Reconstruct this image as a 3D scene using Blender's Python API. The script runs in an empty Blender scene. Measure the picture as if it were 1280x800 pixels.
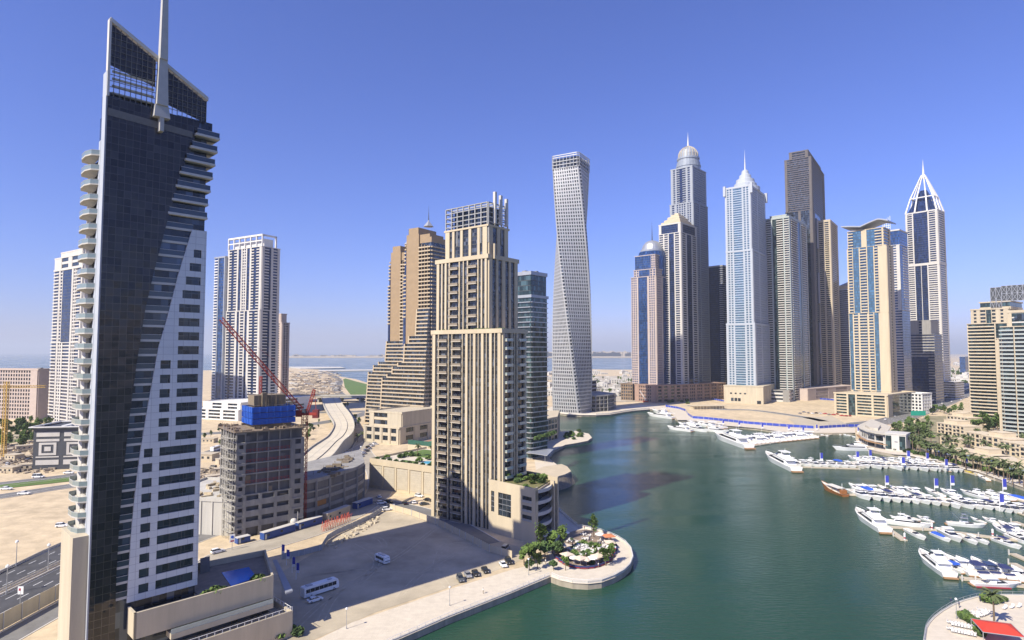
import bpy, math, random
from math import sin, cos, pi, radians, sqrt, atan2, floor, hypot
from mathutils import Vector, Matrix, noise
random.seed(11)
sc = bpy.context.scene
COL = sc.collection

# ------------------------------------------------------------------ camera, sky, sun, exposure
F, CH = 750.0, 73.0
PITCH = atan2(40, 750)
cam_d = bpy.data.cameras.new('camera'); cam = bpy.data.objects.new('camera', cam_d); COL.objects.link(cam)
cam.location = (0, 0, CH); cam.rotation_euler = (pi/2 + PITCH, 0, 0)
cam_d.sensor_width = 36; cam_d.lens = F/1280*36; cam_d.clip_start = 0.5; cam_d.clip_end = 90000
sc.camera = cam

SUN_DX, SUN_DY, SUN_EL = 0.74, 0.673, radians(43)      # where shadows fall, sun height
world = bpy.data.worlds.new('World'); sc.world = world; world.use_nodes = True
nt = world.node_tree; nt.nodes.clear()
sky = nt.nodes.new('ShaderNodeTexSky'); sky.sky_type = 'NISHITA'; sky.sun_disc = False
sky.sun_elevation = SUN_EL; sky.sun_rotation = atan2(-SUN_DX, -SUN_DY)
sky.altitude = 0; sky.air_density = 1.15; sky.dust_density = 0.3; sky.ozone_density = 5.0
hs = nt.nodes.new('ShaderNodeMix'); hs.data_type = 'RGBA'; hs.blend_type = 'MULTIPLY'
hs.inputs[0].default_value = 1.0; hs.inputs[7].default_value = (.71, .715, 1.24, 1)
bg = nt.nodes.new('ShaderNodeBackground'); bg.inputs[1].default_value = 0.090
wo = nt.nodes.new('ShaderNodeOutputWorld')
nt.links.new(sky.outputs[0], hs.inputs[6]); nt.links.new(hs.outputs[2], bg.inputs[0]); nt.links.new(bg.outputs[0], wo.inputs[0])

sd = bpy.data.lights.new('sun', 'SUN'); sd.energy = 4.9; sd.angle = radians(0.5); sd.color = (1.0, 0.92, 0.78)
sun = bpy.data.objects.new('sun', sd); COL.objects.link(sun)
sun.rotation_euler = Vector((SUN_DX*cos(SUN_EL), SUN_DY*cos(SUN_EL), -sin(SUN_EL))).to_track_quat('-Z', 'Y').to_euler()
sc.view_settings.view_transform = 'Standard'; sc.view_settings.look = 'None'
sc.view_settings.exposure = 0.62; sc.view_settings.gamma = 1; sc.view_settings.use_curve_mapping = False
sc.render.engine = 'CYCLES'; sc.cycles.use_denoising = True
sc.cycles.max_bounces = 6; sc.cycles.diffuse_bounces = 2; sc.cycles.glossy_bounces = 3
sc.cycles.transmission_bounces = 4; sc.cycles.volume_bounces = 0; sc.cycles.transparent_max_bounces = 6

# ------------------------------------------------------------------ projection helpers (survey of the place)
CP, SP = cos(PITCH), sin(PITCH)
def ray(px, py):
    u, v = (px-640)/F, (400-py)/F
    return (u, CP - v*SP, SP + v*CP)
def G(px, py, z=0.0):
    d = ray(px, py); t = (z-CH)/d[2]
    return (d[0]*t, d[1]*t)
def at(px, py, Y):
    d = ray(px, py); t = Y/d[1]
    return (d[0]*t, Y, CH + d[2]*t)
def zt(py, Y): return at(640, py, Y)[2]
def slope(px, py=440):
    d = ray(px, py); return d[0]/d[1]

# ------------------------------------------------------------------ mesh builder
class MB:
    def __init__(s): s.v = []; s.f = []; s.m = []; s.T = None
    def add(s, vs, fs, mi=0):
        n = len(s.v)
        if s.T is not None: vs = [tuple(s.T @ Vector(p)) for p in vs]
        s.v += vs
        for f in fs: s.f.append([n+i for i in f]); s.m.append(mi)
    def box(s, x0, y0, z0, x1, y1, z1, mi=0):
        if x0 > x1: x0, x1 = x1, x0
        if y0 > y1: y0, y1 = y1, y0
        s.add([(x0,y0,z0),(x1,y0,z0),(x1,y1,z0),(x0,y1,z0),(x0,y0,z1),(x1,y0,z1),(x1,y1,z1),(x0,y1,z1)],
              [(0,3,2,1),(4,5,6,7),(0,1,5,4),(1,2,6,5),(2,3,7,6),(3,0,4,7)], mi)
    def fb(s, fc, s0, s1, o0, o1, z0, z1, mi=0):     # box on a face: fc=(ox,oy,ang); s along, o outward
        ox, oy, a = fc; ex, ey = cos(a), sin(a); nx, ny = ey, -ex
        P = lambda q, o, z: (ox+ex*q+nx*o, oy+ey*q+ny*o, z)
        s.add([P(s0,o1,z0),P(s1,o1,z0),P(s1,o0,z0),P(s0,o0,z0),P(s0,o1,z1),P(s1,o1,z1),P(s1,o0,z1),P(s0,o0,z1)],
              [(0,3,2,1),(4,5,6,7),(0,1,5,4),(1,2,6,5),(2,3,7,6),(3,0,4,7)], mi)
    def prism(s, poly, z0, z1, mi=0, top=None):
        a = sum(poly[i][0]*poly[(i+1)%len(poly)][1]-poly[(i+1)%len(poly)][0]*poly[i][1] for i in range(len(poly)))
        if a < 0: poly = poly[::-1]
        n = len(poly)
        vs = [(x,y,z0) for x,y in poly] + [(x,y,z1) for x,y in poly]
        s.add(vs, [tuple(range(n-1,-1,-1))] + [(i,(i+1)%n,n+(i+1)%n,n+i) for i in range(n)], mi)
        s.add([(x,y,z1) for x,y in poly], [tuple(range(n))], mi if top is None else top)
    def xz(s, poly, y0, y1, mi=0):                    # prism extruded along y from an x,z outline
        a = sum(poly[i][0]*poly[(i+1)%len(poly)][1]-poly[(i+1)%len(poly)][0]*poly[i][1] for i in range(len(poly)))
        if a < 0: poly = poly[::-1]
        n = len(poly)
        s.add([(x,y0,z) for x,z in poly]+[(x,y1,z) for x,z in poly],
              [tuple(range(n)), tuple(range(2*n-1,n-1,-1))]+[(i,n+i,n+(i+1)%n,(i+1)%n) for i in range(n)], mi)
    def tube(s, p, q, r0, r1=None, n=6, mi=0):
        r1 = r0 if r1 is None else r1
        p, q = Vector(p), Vector(q); d = (q-p)
        if d.length < 1e-6: return
        d.normalize(); a = d.orthogonal().normalized(); b = d.cross(a)
        vs = []
        for c, r in ((p, r0), (q, r1)):
            for i in range(n):
                t = 2*pi*i/n; vs.append(tuple(c + a*cos(t)*r + b*sin(t)*r))
        s.add(vs, [(i,(i+1)%n,n+(i+1)%n,n+i) for i in range(n)]+[tuple(range(n-1,-1,-1)), tuple(range(n,2*n))], mi)
    def lathe(s, prof, n=16, cx=0, cy=0, mi=0):
        vs = []
        for r, z in prof:
            for i in range(n):
                t = 2*pi*i/n; vs.append((cx+r*cos(t), cy+r*sin(t), z))
        fs = []
        for k in range(len(prof)-1):
            for i in range(n):
                j = (i+1)%n; fs.append((k*n+i, k*n+j, (k+1)*n+j, (k+1)*n+i))
        fs.append(tuple(range(n-1,-1,-1))); fs.append(tuple(range((len(prof)-1)*n, len(prof)*n)))
        s.add(vs, fs, mi)
    def mesh(s, name, mats, smooth=False):
        me = bpy.data.meshes.new(name); me.from_pydata(s.v, [], s.f)
        if not isinstance(mats, (list, tuple)): mats = [mats]
        for m in mats: me.materials.append(m)
        me.polygons.foreach_set('material_index', s.m)
        if smooth: me.polygons.foreach_set('use_smooth', [True]*len(s.f))
        me.update(); return me
    def build(s, name, mats, parent=None, smooth=False, loc=(0,0,0), rz=0, **kw):
        if not s.v: return None
        o = bpy.data.objects.new(name, s.mesh(name, mats, smooth)); COL.objects.link(o)
        o.location = loc; o.rotation_euler = (0,0,rz)
        if parent is not None: o.parent = parent
        for k, v in kw.items(): o[k] = v
        return o
def tag(o, label, cat, group=None):
    o['label'] = label; o['category'] = cat
    if group: o['group'] = group
    return o
def thing(name, label, cat, loc=(0,0,0), rz=0, group=None):
    o = bpy.data.objects.new(name, None); COL.objects.link(o); o.empty_display_size = 0.1
    o.location = loc; o.rotation_euler = (0,0,rz); return tag(o, label, cat, group)
def copy_tree(o, parent=None):
    c = o.copy(); COL.objects.link(c)
    if parent is not None: c.parent = parent
    for ch in list(o.children): copy_tree(ch, c)
    return c
used = set()
def place(proto, label, loc, rz=0, group=None, scale=1):
    """first call moves the prototype itself, later calls copy it and its parts"""
    if proto.name in used: o = copy_tree(proto)
    else: used.add(proto.name); o = proto
    o.location = loc; o.rotation_euler = (0,0,rz)
    o.scale = (scale,)*3 if not isinstance(scale, tuple) else scale
    o['label'] = label
    if group: o['group'] = group
    return o
def struct(mb, name, mats, **kw): return mb.build(name, mats, kind='structure', **kw)
ORD = 'first second third fourth fifth sixth seventh eighth ninth tenth eleventh twelfth thirteenth fourteenth fifteenth sixteenth seventeenth eighteenth nineteenth twentieth twenty-first twenty-second twenty-third twenty-fourth twenty-fifth twenty-sixth twenty-seventh twenty-eighth twenty-ninth thirtieth'.split()

# ------------------------------------------------------------------ materials
MATS = {}
def mat(name, col, rough=0.7, var=0.12, scale=0.3, metal=0.0, bump=0.0, streak=False, spec=0.4, rnd=0.0):
    if name in MATS: return MATS[name]
    m = bpy.data.materials.new(name); m.use_nodes = True; MATS[name] = m
    t = m.node_tree; b = t.nodes['Principled BSDF']; L = t.links.new; N = t.nodes.new
    b.inputs['Roughness'].default_value = rough; b.inputs['Metallic'].default_value = metal
    b.inputs['Specular IOR Level'].default_value = spec
    tc = N('ShaderNodeTexCoord'); mp = N('ShaderNodeMapping'); L(tc.outputs['Object'], mp.inputs[0])
    if streak: mp.inputs['Scale'].default_value = (1,1,0.12)
    nz = N('ShaderNodeTexNoise'); nz.inputs['Scale'].default_value = scale; nz.inputs['Detail'].default_value = 6
    nz.inputs['Roughness'].default_value = 0.65
    L(mp.outputs[0], nz.inputs['Vector'])
    cr = N('ShaderNodeMapRange'); cr.inputs[1].default_value = 0.3; cr.inputs[2].default_value = 0.7
    cr.inputs[3].default_value = 1-var; cr.inputs[4].default_value = 1+var
    L(nz.outputs['Fac'], cr.inputs[0])
    mx = N('ShaderNodeMix'); mx.data_type = 'RGBA'; mx.blend_type = 'MULTIPLY'; mx.inputs[0].default_value = 1
    mx.inputs[6].default_value = (*col, 1)
    if rnd:
        oi = N('ShaderNodeObjectInfo'); mr = N('ShaderNodeMapRange'); mr.inputs[3].default_value = 1-rnd; mr.inputs[4].default_value = 1+rnd
        ml = N('ShaderNodeMath'); ml.operation = 'MULTIPLY'
        L(oi.outputs['Random'], mr.inputs[0]); L(mr.outputs[0], ml.inputs[0]); L(cr.outputs[0], ml.inputs[1]); L(ml.outputs[0], mx.inputs[7])
    else: L(cr.outputs[0], mx.inputs[7])
    L(mx.outputs[2], b.inputs['Base Color'])
    if bump:
        bp = N('ShaderNodeBump'); bp.inputs['Strength'].default_value = 0.6; bp.inputs['Distance'].default_value = bump
        L(nz.outputs['Fac'], bp.inputs['Height']); L(bp.outputs[0], b.inputs['Normal'])
    return m
def glass(name, col, cw=1.5, chh=3.5, rough=0.08, var=0.5, metal=0.35, line=None, lw=0.06, tilt=0.02, pale=0.0):
    """facade glass: every pane its own tint and a slightly different tilt; line = mullion colour"""
    if name in MATS: return MATS[name]
    m = bpy.data.materials.new(name); m.use_nodes = True; MATS[name] = m
    t = m.node_tree; b = t.nodes['Principled BSDF']; L = t.links.new; N = t.nodes.new
    b.inputs['Roughness'].default_value = rough; b.inputs['Metallic'].default_value = metal
    b.inputs['Specular IOR Level'].default_value = 0.7
    tc = N('ShaderNodeTexCoord'); sx = N('ShaderNodeSeparateXYZ'); L(tc.outputs['Object'], sx.inputs[0])
    def M(op, a, c=None):
        n = N('ShaderNodeMath'); n.operation = op
        for i, x in enumerate((a, c)):
            if x is None: continue
            if isinstance(x, (int, float)): n.inputs[i].default_value = x
            else: L(x, n.inputs[i])
        return n.outputs[0]
    h = M('ADD', sx.outputs[0], sx.outputs[1])
    hx = M('DIVIDE', h, cw); hz = M('DIVIDE', sx.outputs[2], chh)
    oi = N('ShaderNodeObjectInfo')
    cx = N('ShaderNodeCombineXYZ'); L(M('FLOOR', hx), cx.inputs[0]); L(M('FLOOR', hz), cx.inputs[1]); L(M('MULTIPLY', oi.outputs['Random'], 91.7), cx.inputs[2])
    wn = N('ShaderNodeTexWhiteNoise'); L(cx.outputs[0], wn.inputs['Vector'])
    p = M('POWER', wn.outputs['Value'], 3.0 if pale else 1.5)
    mr = N('ShaderNodeMapRange'); mr.inputs[3].default_value = 1-var; mr.inputs[4].default_value = 1+var+pale*6; L(p, mr.inputs[0])
    mx = N('ShaderNodeMix'); mx.data_type = 'RGBA'; mx.blend_type = 'MULTIPLY'; mx.inputs[0].default_value = 1
    mx.inputs[6].default_value = (*col, 1); L(mr.outputs[0], mx.inputs[7])
    out = mx.outputs[2]
    if line:
        fx = M('LESS_THAN', M('FRACT', hx), lw/cw); fz = M('LESS_THAN', M('FRACT', hz), lw*1.3/chh)
        k = M('MAXIMUM', fx, fz)
        m2 = N('ShaderNodeMix'); m2.data_type = 'RGBA'; L(k, m2.inputs[0]); L(out, m2.inputs[6]); m2.inputs[7].default_value = (*line, 1)
        out = m2.outputs[2]
    L(out, b.inputs['Base Color'])
    if name == 'bronze_curtain_glass':      # slightly warped panes
        wz = N('ShaderNodeTexNoise'); wz.inputs['Scale'].default_value = .22; wz.inputs['Detail'].default_value = 2; L(tc.outputs['Object'], wz.inputs['Vector'])
        wb = N('ShaderNodeBump'); wb.inputs['Strength'].default_value = .5; wb.inputs['Distance'].default_value = .35; L(wz.outputs['Fac'], wb.inputs['Height'])
    if tilt:
        geo = N('ShaderNodeNewGeometry'); vs = N('ShaderNodeVectorMath'); vs.operation = 'SUBTRACT'; vs.inputs[1].default_value = (.5,.5,.5)
        L(wn.outputs['Color'], vs.inputs[0]); sc_ = N('ShaderNodeVectorMath'); sc_.operation = 'SCALE'; sc_.inputs['Scale'].default_value = tilt
        L(vs.outputs[0], sc_.inputs[0]); ad = N('ShaderNodeVectorMath'); L((wb if name == 'bronze_curtain_glass' else geo).outputs['Normal'], ad.inputs[0]); L(sc_.outputs[0], ad.inputs[1])
        nm = N('ShaderNodeVectorMath'); nm.operation = 'NORMALIZE'; L(ad.outputs[0], nm.inputs[0]); L(nm.outputs[0], b.inputs['Normal'])
    return m

cream = mat('cream_render', (.51,.43,.30), .8, .10, .15, streak=True)
beige = mat('beige_stone', (.47,.40,.29), .8, .10, .15, streak=True)
tan = mat('tan_panels', (.30,.215,.125), .6, .08, .2)
tanwall = mat('tan_concrete', (.47,.41,.30), .85, .12, .3, streak=True)
white = mat('white_paint', (.66,.65,.62), .6, .06, .3, streak=True)
offwhite = mat('off_white_render', (.52,.50,.46), .8, .08, .2, streak=True)
silver = mat('silver_panels', (.36,.38,.41), .4, .06, .2, metal=.3)
bluewhite = mat('blue_white_panels', (.40,.43,.47), .5, .06, .2)
greyc = mat('grey_concrete', (.27,.26,.24), .9, .22, .25, bump=.05, streak=True)
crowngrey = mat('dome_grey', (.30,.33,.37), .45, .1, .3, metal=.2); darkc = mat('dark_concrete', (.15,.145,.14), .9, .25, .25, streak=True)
brown = mat('brown_stone', (.24,.17,.11), .8, .12, .2)
pinkst = mat('pink_stone', (.46,.38,.33), .8, .08, .2)
dmetal = mat('dark_metal', (.06,.065,.07), .5, .1, 1)
metal = mat('grey_metal', (.45,.46,.47), .4, .1, 1, metal=.6)
wmetal = mat('white_metal', (.78,.78,.77), .35, .05, 1)
g_dark = glass('dark_glass', (.035,.045,.06), 1.6, 3.5, pale=.25, tilt=.03)
g_blue = glass('blue_glass', (.03,.075,.20), 1.5, 3.5, metal=.25)
g_deep = glass('deep_blue_glass', (.018,.035,.10), 1.5, 3.5, metal=.25)
g_sky = glass('pale_blue_glass', (.08,.17,.26), 1.5, 3.5, metal=.3, tilt=.02, var=.25)
g_teal = glass('teal_glass', (.045,.075,.078), 1.5, 3.5, metal=.3, pale=.1)
g_bronze = glass('bronze_curtain_glass', (.026,.023,.022), 1.45, 1.75, .05, .45, .35, (.08,.072,.06), .09, .03)
g_grey = glass('grey_strip_glass', (.040,.046,.056), 1.2, 1.72, .1, .6, .15, (.15,.14,.125), .08, .04, pale=.3)
g_win = glass('window_glass', (.03,.04,.05), 1.6, 3.5, .06, .5, .3, (.10,.10,.10), .08, .02)
g_rail = mat('balcony_glass', (.34,.40,.38), .1, .1, 1, metal=.1, spec=.8); g_rail2 = mat('smoked_balcony_glass', (.05,.07,.09), .1, .1, 1, metal=.3, spec=.8)
# ================================================================== GROUND, WATER, HAZE
WZ = -1.8
def sand_mat():
    m = mat('sand', (.60,.48,.31), .95, .12, .02, bump=0)
    t = m.node_tree; N = t.nodes.new; L = t.links.new; b = t.nodes['Principled BSDF']
    tc = N('ShaderNodeTexCoord'); n2 = N('ShaderNodeTexNoise'); n2.inputs['Scale'].default_value = .12; n2.inputs['Detail'].default_value = 9; n2.inputs['Roughness'].default_value = .7
    L(tc.outputs['Object'], n2.inputs['Vector'])
    src = b.inputs['Base Color'].links[0].from_socket
    cr = N('ShaderNodeMapRange'); cr.inputs[1].default_value = .35; cr.inputs[2].default_value = .7; cr.inputs[3].default_value = .72; cr.inputs[4].default_value = 1.12; L(n2.outputs['Fac'], cr.inputs[0])
    mx = N('ShaderNodeMix'); mx.data_type = 'RGBA'; mx.blend_type = 'MULTIPLY'; mx.inputs[0].default_value = 1
    L(src, mx.inputs[6]); L(cr.outputs[0], mx.inputs[7]); L(mx.outputs[2], b.inputs['Base Color'])
    bp = N('ShaderNodeBump'); bp.inputs['Distance'].default_value = .5; bp.inputs['Strength'].default_value = .7; L(n2.outputs['Fac'], bp.inputs['Height']); L(bp.outputs[0], b.inputs['Normal'])
    return m
sand = sand_mat()
asphalt = mat('asphalt', (.065,.065,.068), .9, .25, .2)
asphalt2 = mat('pale_asphalt', (.17,.165,.155), .9, .2, .15)
gravel = mat('lot_gravel', (.42,.36,.26), .95, .28, .06, bump=.04)
paving = mat('cream_paving', (.60,.53,.42), .85, .08, .4)
kerb = mat('kerb_concrete', (.55,.52,.46), .85, .1, .5)
lawn = mat('lawn', (.10,.16,.035), .95, .25, .1)
paint = mat('road_paint', (.75,.75,.72), .6, .1, 1)
rockm = mat('rip_rap', (.20,.17,.13), .95, .4, .5, bump=.5)
quay = mat('quay_wall', (.34,.30,.23), .9, .25, .4, streak=True)
def paver_lines(m, sx=1.2, sy=1.2, dark=.8, w=.02):
    t = m.node_tree; N = t.nodes.new; L = t.links.new; b = t.nodes['Principled BSDF']
    src = b.inputs['Base Color'].links[0].from_socket
    tc = N('ShaderNodeTexCoord'); br = N('ShaderNodeTexBrick'); br.inputs['Scale'].default_value = 1; br.inputs['Mortar Size'].default_value = w
    br.inputs['Brick Width'].default_value = sx; br.inputs['Row Height'].default_value = sy
    br.inputs['Color1'].default_value = (1,1,1,1); br.inputs['Color2'].default_value = (.93,.93,.93,1); br.inputs['Mortar'].default_value = (dark,)*3+(1,)
    L(tc.outputs['Object'], br.inputs['Vector'])
    mx = N('ShaderNodeMix'); mx.data_type = 'RGBA'; mx.blend_type = 'MULTIPLY'; mx.inputs[0].default_value = 1
    L(src, mx.inputs[6]); L(br.outputs['Color'], mx.inputs[7]); L(mx.outputs[2], b.inputs['Base Color'])
paver_lines(paving, 2.4, 1.2)

def water_mat():
    m = bpy.data.materials.new('marina_water'); m.use_nodes = True
    t = m.node_tree; b = t.nodes['Principled BSDF']; N = t.nodes.new; L = t.links.new
    tc = N('ShaderNodeTexCoord'); n0 = N('ShaderNodeTexNoise'); n0.inputs['Scale'].default_value = .009; n0.inputs['Detail'].default_value = 3
    L(tc.outputs['Object'], n0.inputs['Vector'])
    mx = N('ShaderNodeMix'); mx.data_type = 'RGBA'; mx.inputs[6].default_value = (.014,.050,.032,1); mx.inputs[7].default_value = (.024,.070,.043,1)
    L(n0.outputs['Fac'], mx.inputs[0]); L(mx.outputs[2], b.inputs['Base Color'])
    b.inputs['IOR'].default_value = 1.33; b.inputs['Specular IOR Level'].default_value = .38
    mp = N('ShaderNodeMapping'); mp.inputs['Scale'].default_value = (.45,1.5,1); mp.inputs['Rotation'].default_value = (0,0,radians(-14)); L(tc.outputs['Object'], mp.inputs[0])
    n1 = N('ShaderNodeTexNoise'); n1.inputs['Scale'].default_value = .55; n1.inputs['Detail'].default_value = 4; n1.inputs['Roughness'].default_value = .6; L(mp.outputs[0], n1.inputs['Vector'])
    bp = N('ShaderNodeBump'); bp.inputs['Strength'].default_value = .6; bp.inputs['Distance'].default_value = .42
    n3 = N('ShaderNodeTexNoise'); n3.inputs['Scale'].default_value = .014; n3.inputs['Detail'].default_value = 4; n3.inputs['Distortion'].default_value = 1.2; L(mp.outputs[0], n3.inputs['Vector'])
    r1 = N('ShaderNodeMapRange'); r1.inputs[1].default_value = .38; r1.inputs[2].default_value = .62; r1.inputs[3].default_value = .05; r1.inputs[4].default_value = .20; L(n3.outputs['Fac'], r1.inputs[0]); L(r1.outputs[0], b.inputs['Roughness'])
    r2 = N('ShaderNodeMapRange'); r2.inputs[1].default_value = .38; r2.inputs[2].default_value = .62; r2.inputs[3].default_value = .30; r2.inputs[4].default_value = .75; L(n3.outputs['Fac'], r2.inputs[0]); L(r2.outputs[0], bp.inputs['Strength'])
    L(n1.outputs['Fac'], bp.inputs['Height']); L(bp.outputs[0], b.inputs['Normal'])
    return m
water = water_mat()
b = MB(); b.add([(-32000,-3000,WZ),(32000,-3000,WZ),(32000,42000,WZ),(-32000,42000,WZ)], [(0,1,2,3)]); struct(b, 'water', water)

# --- left bank: outline surveyed at quay level
left_bank = [G(x,y) for x,y in [(430,838),(490,803),(560,772.5),(640,741),(688,721),(700,725.5),(716,729),(735,730),(752,728),(768,722),(780,715),(788,707.5),(791.5,698),(789,687),(782,679),(772.5,672.5),(762,668),(750,664),(736,661),(722.5,658.5),(712,650),(701,640),(692,629),(690,620),(688,602),(695,590),(698,582),(690,576),(686,571.5),(692.5,563),(706.5,556),(719,554),(734.5,551),(740,547),(736,542),(719,538.5),(701,539.5),(697,536),(694,530),(690,523)]]
left_bank += [(20,700),(-60,800),(-190,1080)] + [G(x,y) for x,y in [(464,480),(445,474),(427.5,471),(413.5,466),(399.5,462),(361,460),(340,461)]] + [(-1500,2100),(-3400,2900),(-5200,2000),(-4000,-300),(-400,-400),(-60,40)]
b = MB(); b.prism(left_bank, -6, 0, 0, 1); struct(b, 'ground', [quay, sand])
right_bank = [G(x,y) for x,y in [(672,509),(682,512),(698,516.6),(712,518.3),(727.5,519),(745,519),(762.5,518),(780,515),(794,513),(812,511.7),(831,512.7),(840,518),(847,525),(861,525),(878,528),(894,531),(920,533),(943,535),(979,540),(1003,541),(1040,541.5),(1069,541),(1071,553),(1078,558.5),(1091,563),(1104,566),(1117,568),(1134,569),(1170,576.5),(1203,585.7),(1223,590),(1258,602),(1290,613),(1400,650)]]
right_bank += [(900,300),(6000,-500),(26000,2000),(26000,26000),(3000,16000),(1500,4200),(900,2700)] + [G(x,y) for x,y in [(790,462),(760,462),(740,461.5),(700,462)]] + [(60,1900),(-20,1250),(20,900)]
b = MB(); b.prism(right_bank, -6, 0, 0, 1); struct(b, 'ground', [quay, sand])
# round tip of the near right promenade
tip = [G(x,y) for x,y in [(1153,812),(1154,800),(1156.5,786),(1160,779),(1166,772),(1176,764),(1189,756.5),(1204,750.5),(1220.6,746),(1236,744.3),(1252,743.6),(1280,744),(1310,746)]] + [(190,178),(190,110),(95,110)]
b = MB(); b.prism(tip, -6, 0, 0, 1); struct(b, 'ground', [quay, paving])
# far strips out at sea
def strip(pts, z0, z1, name, m, **kw):
    b = MB(); b.prism([G(x,y) for x,y in pts], z0, z1); struct(b, name, m)
strip([(398,462.6),(480,461.8),(480,463),(400,464)], -4, 1, 'breakwater', kerb)
strip([(361,458.6),(425,458.8),(432,460.2),(375,461.3)], -4, 1.5, 'breakwater', kerb)
strip([(300,445.6),(560,445.7),(560,447),(300,447)], -4, 6, 'sandbar', sand)
strip([(650,445.2),(900,445.0),(900,447),(650,447.2)], -4, 6, 'sandbar', sand)

def sheet(pts, z, name, m, world=False):
    b = MB(); P = pts if world else [G(x,y,z) for x,y in pts]
    a = sum(P[i][0]*P[(i+1)%len(P)][1]-P[(i+1)%len(P)][0]*P[i][1] for i in range(len(P)))
    if a < 0: P = P[::-1]
    b.add([(x,y,z) for x,y in P], [tuple(range(len(P)))]); return struct(b, name, m)
def ribbon(pts, w, z, name, m, edge=None, th=0, dash=None):
    """road along world points (x,y[,w]) as one mesh; dash: list of offsets for painted lines"""
    V = [Vector((p[0],p[1])) for p in pts]
    # smooth (catmull-rom)
    S = []
    for i in range(len(V)-1):
        p0, p1, p2, p3 = V[max(i-1,0)], V[i], V[i+1], V[min(i+2,len(V)-1)]
        for k in range(8):
            t = k/8; S.append(.5*((2*p1)+(p2-p0)*t+(2*p0-5*p1+4*p2-p3)*t*t+(3*p1-p0-3*p2+p3)*t**3))
    S.append(V[-1])
    Nn = []
    for i in range(len(S)):
        d = (S[min(i+1,len(S)-1)]-S[max(i-1,0)]).normalized(); Nn.append(Vector((-d.y,d.x)))
    def band(o0, o1, za, zb=None, mi=0, mb=None):
        n = len(S)
        vs = [(S[i].x+Nn[i].x*o0, S[i].y+Nn[i].y*o0, za) for i in range(n)]+[(S[i].x+Nn[i].x*o1, S[i].y+Nn[i].y*o1, za) for i in range(n)]
        if zb is None: mb.add(vs, [(i,i+1,n+i+1,n+i) for i in range(n-1)], mi)
        else:
            v2 = [(x,y,zb) for x,y,_ in vs]; m = 2*n
            mb.add(vs+v2, [(i,i+1,n+i+1,n+i) for i in range(n-1)]+[(m+i,m+n+i,m+n+i+1,m+i+1) for i in range(n-1)]+
                   [(i,m+i,m+i+1,i+1) for i in range(n-1)]+[(n+i,n+i+1,m+n+i+1,m+n+i) for i in range(n-1)]+[(0,n,m+n,m),(n-1,m+n-1,m+2*n-1,2*n-1)], mi)
    b = MB(); b.band = band
    if th: band(w/2, -w/2, z-th, z, 0, b)
    else: band(w/2, -w/2, z, None, 0, b)
    if dash:
        for (o, ln) in dash:
            n = len(S)
            for i in range(n-1):
                A, B = S[i]+Nn[i]*o, S[i+1]+Nn[i+1]*o
                seg = (B-A); L_ = seg.length; q = 0
                if ln == 0:
                    b.add([(A.x+Nn[i].x*.12,A.y+Nn[i].y*.12,z+.02),(A.x-Nn[i].x*.12,A.y-Nn[i].y*.12,z+.02),(B.x-Nn[i+1].x*.12,B.y-Nn[i+1].y*.12,z+.02),(B.x+Nn[i+1].x*.12,B.y+Nn[i+1].y*.12,z+.02)], [(0,1,2,3)], 1)
                else:
                    while q < L_:
                        a0 = A+seg*(q/L_); a1 = A+seg*(min(q+ln,L_)/L_); nn = Nn[i]*.11
                        b.add([(a0.x+nn.x,a0.y+nn.y,z+.02),(a0.x-nn.x,a0.y-nn.y,z+.02),(a1.x-nn.x,a1.y-nn.y,z+.02),(a1.x+nn.x,a1.y+nn.y,z+.02)], [(0,1,2,3)], 1); q += ln*3
    if edge:
        for sg in (1,-1): band(sg*(w/2+.35), sg*(w/2), z-max(th,.05)-.05, z+edge, 2, b)
    return struct(b, name, [m, paint, kerb])

# left highway: two carriageways running away from us, with median and parapets
ribbon([(-161,40),(-162,150),(-164,230),(-171,300),(-185,340)], 14, .06, 'road', asphalt, .6, dash=[(-3.4,3),(0,3),(3.4,3),(6.6,0),(-6.6,0)])
ribbon([(-145,40),(-146,150),(-147,230),(-152,300),(-164,340)], 14, .06, 'road', asphalt, .6, dash=[(-3.4,3),(0,3),(3.4,3),(6.6,0),(-6.6,0)])
# lower service road beside it, behind a retaining kerb
ribbon([(-128,60),(-129,150),(-128,190),(-124,235),(-112,262)], 8, .05, 'road', asphalt2, .1)
# cross road further out (with grass median)
ribbon([G(-90,618),G(0,606),G(100,594),G(180,585),G(262,566),G(310,551)], 13, .10, 'road', asphalt2, .15, dash=[(0,4)])
ribbon([G(-90,633),G(0,621),G(100,606),G(180,596)], 11, .11, 'road', asphalt2, .15, dash=[(0,4)])
sheet([(0,606),(110,594),(110,599),(0,611)], .22, 'grass_verge', lawn)
sheet([(0,545),(42,541),(42,548),(0,556)], .22, 'grass_verge', lawn)
# street past the construction site
ribbon([G(250,790),G(268,705),G(330,682),G(400,660),G(452,634),G(475,612),G(470,585),G(452,560),G(470,535)], 13, .07, 'road', mat('dusty_road', (.36,.32,.25), .9, .2, .08), .13)
ribbon([G(470,626),G(520,637),G(560,650),G(612,680)], 9, .09, 'road', asphalt2, .13)
ribbon([G(392,640),G(385,600),G(400,575),G(440,556),G(470,533),G(500,520)], 10, .06, 'road', asphalt2, .13)
# far approach roads on the left
ribbon([(-330,520),(-240,560),(-190,640),(-170,740),(-150,860)], 16, .12, 'road', asphalt2, .15)
ribbon([(-900,640),(-420,700),(-250,725),(-120,760)], 22, .14, 'road', asphalt2, .15)
ribbon([G(432,497),G(420,487),G(424,476),G(415,469),G(398,463.5)], 16, .16, 'road', asphalt2, .3)
sheet([(441,497),(431,484),(429,474),(432,473),(446,477),(464,481.5),(470,483),(470,497)], .2, 'lawn', lawn)
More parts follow.
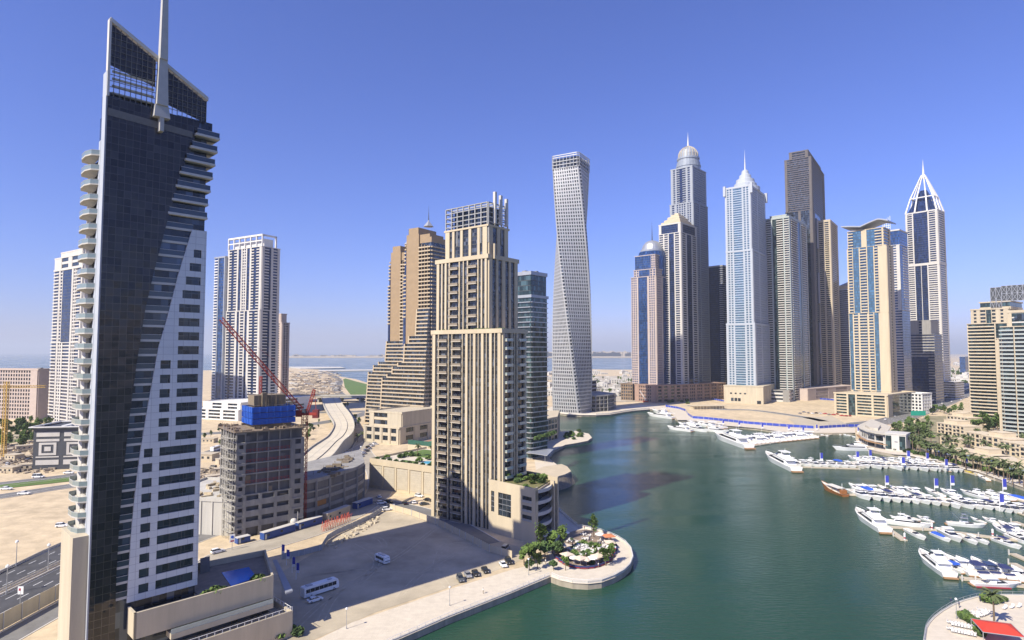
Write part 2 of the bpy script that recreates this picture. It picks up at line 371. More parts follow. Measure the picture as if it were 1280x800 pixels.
# empty gravel lot used for parking
sheet([(352,715),(395,690),(420,672),(470,640),(520,640),(560,652),(612,672),(668,690),(640,706),(560,735),(470,765),(392,800),(352,800)], .04, 'parking_lot', gravel)
# tyre tracks worn into the lot
track = mat('tyre_track', (.47,.41,.30), .95, .2, .3)
for pts in ([(372,782),(405,752),(450,722),(500,694),(545,660)],[(440,680),(470,700),(455,725),(420,745),(400,778)],[(430,700),(455,690),(480,684),(470,672),(440,676)],[(560,735),(545,705),(560,680),(600,680)],[(500,745),(530,715),(575,690),(600,676)],[(385,720),(420,716),(452,712),(500,716),(560,715)]):
    P = [G(x,y) for x,y in pts]
    for o in (-.9,.9): ribbon([(x+o,y+o*.4) for x,y in P], .38, .06, 'tyre_track', track)
# quay promenade
sheet([(392,802),(440,778),(560,737),(640,712),(688,700),(688,721),(640,741),(560,772.5),(490,803),(430,838)], .09, 'promenade', paving)
sheet([(688,721),(688,700),(680,672),(690,640),(701,640),(712,650),(722.5,658.5),(736,661),(750,664),(762,668),(772.5,672.5),(782,679),(789,687),(791.5,698),(788,707.5),(780,715),(768,722),(752,728),(735,730),(716,729),(700,725.5)], .11, 'promenade', paving)
sheet([(688,602),(672,600),(668,575),(680,560),(690,545),(694,532),(697,536),(701,539.5),(719,538.5),(736,542),(740,547),(734.5,551),(719,554),(706.5,556),(692.5,563),(686,571.5),(690,576),(698,582),(695,590)], .10, 'promenade', paving)
# promenade beyond the canal
sheet([(682,512),(698,516.6),(712,518.3),(727.5,519),(745,519),(762.5,518),(780,515),(794,513),(812,511.7),(831,512.7),(835,508),(800,506),(770,510),(720,512),(690,508)], .12, 'promenade', paving)
sheet([(847,525),(861,525),(894,531),(943,535),(979,540),(1003,541),(1069,541),(1069,534),(1003,534.5),(979,534),(943,530),(905,527),(869,522),(858,516),(850,510),(831,506)], .12, 'promenade', paving)
sheet([(1071,553),(1078,558.5),(1091,563),(1117,568),(1134,569),(1170,576.5),(1203,585.7),(1223,590),(1258,602),(1290,613),(1400,650),(1400,638),(1290,604),(1240,588),(1203,576),(1170,568),(1134,561),(1069,548)], .13, 'promenade', paving)
sheet([(1110,545),(1160,520),(1200,520),(1290,560),(1290,604),(1240,588),(1203,576),(1170,568),(1134,561)], .12, 'garden_ground', mat('garden_ground', (.26,.23,.14), .95, .45, .06))
# road swinging past the right hand towers
ribbon([G(1050,533),G(1110,527),G(1145,516),G(1178,504),G(1210,492),G(1262,482),G(1400,470)], 26, .2, 'road', asphalt2, .6, dash=[(0,6),(5,6),(-5,6)])
ribbon([G(1145,510),G(1180,498),G(1205,489),G(1250,478)], 12, 6, 'road', asphalt2, .9, th=1.2)
ribbon([G(1030,527),G(1000,521),G(940,513),G(900,512),G(860,507)], 12, .3, 'road', asphalt2, .15)
sheet([(690,470),(790,470),(900,480),(900,500),(780,502),(735,503),(690,500)], .35, 'sandy_plot', mat('dusty_ground', (.42,.37,.29), .95, .3, .02))
sheet([(1000,535),(1062,532),(1040,520),(985,523)], .3, 'sandy_plot', mat('damp_sand', (.44,.38,.28), .95, .12, .05))

# quay kerbs and railings
def rail(pts, name, label, h=1.1, z=0.1, post=2.5, m=None, glassy=False, base=None):
    r = thing(name, label, 'railing', (pts[0][0], pts[0][1], z))
    b = MB(); g = MB(); ox, oy = pts[0]
    for i in range(len(pts)-1):
        A = Vector((pts[i][0]-ox, pts[i][1]-oy, 0)); B = Vector((pts[i+1][0]-ox, pts[i+1][1]-oy, 0)); n = max(1, int((B-A).length/post))
        b.tube(A+Vector((0,0,h)), B+Vector((0,0,h)), .05, n=4)
        b.tube(A+Vector((0,0,h*.5)), B+Vector((0,0,h*.5)), .03, n=4)
        for k in range(n):
            p = A+(B-A)*(k/n); b.tube(p, p+Vector((0,0,h)), .05, n=4)
        if base:
            a = atan2((B-A).y, (B-A).x); g.fb((A.x,A.y,a), 0, (B-A).length, -.2, .25, -.02, base)
    b.build('rail_bars', m or metal, r)
    g.build('base_wall', kerb, r)
    return r
# ================================================================== TOWERS
class Tower:
    def __init__(s, name, label, cat='tower', px=None, Y=0, th=35, a=None, b=None, wall=None, gl=None, slab=None, near=False, py=440, back=True, group=None, z=0):
        """px=(left edge, nearest corner, right edge) surveyed at height py; Y depth of the corner; th turn of the left face"""
        th = radians(th); ul, uc, ur = (slope(x, py) for x in px)
        cx = uc*Y
        s.a = a if a else (cx-ul*Y)/(cos(th)+ul*sin(th))
        s.b = b if b else (ur*Y-cx)/(sin(th)-ur*cos(th))
        s.root = thing(name, label, cat, (cx, Y, z), -th, group)
        s.Y, s.cx, s.th = Y, cx, th
        s.wall, s.gl, s.slab, s.near = wall, gl, slab or wall, near
        s.railm = None; s.W = MB(); s.C = MB(); s.S = {}; s.n = {}; s.protos = {}; s.back = back; s.wallmats = [wall, slab or wall]
    def h(s, py, x=0, y=0):     # height seen at picture row py above local point
        Yw = s.Y - x*sin(s.th) + y*cos(s.th)
        return zt(py, Yw)
    def part(s, kind, proto, loc, rz, mats, cap=100, bulk=None):
        s.n[kind] = s.n.get(kind, 0)+1
        if s.n[kind] <= cap:
            o = bpy.data.objects.new(kind, proto); COL.objects.link(o); o.parent = s.root; o.location = loc; o.rotation_euler = (0,0,rz); return o
        mb, mt = s.S.setdefault(kind, (MB(), mats))
        M = Matrix.Translation(loc) @ Matrix.Rotation(rz, 4, 'Z')
        mb.T = M
        mb.add([tuple(v.co) for v in proto.vertices], [tuple(p.vertices) for p in proto.polygons]); 
        mb.m[len(mb.m)-len(proto.polygons):] = [p.material_index for p in proto.polygons]
        mb.T = None
    def proto(s, key, fn):
        if key not in s.protos: s.protos[key] = fn()
        return s.protos[key]
    def face(s, fc, L, z0, z1, fh, spec, wo=.7, detail=True):
        cols = [(t[0], float(t[1:] or 1)) for t in spec.split()]; tot = sum(w for _, w in cols); q = 0; nf = max(1, int(round((z1-z0)/fh))); fh = (z1-z0)/nf
        W = s.W; ox, oy, ang = fc; ex, ey = cos(ang), sin(ang)
        for k, w in cols:
            s0, s1 = q/tot*L, (q+w)/tot*L; q += w; wd = s1-s0
            if k == 'W': W.fb(fc, s0, s1, -.3, wo, z0, z1)
            elif k == 'V': W.fb(fc, s0, s1, -.3, wo*1.6, z0, z1, 1)
            elif k in 'GH':
                if not detail: continue
                def mk(k=k, wd=wd):
                    m = MB(); m.fb((0,0,0), 0, wd, 0, .25, 0, z1-z0, 0)
                    for i in range(nf+1):
                        zz = i*fh; m.fb((0,0,0), 0, wd, .2, .33, max(0,zz-(.35 if k=='G' else .6)), min(z1-z0, zz+(.1 if k=='G' else .5)), 1)
                    return m.mesh('glass_bay', [s.gl, s.slab if k == 'H' else dmetal])
                me = s.proto(('G', k, round(wd,2), round(z0), round(z1)), mk)
                s.part('glass_bay', me, (ox+ex*s0, oy+ey*s0, z0), ang, [s.gl, s.slab], 60)
            elif k == 'Q':          # punched openings, glazing behind shows through
                n = max(1, int(wd/3.4)); cw = wd/n; jw = cw*.19
                for i in range(n+1): W.fb(fc, max(s0, s0+i*cw-jw), min(s1, s0+i*cw+jw), -.1, .45, z0, z1)
                for i in range(nf): W.fb(fc, s0, s1, -.1, .42, z0+i*fh, z0+i*fh+fh*.34)
            elif k == 'P':          # punched windows, each a part
                jw = min(.6, wd*.18)
                W.fb(fc, s0, s0+jw, -.1, .45, z0, z1); W.fb(fc, s1-jw, s1, -.1, .45, z0, z1)
                for i in range(nf):
                    W.fb(fc, s0+jw, s1-jw, -.1, .45, z0+i*fh, z0+i*fh+fh*.4)
                    def mk(wd=wd, jw=jw):
                        m = MB(); m.fb((0,0,0), 0, wd-2*jw, .02, .1, 0, fh*.6, 0); m.fb((0,0,0), (wd-2*jw)/2-.06, (wd-2*jw)/2+.06, .08, .16, 0, fh*.6, 1); return m.mesh('window', [g_win, dmetal])
                    me = s.proto(('P', round(wd,2), round(fh,3)), mk)
                    p = s0+jw; s.part('window', me, (ox+ex*p, oy+ey*p, z0+i*fh+fh*.4), ang, [g_win, dmetal])
            elif k in 'SRT':        # continuous bands: S solid spandrels, R thin slab edges, T thick white bands
                hh, oo = {'S': (.38, .5), 'R': (.16, 1.0), 'T': (.5, .6)}[k]
                for i in range(nf+1):
                    z = z0+i*fh
                    if z+.1 < z1: W.fb(fc, s0, s1, -.1, oo, z, min(z1, z+fh*hh), 1)
            elif k in 'BDE':        # stacked balconies: B near/solid, D with glass rail, E shallow
                dep = {'B': 1.7, 'D': 1.9, 'E': 1.0}[k]
                if not s.near:
                    if not detail: continue
                    def mk(wd=wd, k=k, dep=dep):
                        m = MB()
                        for i in range(nf):
                            z = i*fh; m.fb((0,0,0), 0, wd, 0, dep, z, z+.3); m.fb((0,0,0), 0, wd, dep-.15, dep, z+.3, z+1.3); 
                            m.fb((0,0,0), 0, .15, 0, dep-.15, z+.3, z+1.3); m.fb((0,0,0), wd-.15, wd, 0, dep-.15, z+.3, z+1.3)
                        return m.mesh('balcony_stack', [s.slab])
                    me = s.proto(('BS', k, round(wd,2), round(z0), round(z1)), mk)
                    s.part('balcony_stack', me, (ox+ex*s0, oy+ey*s0, z0), ang, [s.slab], 60)
                else:
                    def mk(wd=wd, k=k, dep=dep):
                        m = MB(); m.fb((0,0,0), 0, wd, 0, dep, 0, .28)
                        mi = 1 if k == 'D' else 2 if s.railm else 0
                        m.fb((0,0,0), .03, wd-.03, dep-.12, dep-.02, .28, 1.2, mi); m.fb((0,0,0), .03, .13, 0, dep-.12, .28, 1.2, mi); m.fb((0,0,0), wd-.13, wd-.03, 0, dep-.12, .28, 1.2, mi)
                        if k == 'D': m.fb((0,0,0), 0, wd, dep-.14, dep, 1.2, 1.3, 0)
                        return m.mesh('balcony', [s.slab, g_rail, s.railm or s.slab])
                    me = s.proto(('B', k, round(wd,2)), mk)
                    for i in range(nf-1, -1, -1):
                        s.part('balcony', me, (ox+ex*s0, oy+ey*s0, z0+i*fh), ang, [s.slab, g_rail, s.railm or s.slab])
    def tier(s, z0, z1, fh=3.5, l=0, r=0, f=0, bk=0, F0='G', F1='G', F2=None, F3=None, roof=1.2, wo=.7, core=None):
        x0, x1, y0, y1 = -s.a+l, -r, f, s.b-bk
        (s.C).box(x0+.05, y0+.05, z0, x1-.05, y1-.05, z1)
        s.face((x0,y0,0), x1-x0, z0, z1, fh, F0, wo)
        s.face((x1,y0,pi/2), y1-y0, z0, z1, fh, F1, wo)
        s.face((x1,y1,pi), x1-x0, z0, z1, fh, F2 or F0, wo, detail=bool(F2))
        s.face((x0,y1,-pi/2), y1-y0, z0, z1, fh, F3 or F1, wo, detail=bool(F3))
        if roof:
            e = wo+.15; s.W.box(x0-e, y0-e, z1, x1+e, y1+e, z1+roof*.5)
            for bx in ((x0-e,y0-e,x1+e,y0-e+.4),(x0-e,y1+e-.4,x1+e,y1+e),(x0-e,y0-e+.4,x0-e+.4,y1+e-.4),(x1+e-.4,y0-e+.4,x1+e,y1+e-.4)):
                s.W.box(bx[0],bx[1],z1+roof*.5,bx[2],bx[3],z1+roof*1.3)
        return (x0, x1, y0, y1)
    def plant(s, z, n=4, seed=0, l=0, r=0, f=0, bk=0, m=None):
        rg = random.Random(seed); b = MB(); x0, x1, y0, y1 = -s.a+l+2, -r-2, f+2, s.b-bk-2
        for i in range(n):
            x, y = rg.uniform(x0, max(x0+.1, x1-4)), rg.uniform(y0, max(y0+.1, y1-4)); b.box(x, y, z, x+rg.uniform(2,5), y+rg.uniform(2,5), z+rg.uniform(1.2,3.5))
        b.build('roof_plant', m or greyc, s.root)
    def done(s):
        s.C.build('glazing', s.gl, s.root); s.W.build('wall', s.wallmats, s.root)
        for k, (mb, mt) in s.S.items(): mb.build(k, mt, s.root, kind='stuff')
        return s.root
def spire(T, x, y, z0, z1, r=1.0, m=None, name='spire'):
    b = MB(); b.lathe([(r,z0),(r*.7,z0+(z1-z0)*.3),(r*.25,z0+(z1-z0)*.7),(.05,z1)], 8, x, y); b.build(name, m or silver, T.root)

def cyl_ribs(mb, cx, cy, r, z0, z1, n, w=.5, mi=0):
    for i in range(n):
        t = 2*pi*i/n; x, y = cx+r*cos(t), cy+r*sin(t); mb.tube((x,y,z0),(x,y,z1), w, n=4, mi=mi)

# ---------- stepped cream tower beside the canal (near right of the lot)
T = Tower('stepped_tower', 'cream stepped tower with balcony stacks and an open lattice crown beside the gravel lot', 'tower', (542,627,656), 248, 38, wall=cream, gl=g_grey, slab=mat('grey_beige_slabs', (.47,.42,.34), .8, .1, .3), near=True, group=None)
zl = T.h(416); T.railm = mat('balcony_rail_brown', (.24,.20,.15), .7, .1, 1)
T.tier(0, zl, 3.45, F0='W.8 G.8 W.2 B2.6 W.2 G.8 W.2 B2.6 W.2 G.7 W.6 G.65 W.15 G.65 W.6 G.65 W.15 G.65 W.6 G.65 W.15 G.65 W.6 G.65 W.15 G.65 W.7', F1='W.8 D3 W.6 G.7 W.4 G.7 W.6 D3.2 W.8', roof=1.4, wo=.8)
zu = T.h(322, -5, 4)
T.tier(zl, zu, 3.45, l=0, r=9.6, f=2.4, bk=-6.5, F0='W.7 G.6 W.35 G.6 W.5 G.6 W.3 B2.4 W.3 G.8 W.25 G.8 W.3 B2.4 W.3 G.6 W.35 G.6 W.5', F1='W.8 G1 W.5 G1 W.8 G1 W.5 G1 W.8', roof=1.4, wo=.8)
zc0 = T.h(283, -7, 6); zc1 = T.h(253, -7, 6)
x0, x1, y0, y1 = T.tier(zu, zc0, 4, l=5, r=9.9, f=2.8, bk=0, F0='W1.4 G.9 W.8 G2 W.8 G2 W.8 G2 W.8 G.9 W1.4', F1='W1.2 G1.4 W1 G1.4 W1.2', roof=.6)
cr = MB(); cz = zc1
nx = 8
for fc, L in (((x0,y0,0),x1-x0), ((x1,y0,pi/2),y1-y0), ((x1,y1,pi),x1-x0), ((x0,y1,-pi/2),y1-y0)):
    n = max(3, int(L/3.4))
    for i in range(n+1): cr.fb(fc, L*i/n-.22, L*i/n+.22, .1, .6, zc0-7 if i % 2 == 0 else zc0, cz)
    for k in range(6): cr.fb(fc, 0, L, .15, .5, zc0+(cz-zc0)*k/5-.2, zc0+(cz-zc0)*k/5+.15)
for i in range(5): cr.box(x0, y0+(y1-y0)*i/4-.2, cz-.3, x1, y0+(y1-y0)*i/4+.2, cz+.2)
cr.build('lattice_crown', mat('crown_grey', (.34,.34,.33), .6, .1, .5), T.root)
c2 = MB(); c2.box(x0+3, y0+2, zc0, x1-3, y1-2, zc0+9.5); c2.build('roof_plant', g_dark, T.root)  # dark box put in to fill and darken the crown's interior
for i in range(3):
    c3 = MB(); yy = y0+3+i*4.0; c3.box(x1+.3, yy, cz-9, x1+1.5, yy+1.2, cz+5-i*.8); c3.build('roof_pylon', offwhite, T.root)
for i in range(9):
    c4 = MB(); c4.box(-T.a+5+i*3.3, 4.5, zu, -T.a+5.7+i*3.3, 5.6, zu+6.5); c4.build('roof_fin', cream, T.root)
gd = MB()
for i in range(46):
    x, y = random.uniform(-T.a+2, -1.2), random.uniform(.5, 2.9); r = random.uniform(.5, 1.1)
    gd.lathe([(r*.6,zl+.7),(r,zl+1.2),(r*.8,zl+1.9),(r*.2,zl+2.3)], 7, x, y)
gd.build('terrace_hedge', mat('shrub_green', (.07,.10,.03), .95, .5, 1.5), T.root)
T.done(); T8 = T

# ---------- twin tan towers with stepped terraces
def twin(name, label, px, Y, ptop, shift, seed):
    """tan blade between a bowed blue bay (left) and deep balcony stacks (right), terraces spilling down at the front left"""
    T = Tower(name, label, 'tower', px, Y, 34, wall=tan, gl=g_dark, slab=mat('pale_stone_bands', (.44,.36,.25), .8, .08, .2), near=True)
    zt_ = T.h(ptop); a, b_ = T.a, T.b; sl = T.slab; L0, L1 = -a*.62, -a*.30
    T.C.box(L1, .4, 0, 0, b_, zt_-9); T.W.box(L0, -.8, 0, L1, b_+.4, zt_); T.W.box(L0+a*.05, -.4, zt_, L1-a*.02, b_, zt_+6)
    T.W.box(-2.2, .5, zt_-9, 0, b_*.8, zt_-4); T.W.box(L1, .5, zt_-9, -2.2, b_*.8, zt_-1)
    def mkr():
        m = MB(); m.fb((L1,0,0), 0, -L1, 0, 1.4, 0, 1.2); m.fb((0,0,pi/2), 0, b_*.9, 0, 1.4, 0, 1.2); return m.mesh('balcony', [sl])
    me = mkr()
    for i in range(int((zt_-10)/3.5)): T.part('balcony', me, (0,0,i*3.5), 0, [sl], 300)
    for k in range(4): T.W.fb((L1,0,0), -L1*(k/4)+.0, -L1*(k/4)+.5, 0, 1.2, 0, zt_-9-k)
    def bow(k, o=0.0): return [(L0-a*.22*k*sin(j/8*pi/2)-o*(j>0), -1.0-o+(1-cos(j/8*pi/2))*b_*.55*k) for j in range(9)]+[(L0, b_*.55*k-1)]
    gb = MB(); gb.prism(bow(.92), 0, zt_*.80); gb.build('curved_glass_bay', g_deep, T.root)
    gb = MB(); gb.prism(bow(.55), zt_*.80, zt_*.92); gb.build('curved_glass_bay', g_deep, T.root)
    for i in range(int((zt_-4)/3.5)):
        z = i*3.5; q = z/zt_; k = 1.12 if q < .80 else .75 if q < .92 else .4
        if .44 < q < .56 or .80 < q < .83: continue
        def mk(k=k):
            m = MB(); m.prism(bow(k, .3), 0, 1.15); return m.mesh('balcony', [sl])
        T.part('balcony', T.proto(('cb', k), mk), (0,0,z), 0, [sl], 300)
    ns = int((112 if shift < .6 else 85)/3.5); TAB = [(46,1.13),(52,1.0),(57,.87),(62,.73),(80,.58),(85,.48),(999,.31)] if shift < .6 else [(52,1.24),(57,1.08),(62,.92),(999,.70)]
    for i in range(ns):
        z = i*3.5; t = i/ns; ext = a*next(v for h_, v in TAB if z < h_)
        out = 3.0+7*(1-t)
        T.C.box(-ext+1.2, -out+1.2, z, -.5, .5, z+3.5)
        m = MB(); m.box(-ext, -out, z, -.2, -out+1, z+1.2); m.box(-ext, -out+1, z, -ext+1.2, b_*.5, z+1.2); m.box(-.9,-out+1,z,0,0,z+1.2); m.box(-ext, -out, z+1.2, -ext+1.3, -out+1.6, z+3.5)
        m.build('terrace_band', sl, T.root)
    T.done(); return T
Ta = twin('terraced_tower', 'tan terraced tower with curved blue bays, the farther and lower of the twin pair', (474,512,530), 600, 313, .75, 1)
Tb = twin('terraced_tower', 'tan terraced tower with thin mast on its peak, the nearer of the twin pair', (490,538,560), 540, 290, .55, 2)
for T, py in ((Ta, 286), (Tb, 257)):
    x, y = -T.a*.25, T.b*.4; z = T.h(290 if T is Tb else 313)+8; b = MB(); b.lathe([(5,z),(.8,z+5),(.5,z+6)], 6, x, y); b.build('roof_frame', metal, T.root)
    spire(T, x, y, z+5, T.h(py, x, y), .5, dmetal, 'mast')
# podium of the twin towers
T = Tower('podium_building', 'low tan podium with arcade at the foot of the twin terraced towers', 'building', (457,500,566), 478, 30, b=60, wall=tanwall, gl=g_dark, slab=cream, near=False)
zp = T.h(518); T.tier(0, zp*.52, 5, F0='W1 P3 W1 P3 W1 P3 W1 P3 W1', F1='W2 P3 W2 P3 W2 P3 W2', roof=1, wo=1); T.tier(zp*.52, zp, 5, l=3, f=3, F0='W2 S6 W6', F1='W8', roof=1.2); T.done()

# ---------- green glass tower behind the stepped tower, with curved podium
T = Tower('glass_tower', 'dark green glass tower with thin floor bands just right of the cream stepped tower', 'tower', (636,664,684), 415, 40, wall=silver, gl=g_teal, slab=metal, near=False)
z1 = T.h(343); T.tier(0, z1-16, 3.5, F0='D3 R6', F1='R6', roof=1.5); T.tier(z1-14.5, z1, 3.5, r=1, f=1, F0='G5', F1='G5', roof=2); T.plant(z1+1, 3, 2); T.done()
def arc_block(name, label, cat, pts, z, nf, m, gl, inset=1.5, parts='opening'):
    """podium with curved open front: pts (world) outline; floors as bands + posts"""
    ox, oy = pts[0]; P = [(x-ox, y-oy) for x, y in pts]; r = thing(name, label, cat, (ox, oy, 0))
    cxx = sum(p[0] for p in P)/len(P); cyy = sum(p[1] for p in P)/len(P)
    sc_ = lambda k: [(cxx+(x-cxx)*k, cyy+(y-cyy)*k) for x, y in P]
    size = max(hypot(x-cxx, y-cyy) for x, y in P); k = 1-inset/size*1.4
    b = MB(); b.prism(sc_(k), 0, z-.3); b.build('glazing', gl, r)
    w = MB(); fh = z/nf
    for i in range(nf+1):
        z0 = i*fh; w.prism(P, max(0,z0-.5), z0+(.6 if i < nf else .9))
    for i in range(len(P)):
        A, B = Vector(P[i]), Vector(P[(i+1)%len(P)]); L = (B-A).length; n = max(1, int(L/5)); ang = atan2((B-A).y, (B-A).x)
        for q in range(n+1): w.fb((A.x,A.y,ang), L*q/n-.3, L*q/n+.3, -.8, .05, 0, z)
    w.build('wall', m, r); return r
arc_block('podium_building', 'curved cream podium with square openings and a planted roof on the canal bend', 'building',
    [G(660,571),G(664,566),G(672,559),G(680,554.5),G(689,551),G(697,549),(44,560),(8,560),(8,450)], zt(524,G(690,551)[1])*1.02, 4, cream, g_dark)
# ---------- left background
T = Tower('apartment_tower', 'pale grey apartment tower with side balconies, partly behind the dark sail tower', 'tower', (64,100,132), 600, 33, wall=offwhite, gl=g_deep, slab=offwhite, near=False)
z1 = T.h(334); T.tier(0, z1*.52, 3.5, F0='E2 W.4 Q1.4 W.4 S2.4 W.4 Q1.2 E1.6 W.4', F1='W.6 E2 W.4 Q2 W.4 E1.6', roof=.6); T.tier(z1*.52+.6, z1, 3.5, l=1, F0='E2 W.4 Q1 G3.4 W.5 Q1.2 E1.6 W.4', F1='W1 E3 W1 E3 W1', roof=1.5)
T.tier(z1, z1+13, 6, l=2, r=0, bk=4, F0='W2 P2 W1 P2 W1', F1='W6', roof=1); T.tier(z1+13, z1+18, 5, l=17, r=1, bk=6, F0='W6', F1='W6', roof=1); T.plant(z1+14, 3, 5); T.done()
T = Tower('apartment_tower', 'tall white tower with blue glass strips and an open frame top behind the crane', 'tower', (281,324,347), 700, 30, wall=offwhite, gl=g_deep, slab=offwhite, near=False)
z1 = T.h(308); zm = T.h(388)
T.tier(0, zm, 3.5, F0='W.5 E1 G.8 E1.2 W.7 G.8 W.4 E1.2 W.4 G.8 W.7 E1.2 G.8 E1 W.6', F1='W1 E2 G1 W1 E2 W1', roof=.8)
T.tier(zm, z1, 3.5, l=1, f=1, F0='W.6 E1 G.9 E1 W.6 G1 W.4 Q1.4 W.4 G1 W.6 E1 G.9 E1 W.8', F1='W1 E2 G1 W1 E2 W1', roof=.6)
fr = MB(); zf = T.h(292)
for i in range(7): fr.fb((-T.a+1,1,0), (T.a-1)*i/6-.6, (T.a-1)*i/6+.6, -1, .6, z1, zf)
fr.fb((-T.a+1,1,0), 0, T.a-1, -1, .6, zf-2, zf); fr.fb((-T.a+1,1,0), 0, T.a-1, -1, .5, (z1+zf)/2-.6, (z1+zf)/2+.6)
fr.box(-T.a+1, 1, zf-2, 0, 4, zf); fr.box(-1.5, 1, zf-2, 0, T.b-4, zf); fr.box(-1.5, T.b-6, z1, 0, T.b-4, zf); fr.box(-T.a+4, 8, z1, -6, T.b-5, zf-4)
fr.build('roof_frame', white, T.root); T.done()
T = Tower('apartment_tower', 'slim blue glass tower wing attached left of the white tower behind the crane', 'tower', (266,279,285), 730, 30, b=26, wall=silver, gl=g_blue, slab=white)
T.tier(0, T.h(322), 3.5, F0='E2 W.5 G3 W.5', F1='W1 G3 W1', roof=1.5); T.done()
T = Tower('apartment_tower', 'narrow dark brown tower behind the right side of the white tower', 'tower', (330,352,361), 860, 30, wall=pinkst, gl=g_dark, slab=brown)
z1 = T.h(404); T.tier(0, z1, 3.5, F0='W1 Q3 W1 Q3 W1', F1='W1 Q4 W1', roof=1); T.tier(z1, T.h(393), 4, l=4, r=2, bk=4, F0='W1 G3 W1', F1='W3', roof=1); T.done()
T = Tower('office_block', 'brown slab building with long window bands under a yellow crane jib', 'building', (-60,49,62), 650, 12, wall=pinkst, gl=g_dark, slab=brown)
z1 = T.h(463); T.tier(0, z1, 4, F0='S6 W3 Q8 W1.4', F1='W1', roof=1.4, wo=1); T.plant(z1, 4, 3); T.done()
T = Tower('pavilion_building', 'black and white building with nested square panels beside the sandy plot', 'building', (43,47,118), 376, 80, a=30, wall=mat('charcoal_cladding',(.06,.065,.075),.6,.1,.3), gl=g_dark, slab=white)
z1 = T.h(537, 0, 0); T.tier(0, z1, 5, F0='W4', F1='W4', roof=1, wo=.3)
pn = lambda: None
for i in range(2):
    L = T.b; s0 = L*(.05+.48*i); s1 = s0+L*.40; b = MB(); fc = (0,0,pi/2)
    for (a0,a1,za,zb) in ((0,1,.82,.93),(0,1,.70,.76),(0,1,.12,.24),(0,1,.30,.33),(.12,.88,.62,.67),(.12,.88,.36,.41),(.12,.24,.41,.62),(.76,.88,.41,.62),(.36,.64,.46,.57)):
        b.fb(fc, s0+(s1-s0)*a0, s0+(s1-s0)*a1, .32, .55, z1*za, z1*zb)
    b.build('square_panel', offwhite, T.root)
b = MB()
for q_ in ((-T.a-2,-2,2.5,-.8),(-T.a-2,T.b+.8,2.5,T.b+2),(-T.a-2,-.8,-T.a-.8,T.b+.8),(1.3,-.8,2.5,T.b+.8),(-T.a-.8,T.b*.48,1.3,T.b*.52)): b.box(q_[0],q_[1],z1+1.3,q_[2],q_[3],z1+1.9)
b.box(-T.a+8, 10, z1+.5, -10, T.b-14, z1+1.2); b.build('roof_frame', white, T.root)
T.done()
T = Tower('car_park_building', 'white parking podium with slot openings below the tall white tower', 'building', (247,300,388), 640, 22, wall=white, gl=g_dark, slab=white)
z1 = T.h(505); T.tier(0, z1*.6, 3.6, l=-6, F0='W1 S4 W1 S4 W1 S4 W1', F1='W1 S4 W1 S4 W1', roof=.8); T.tier(z1*.6, z1, 3.6, l=8, f=3, F0='W3 S3 W2 S3 W1', F1='W2 S6 W2', roof=1); T.done()

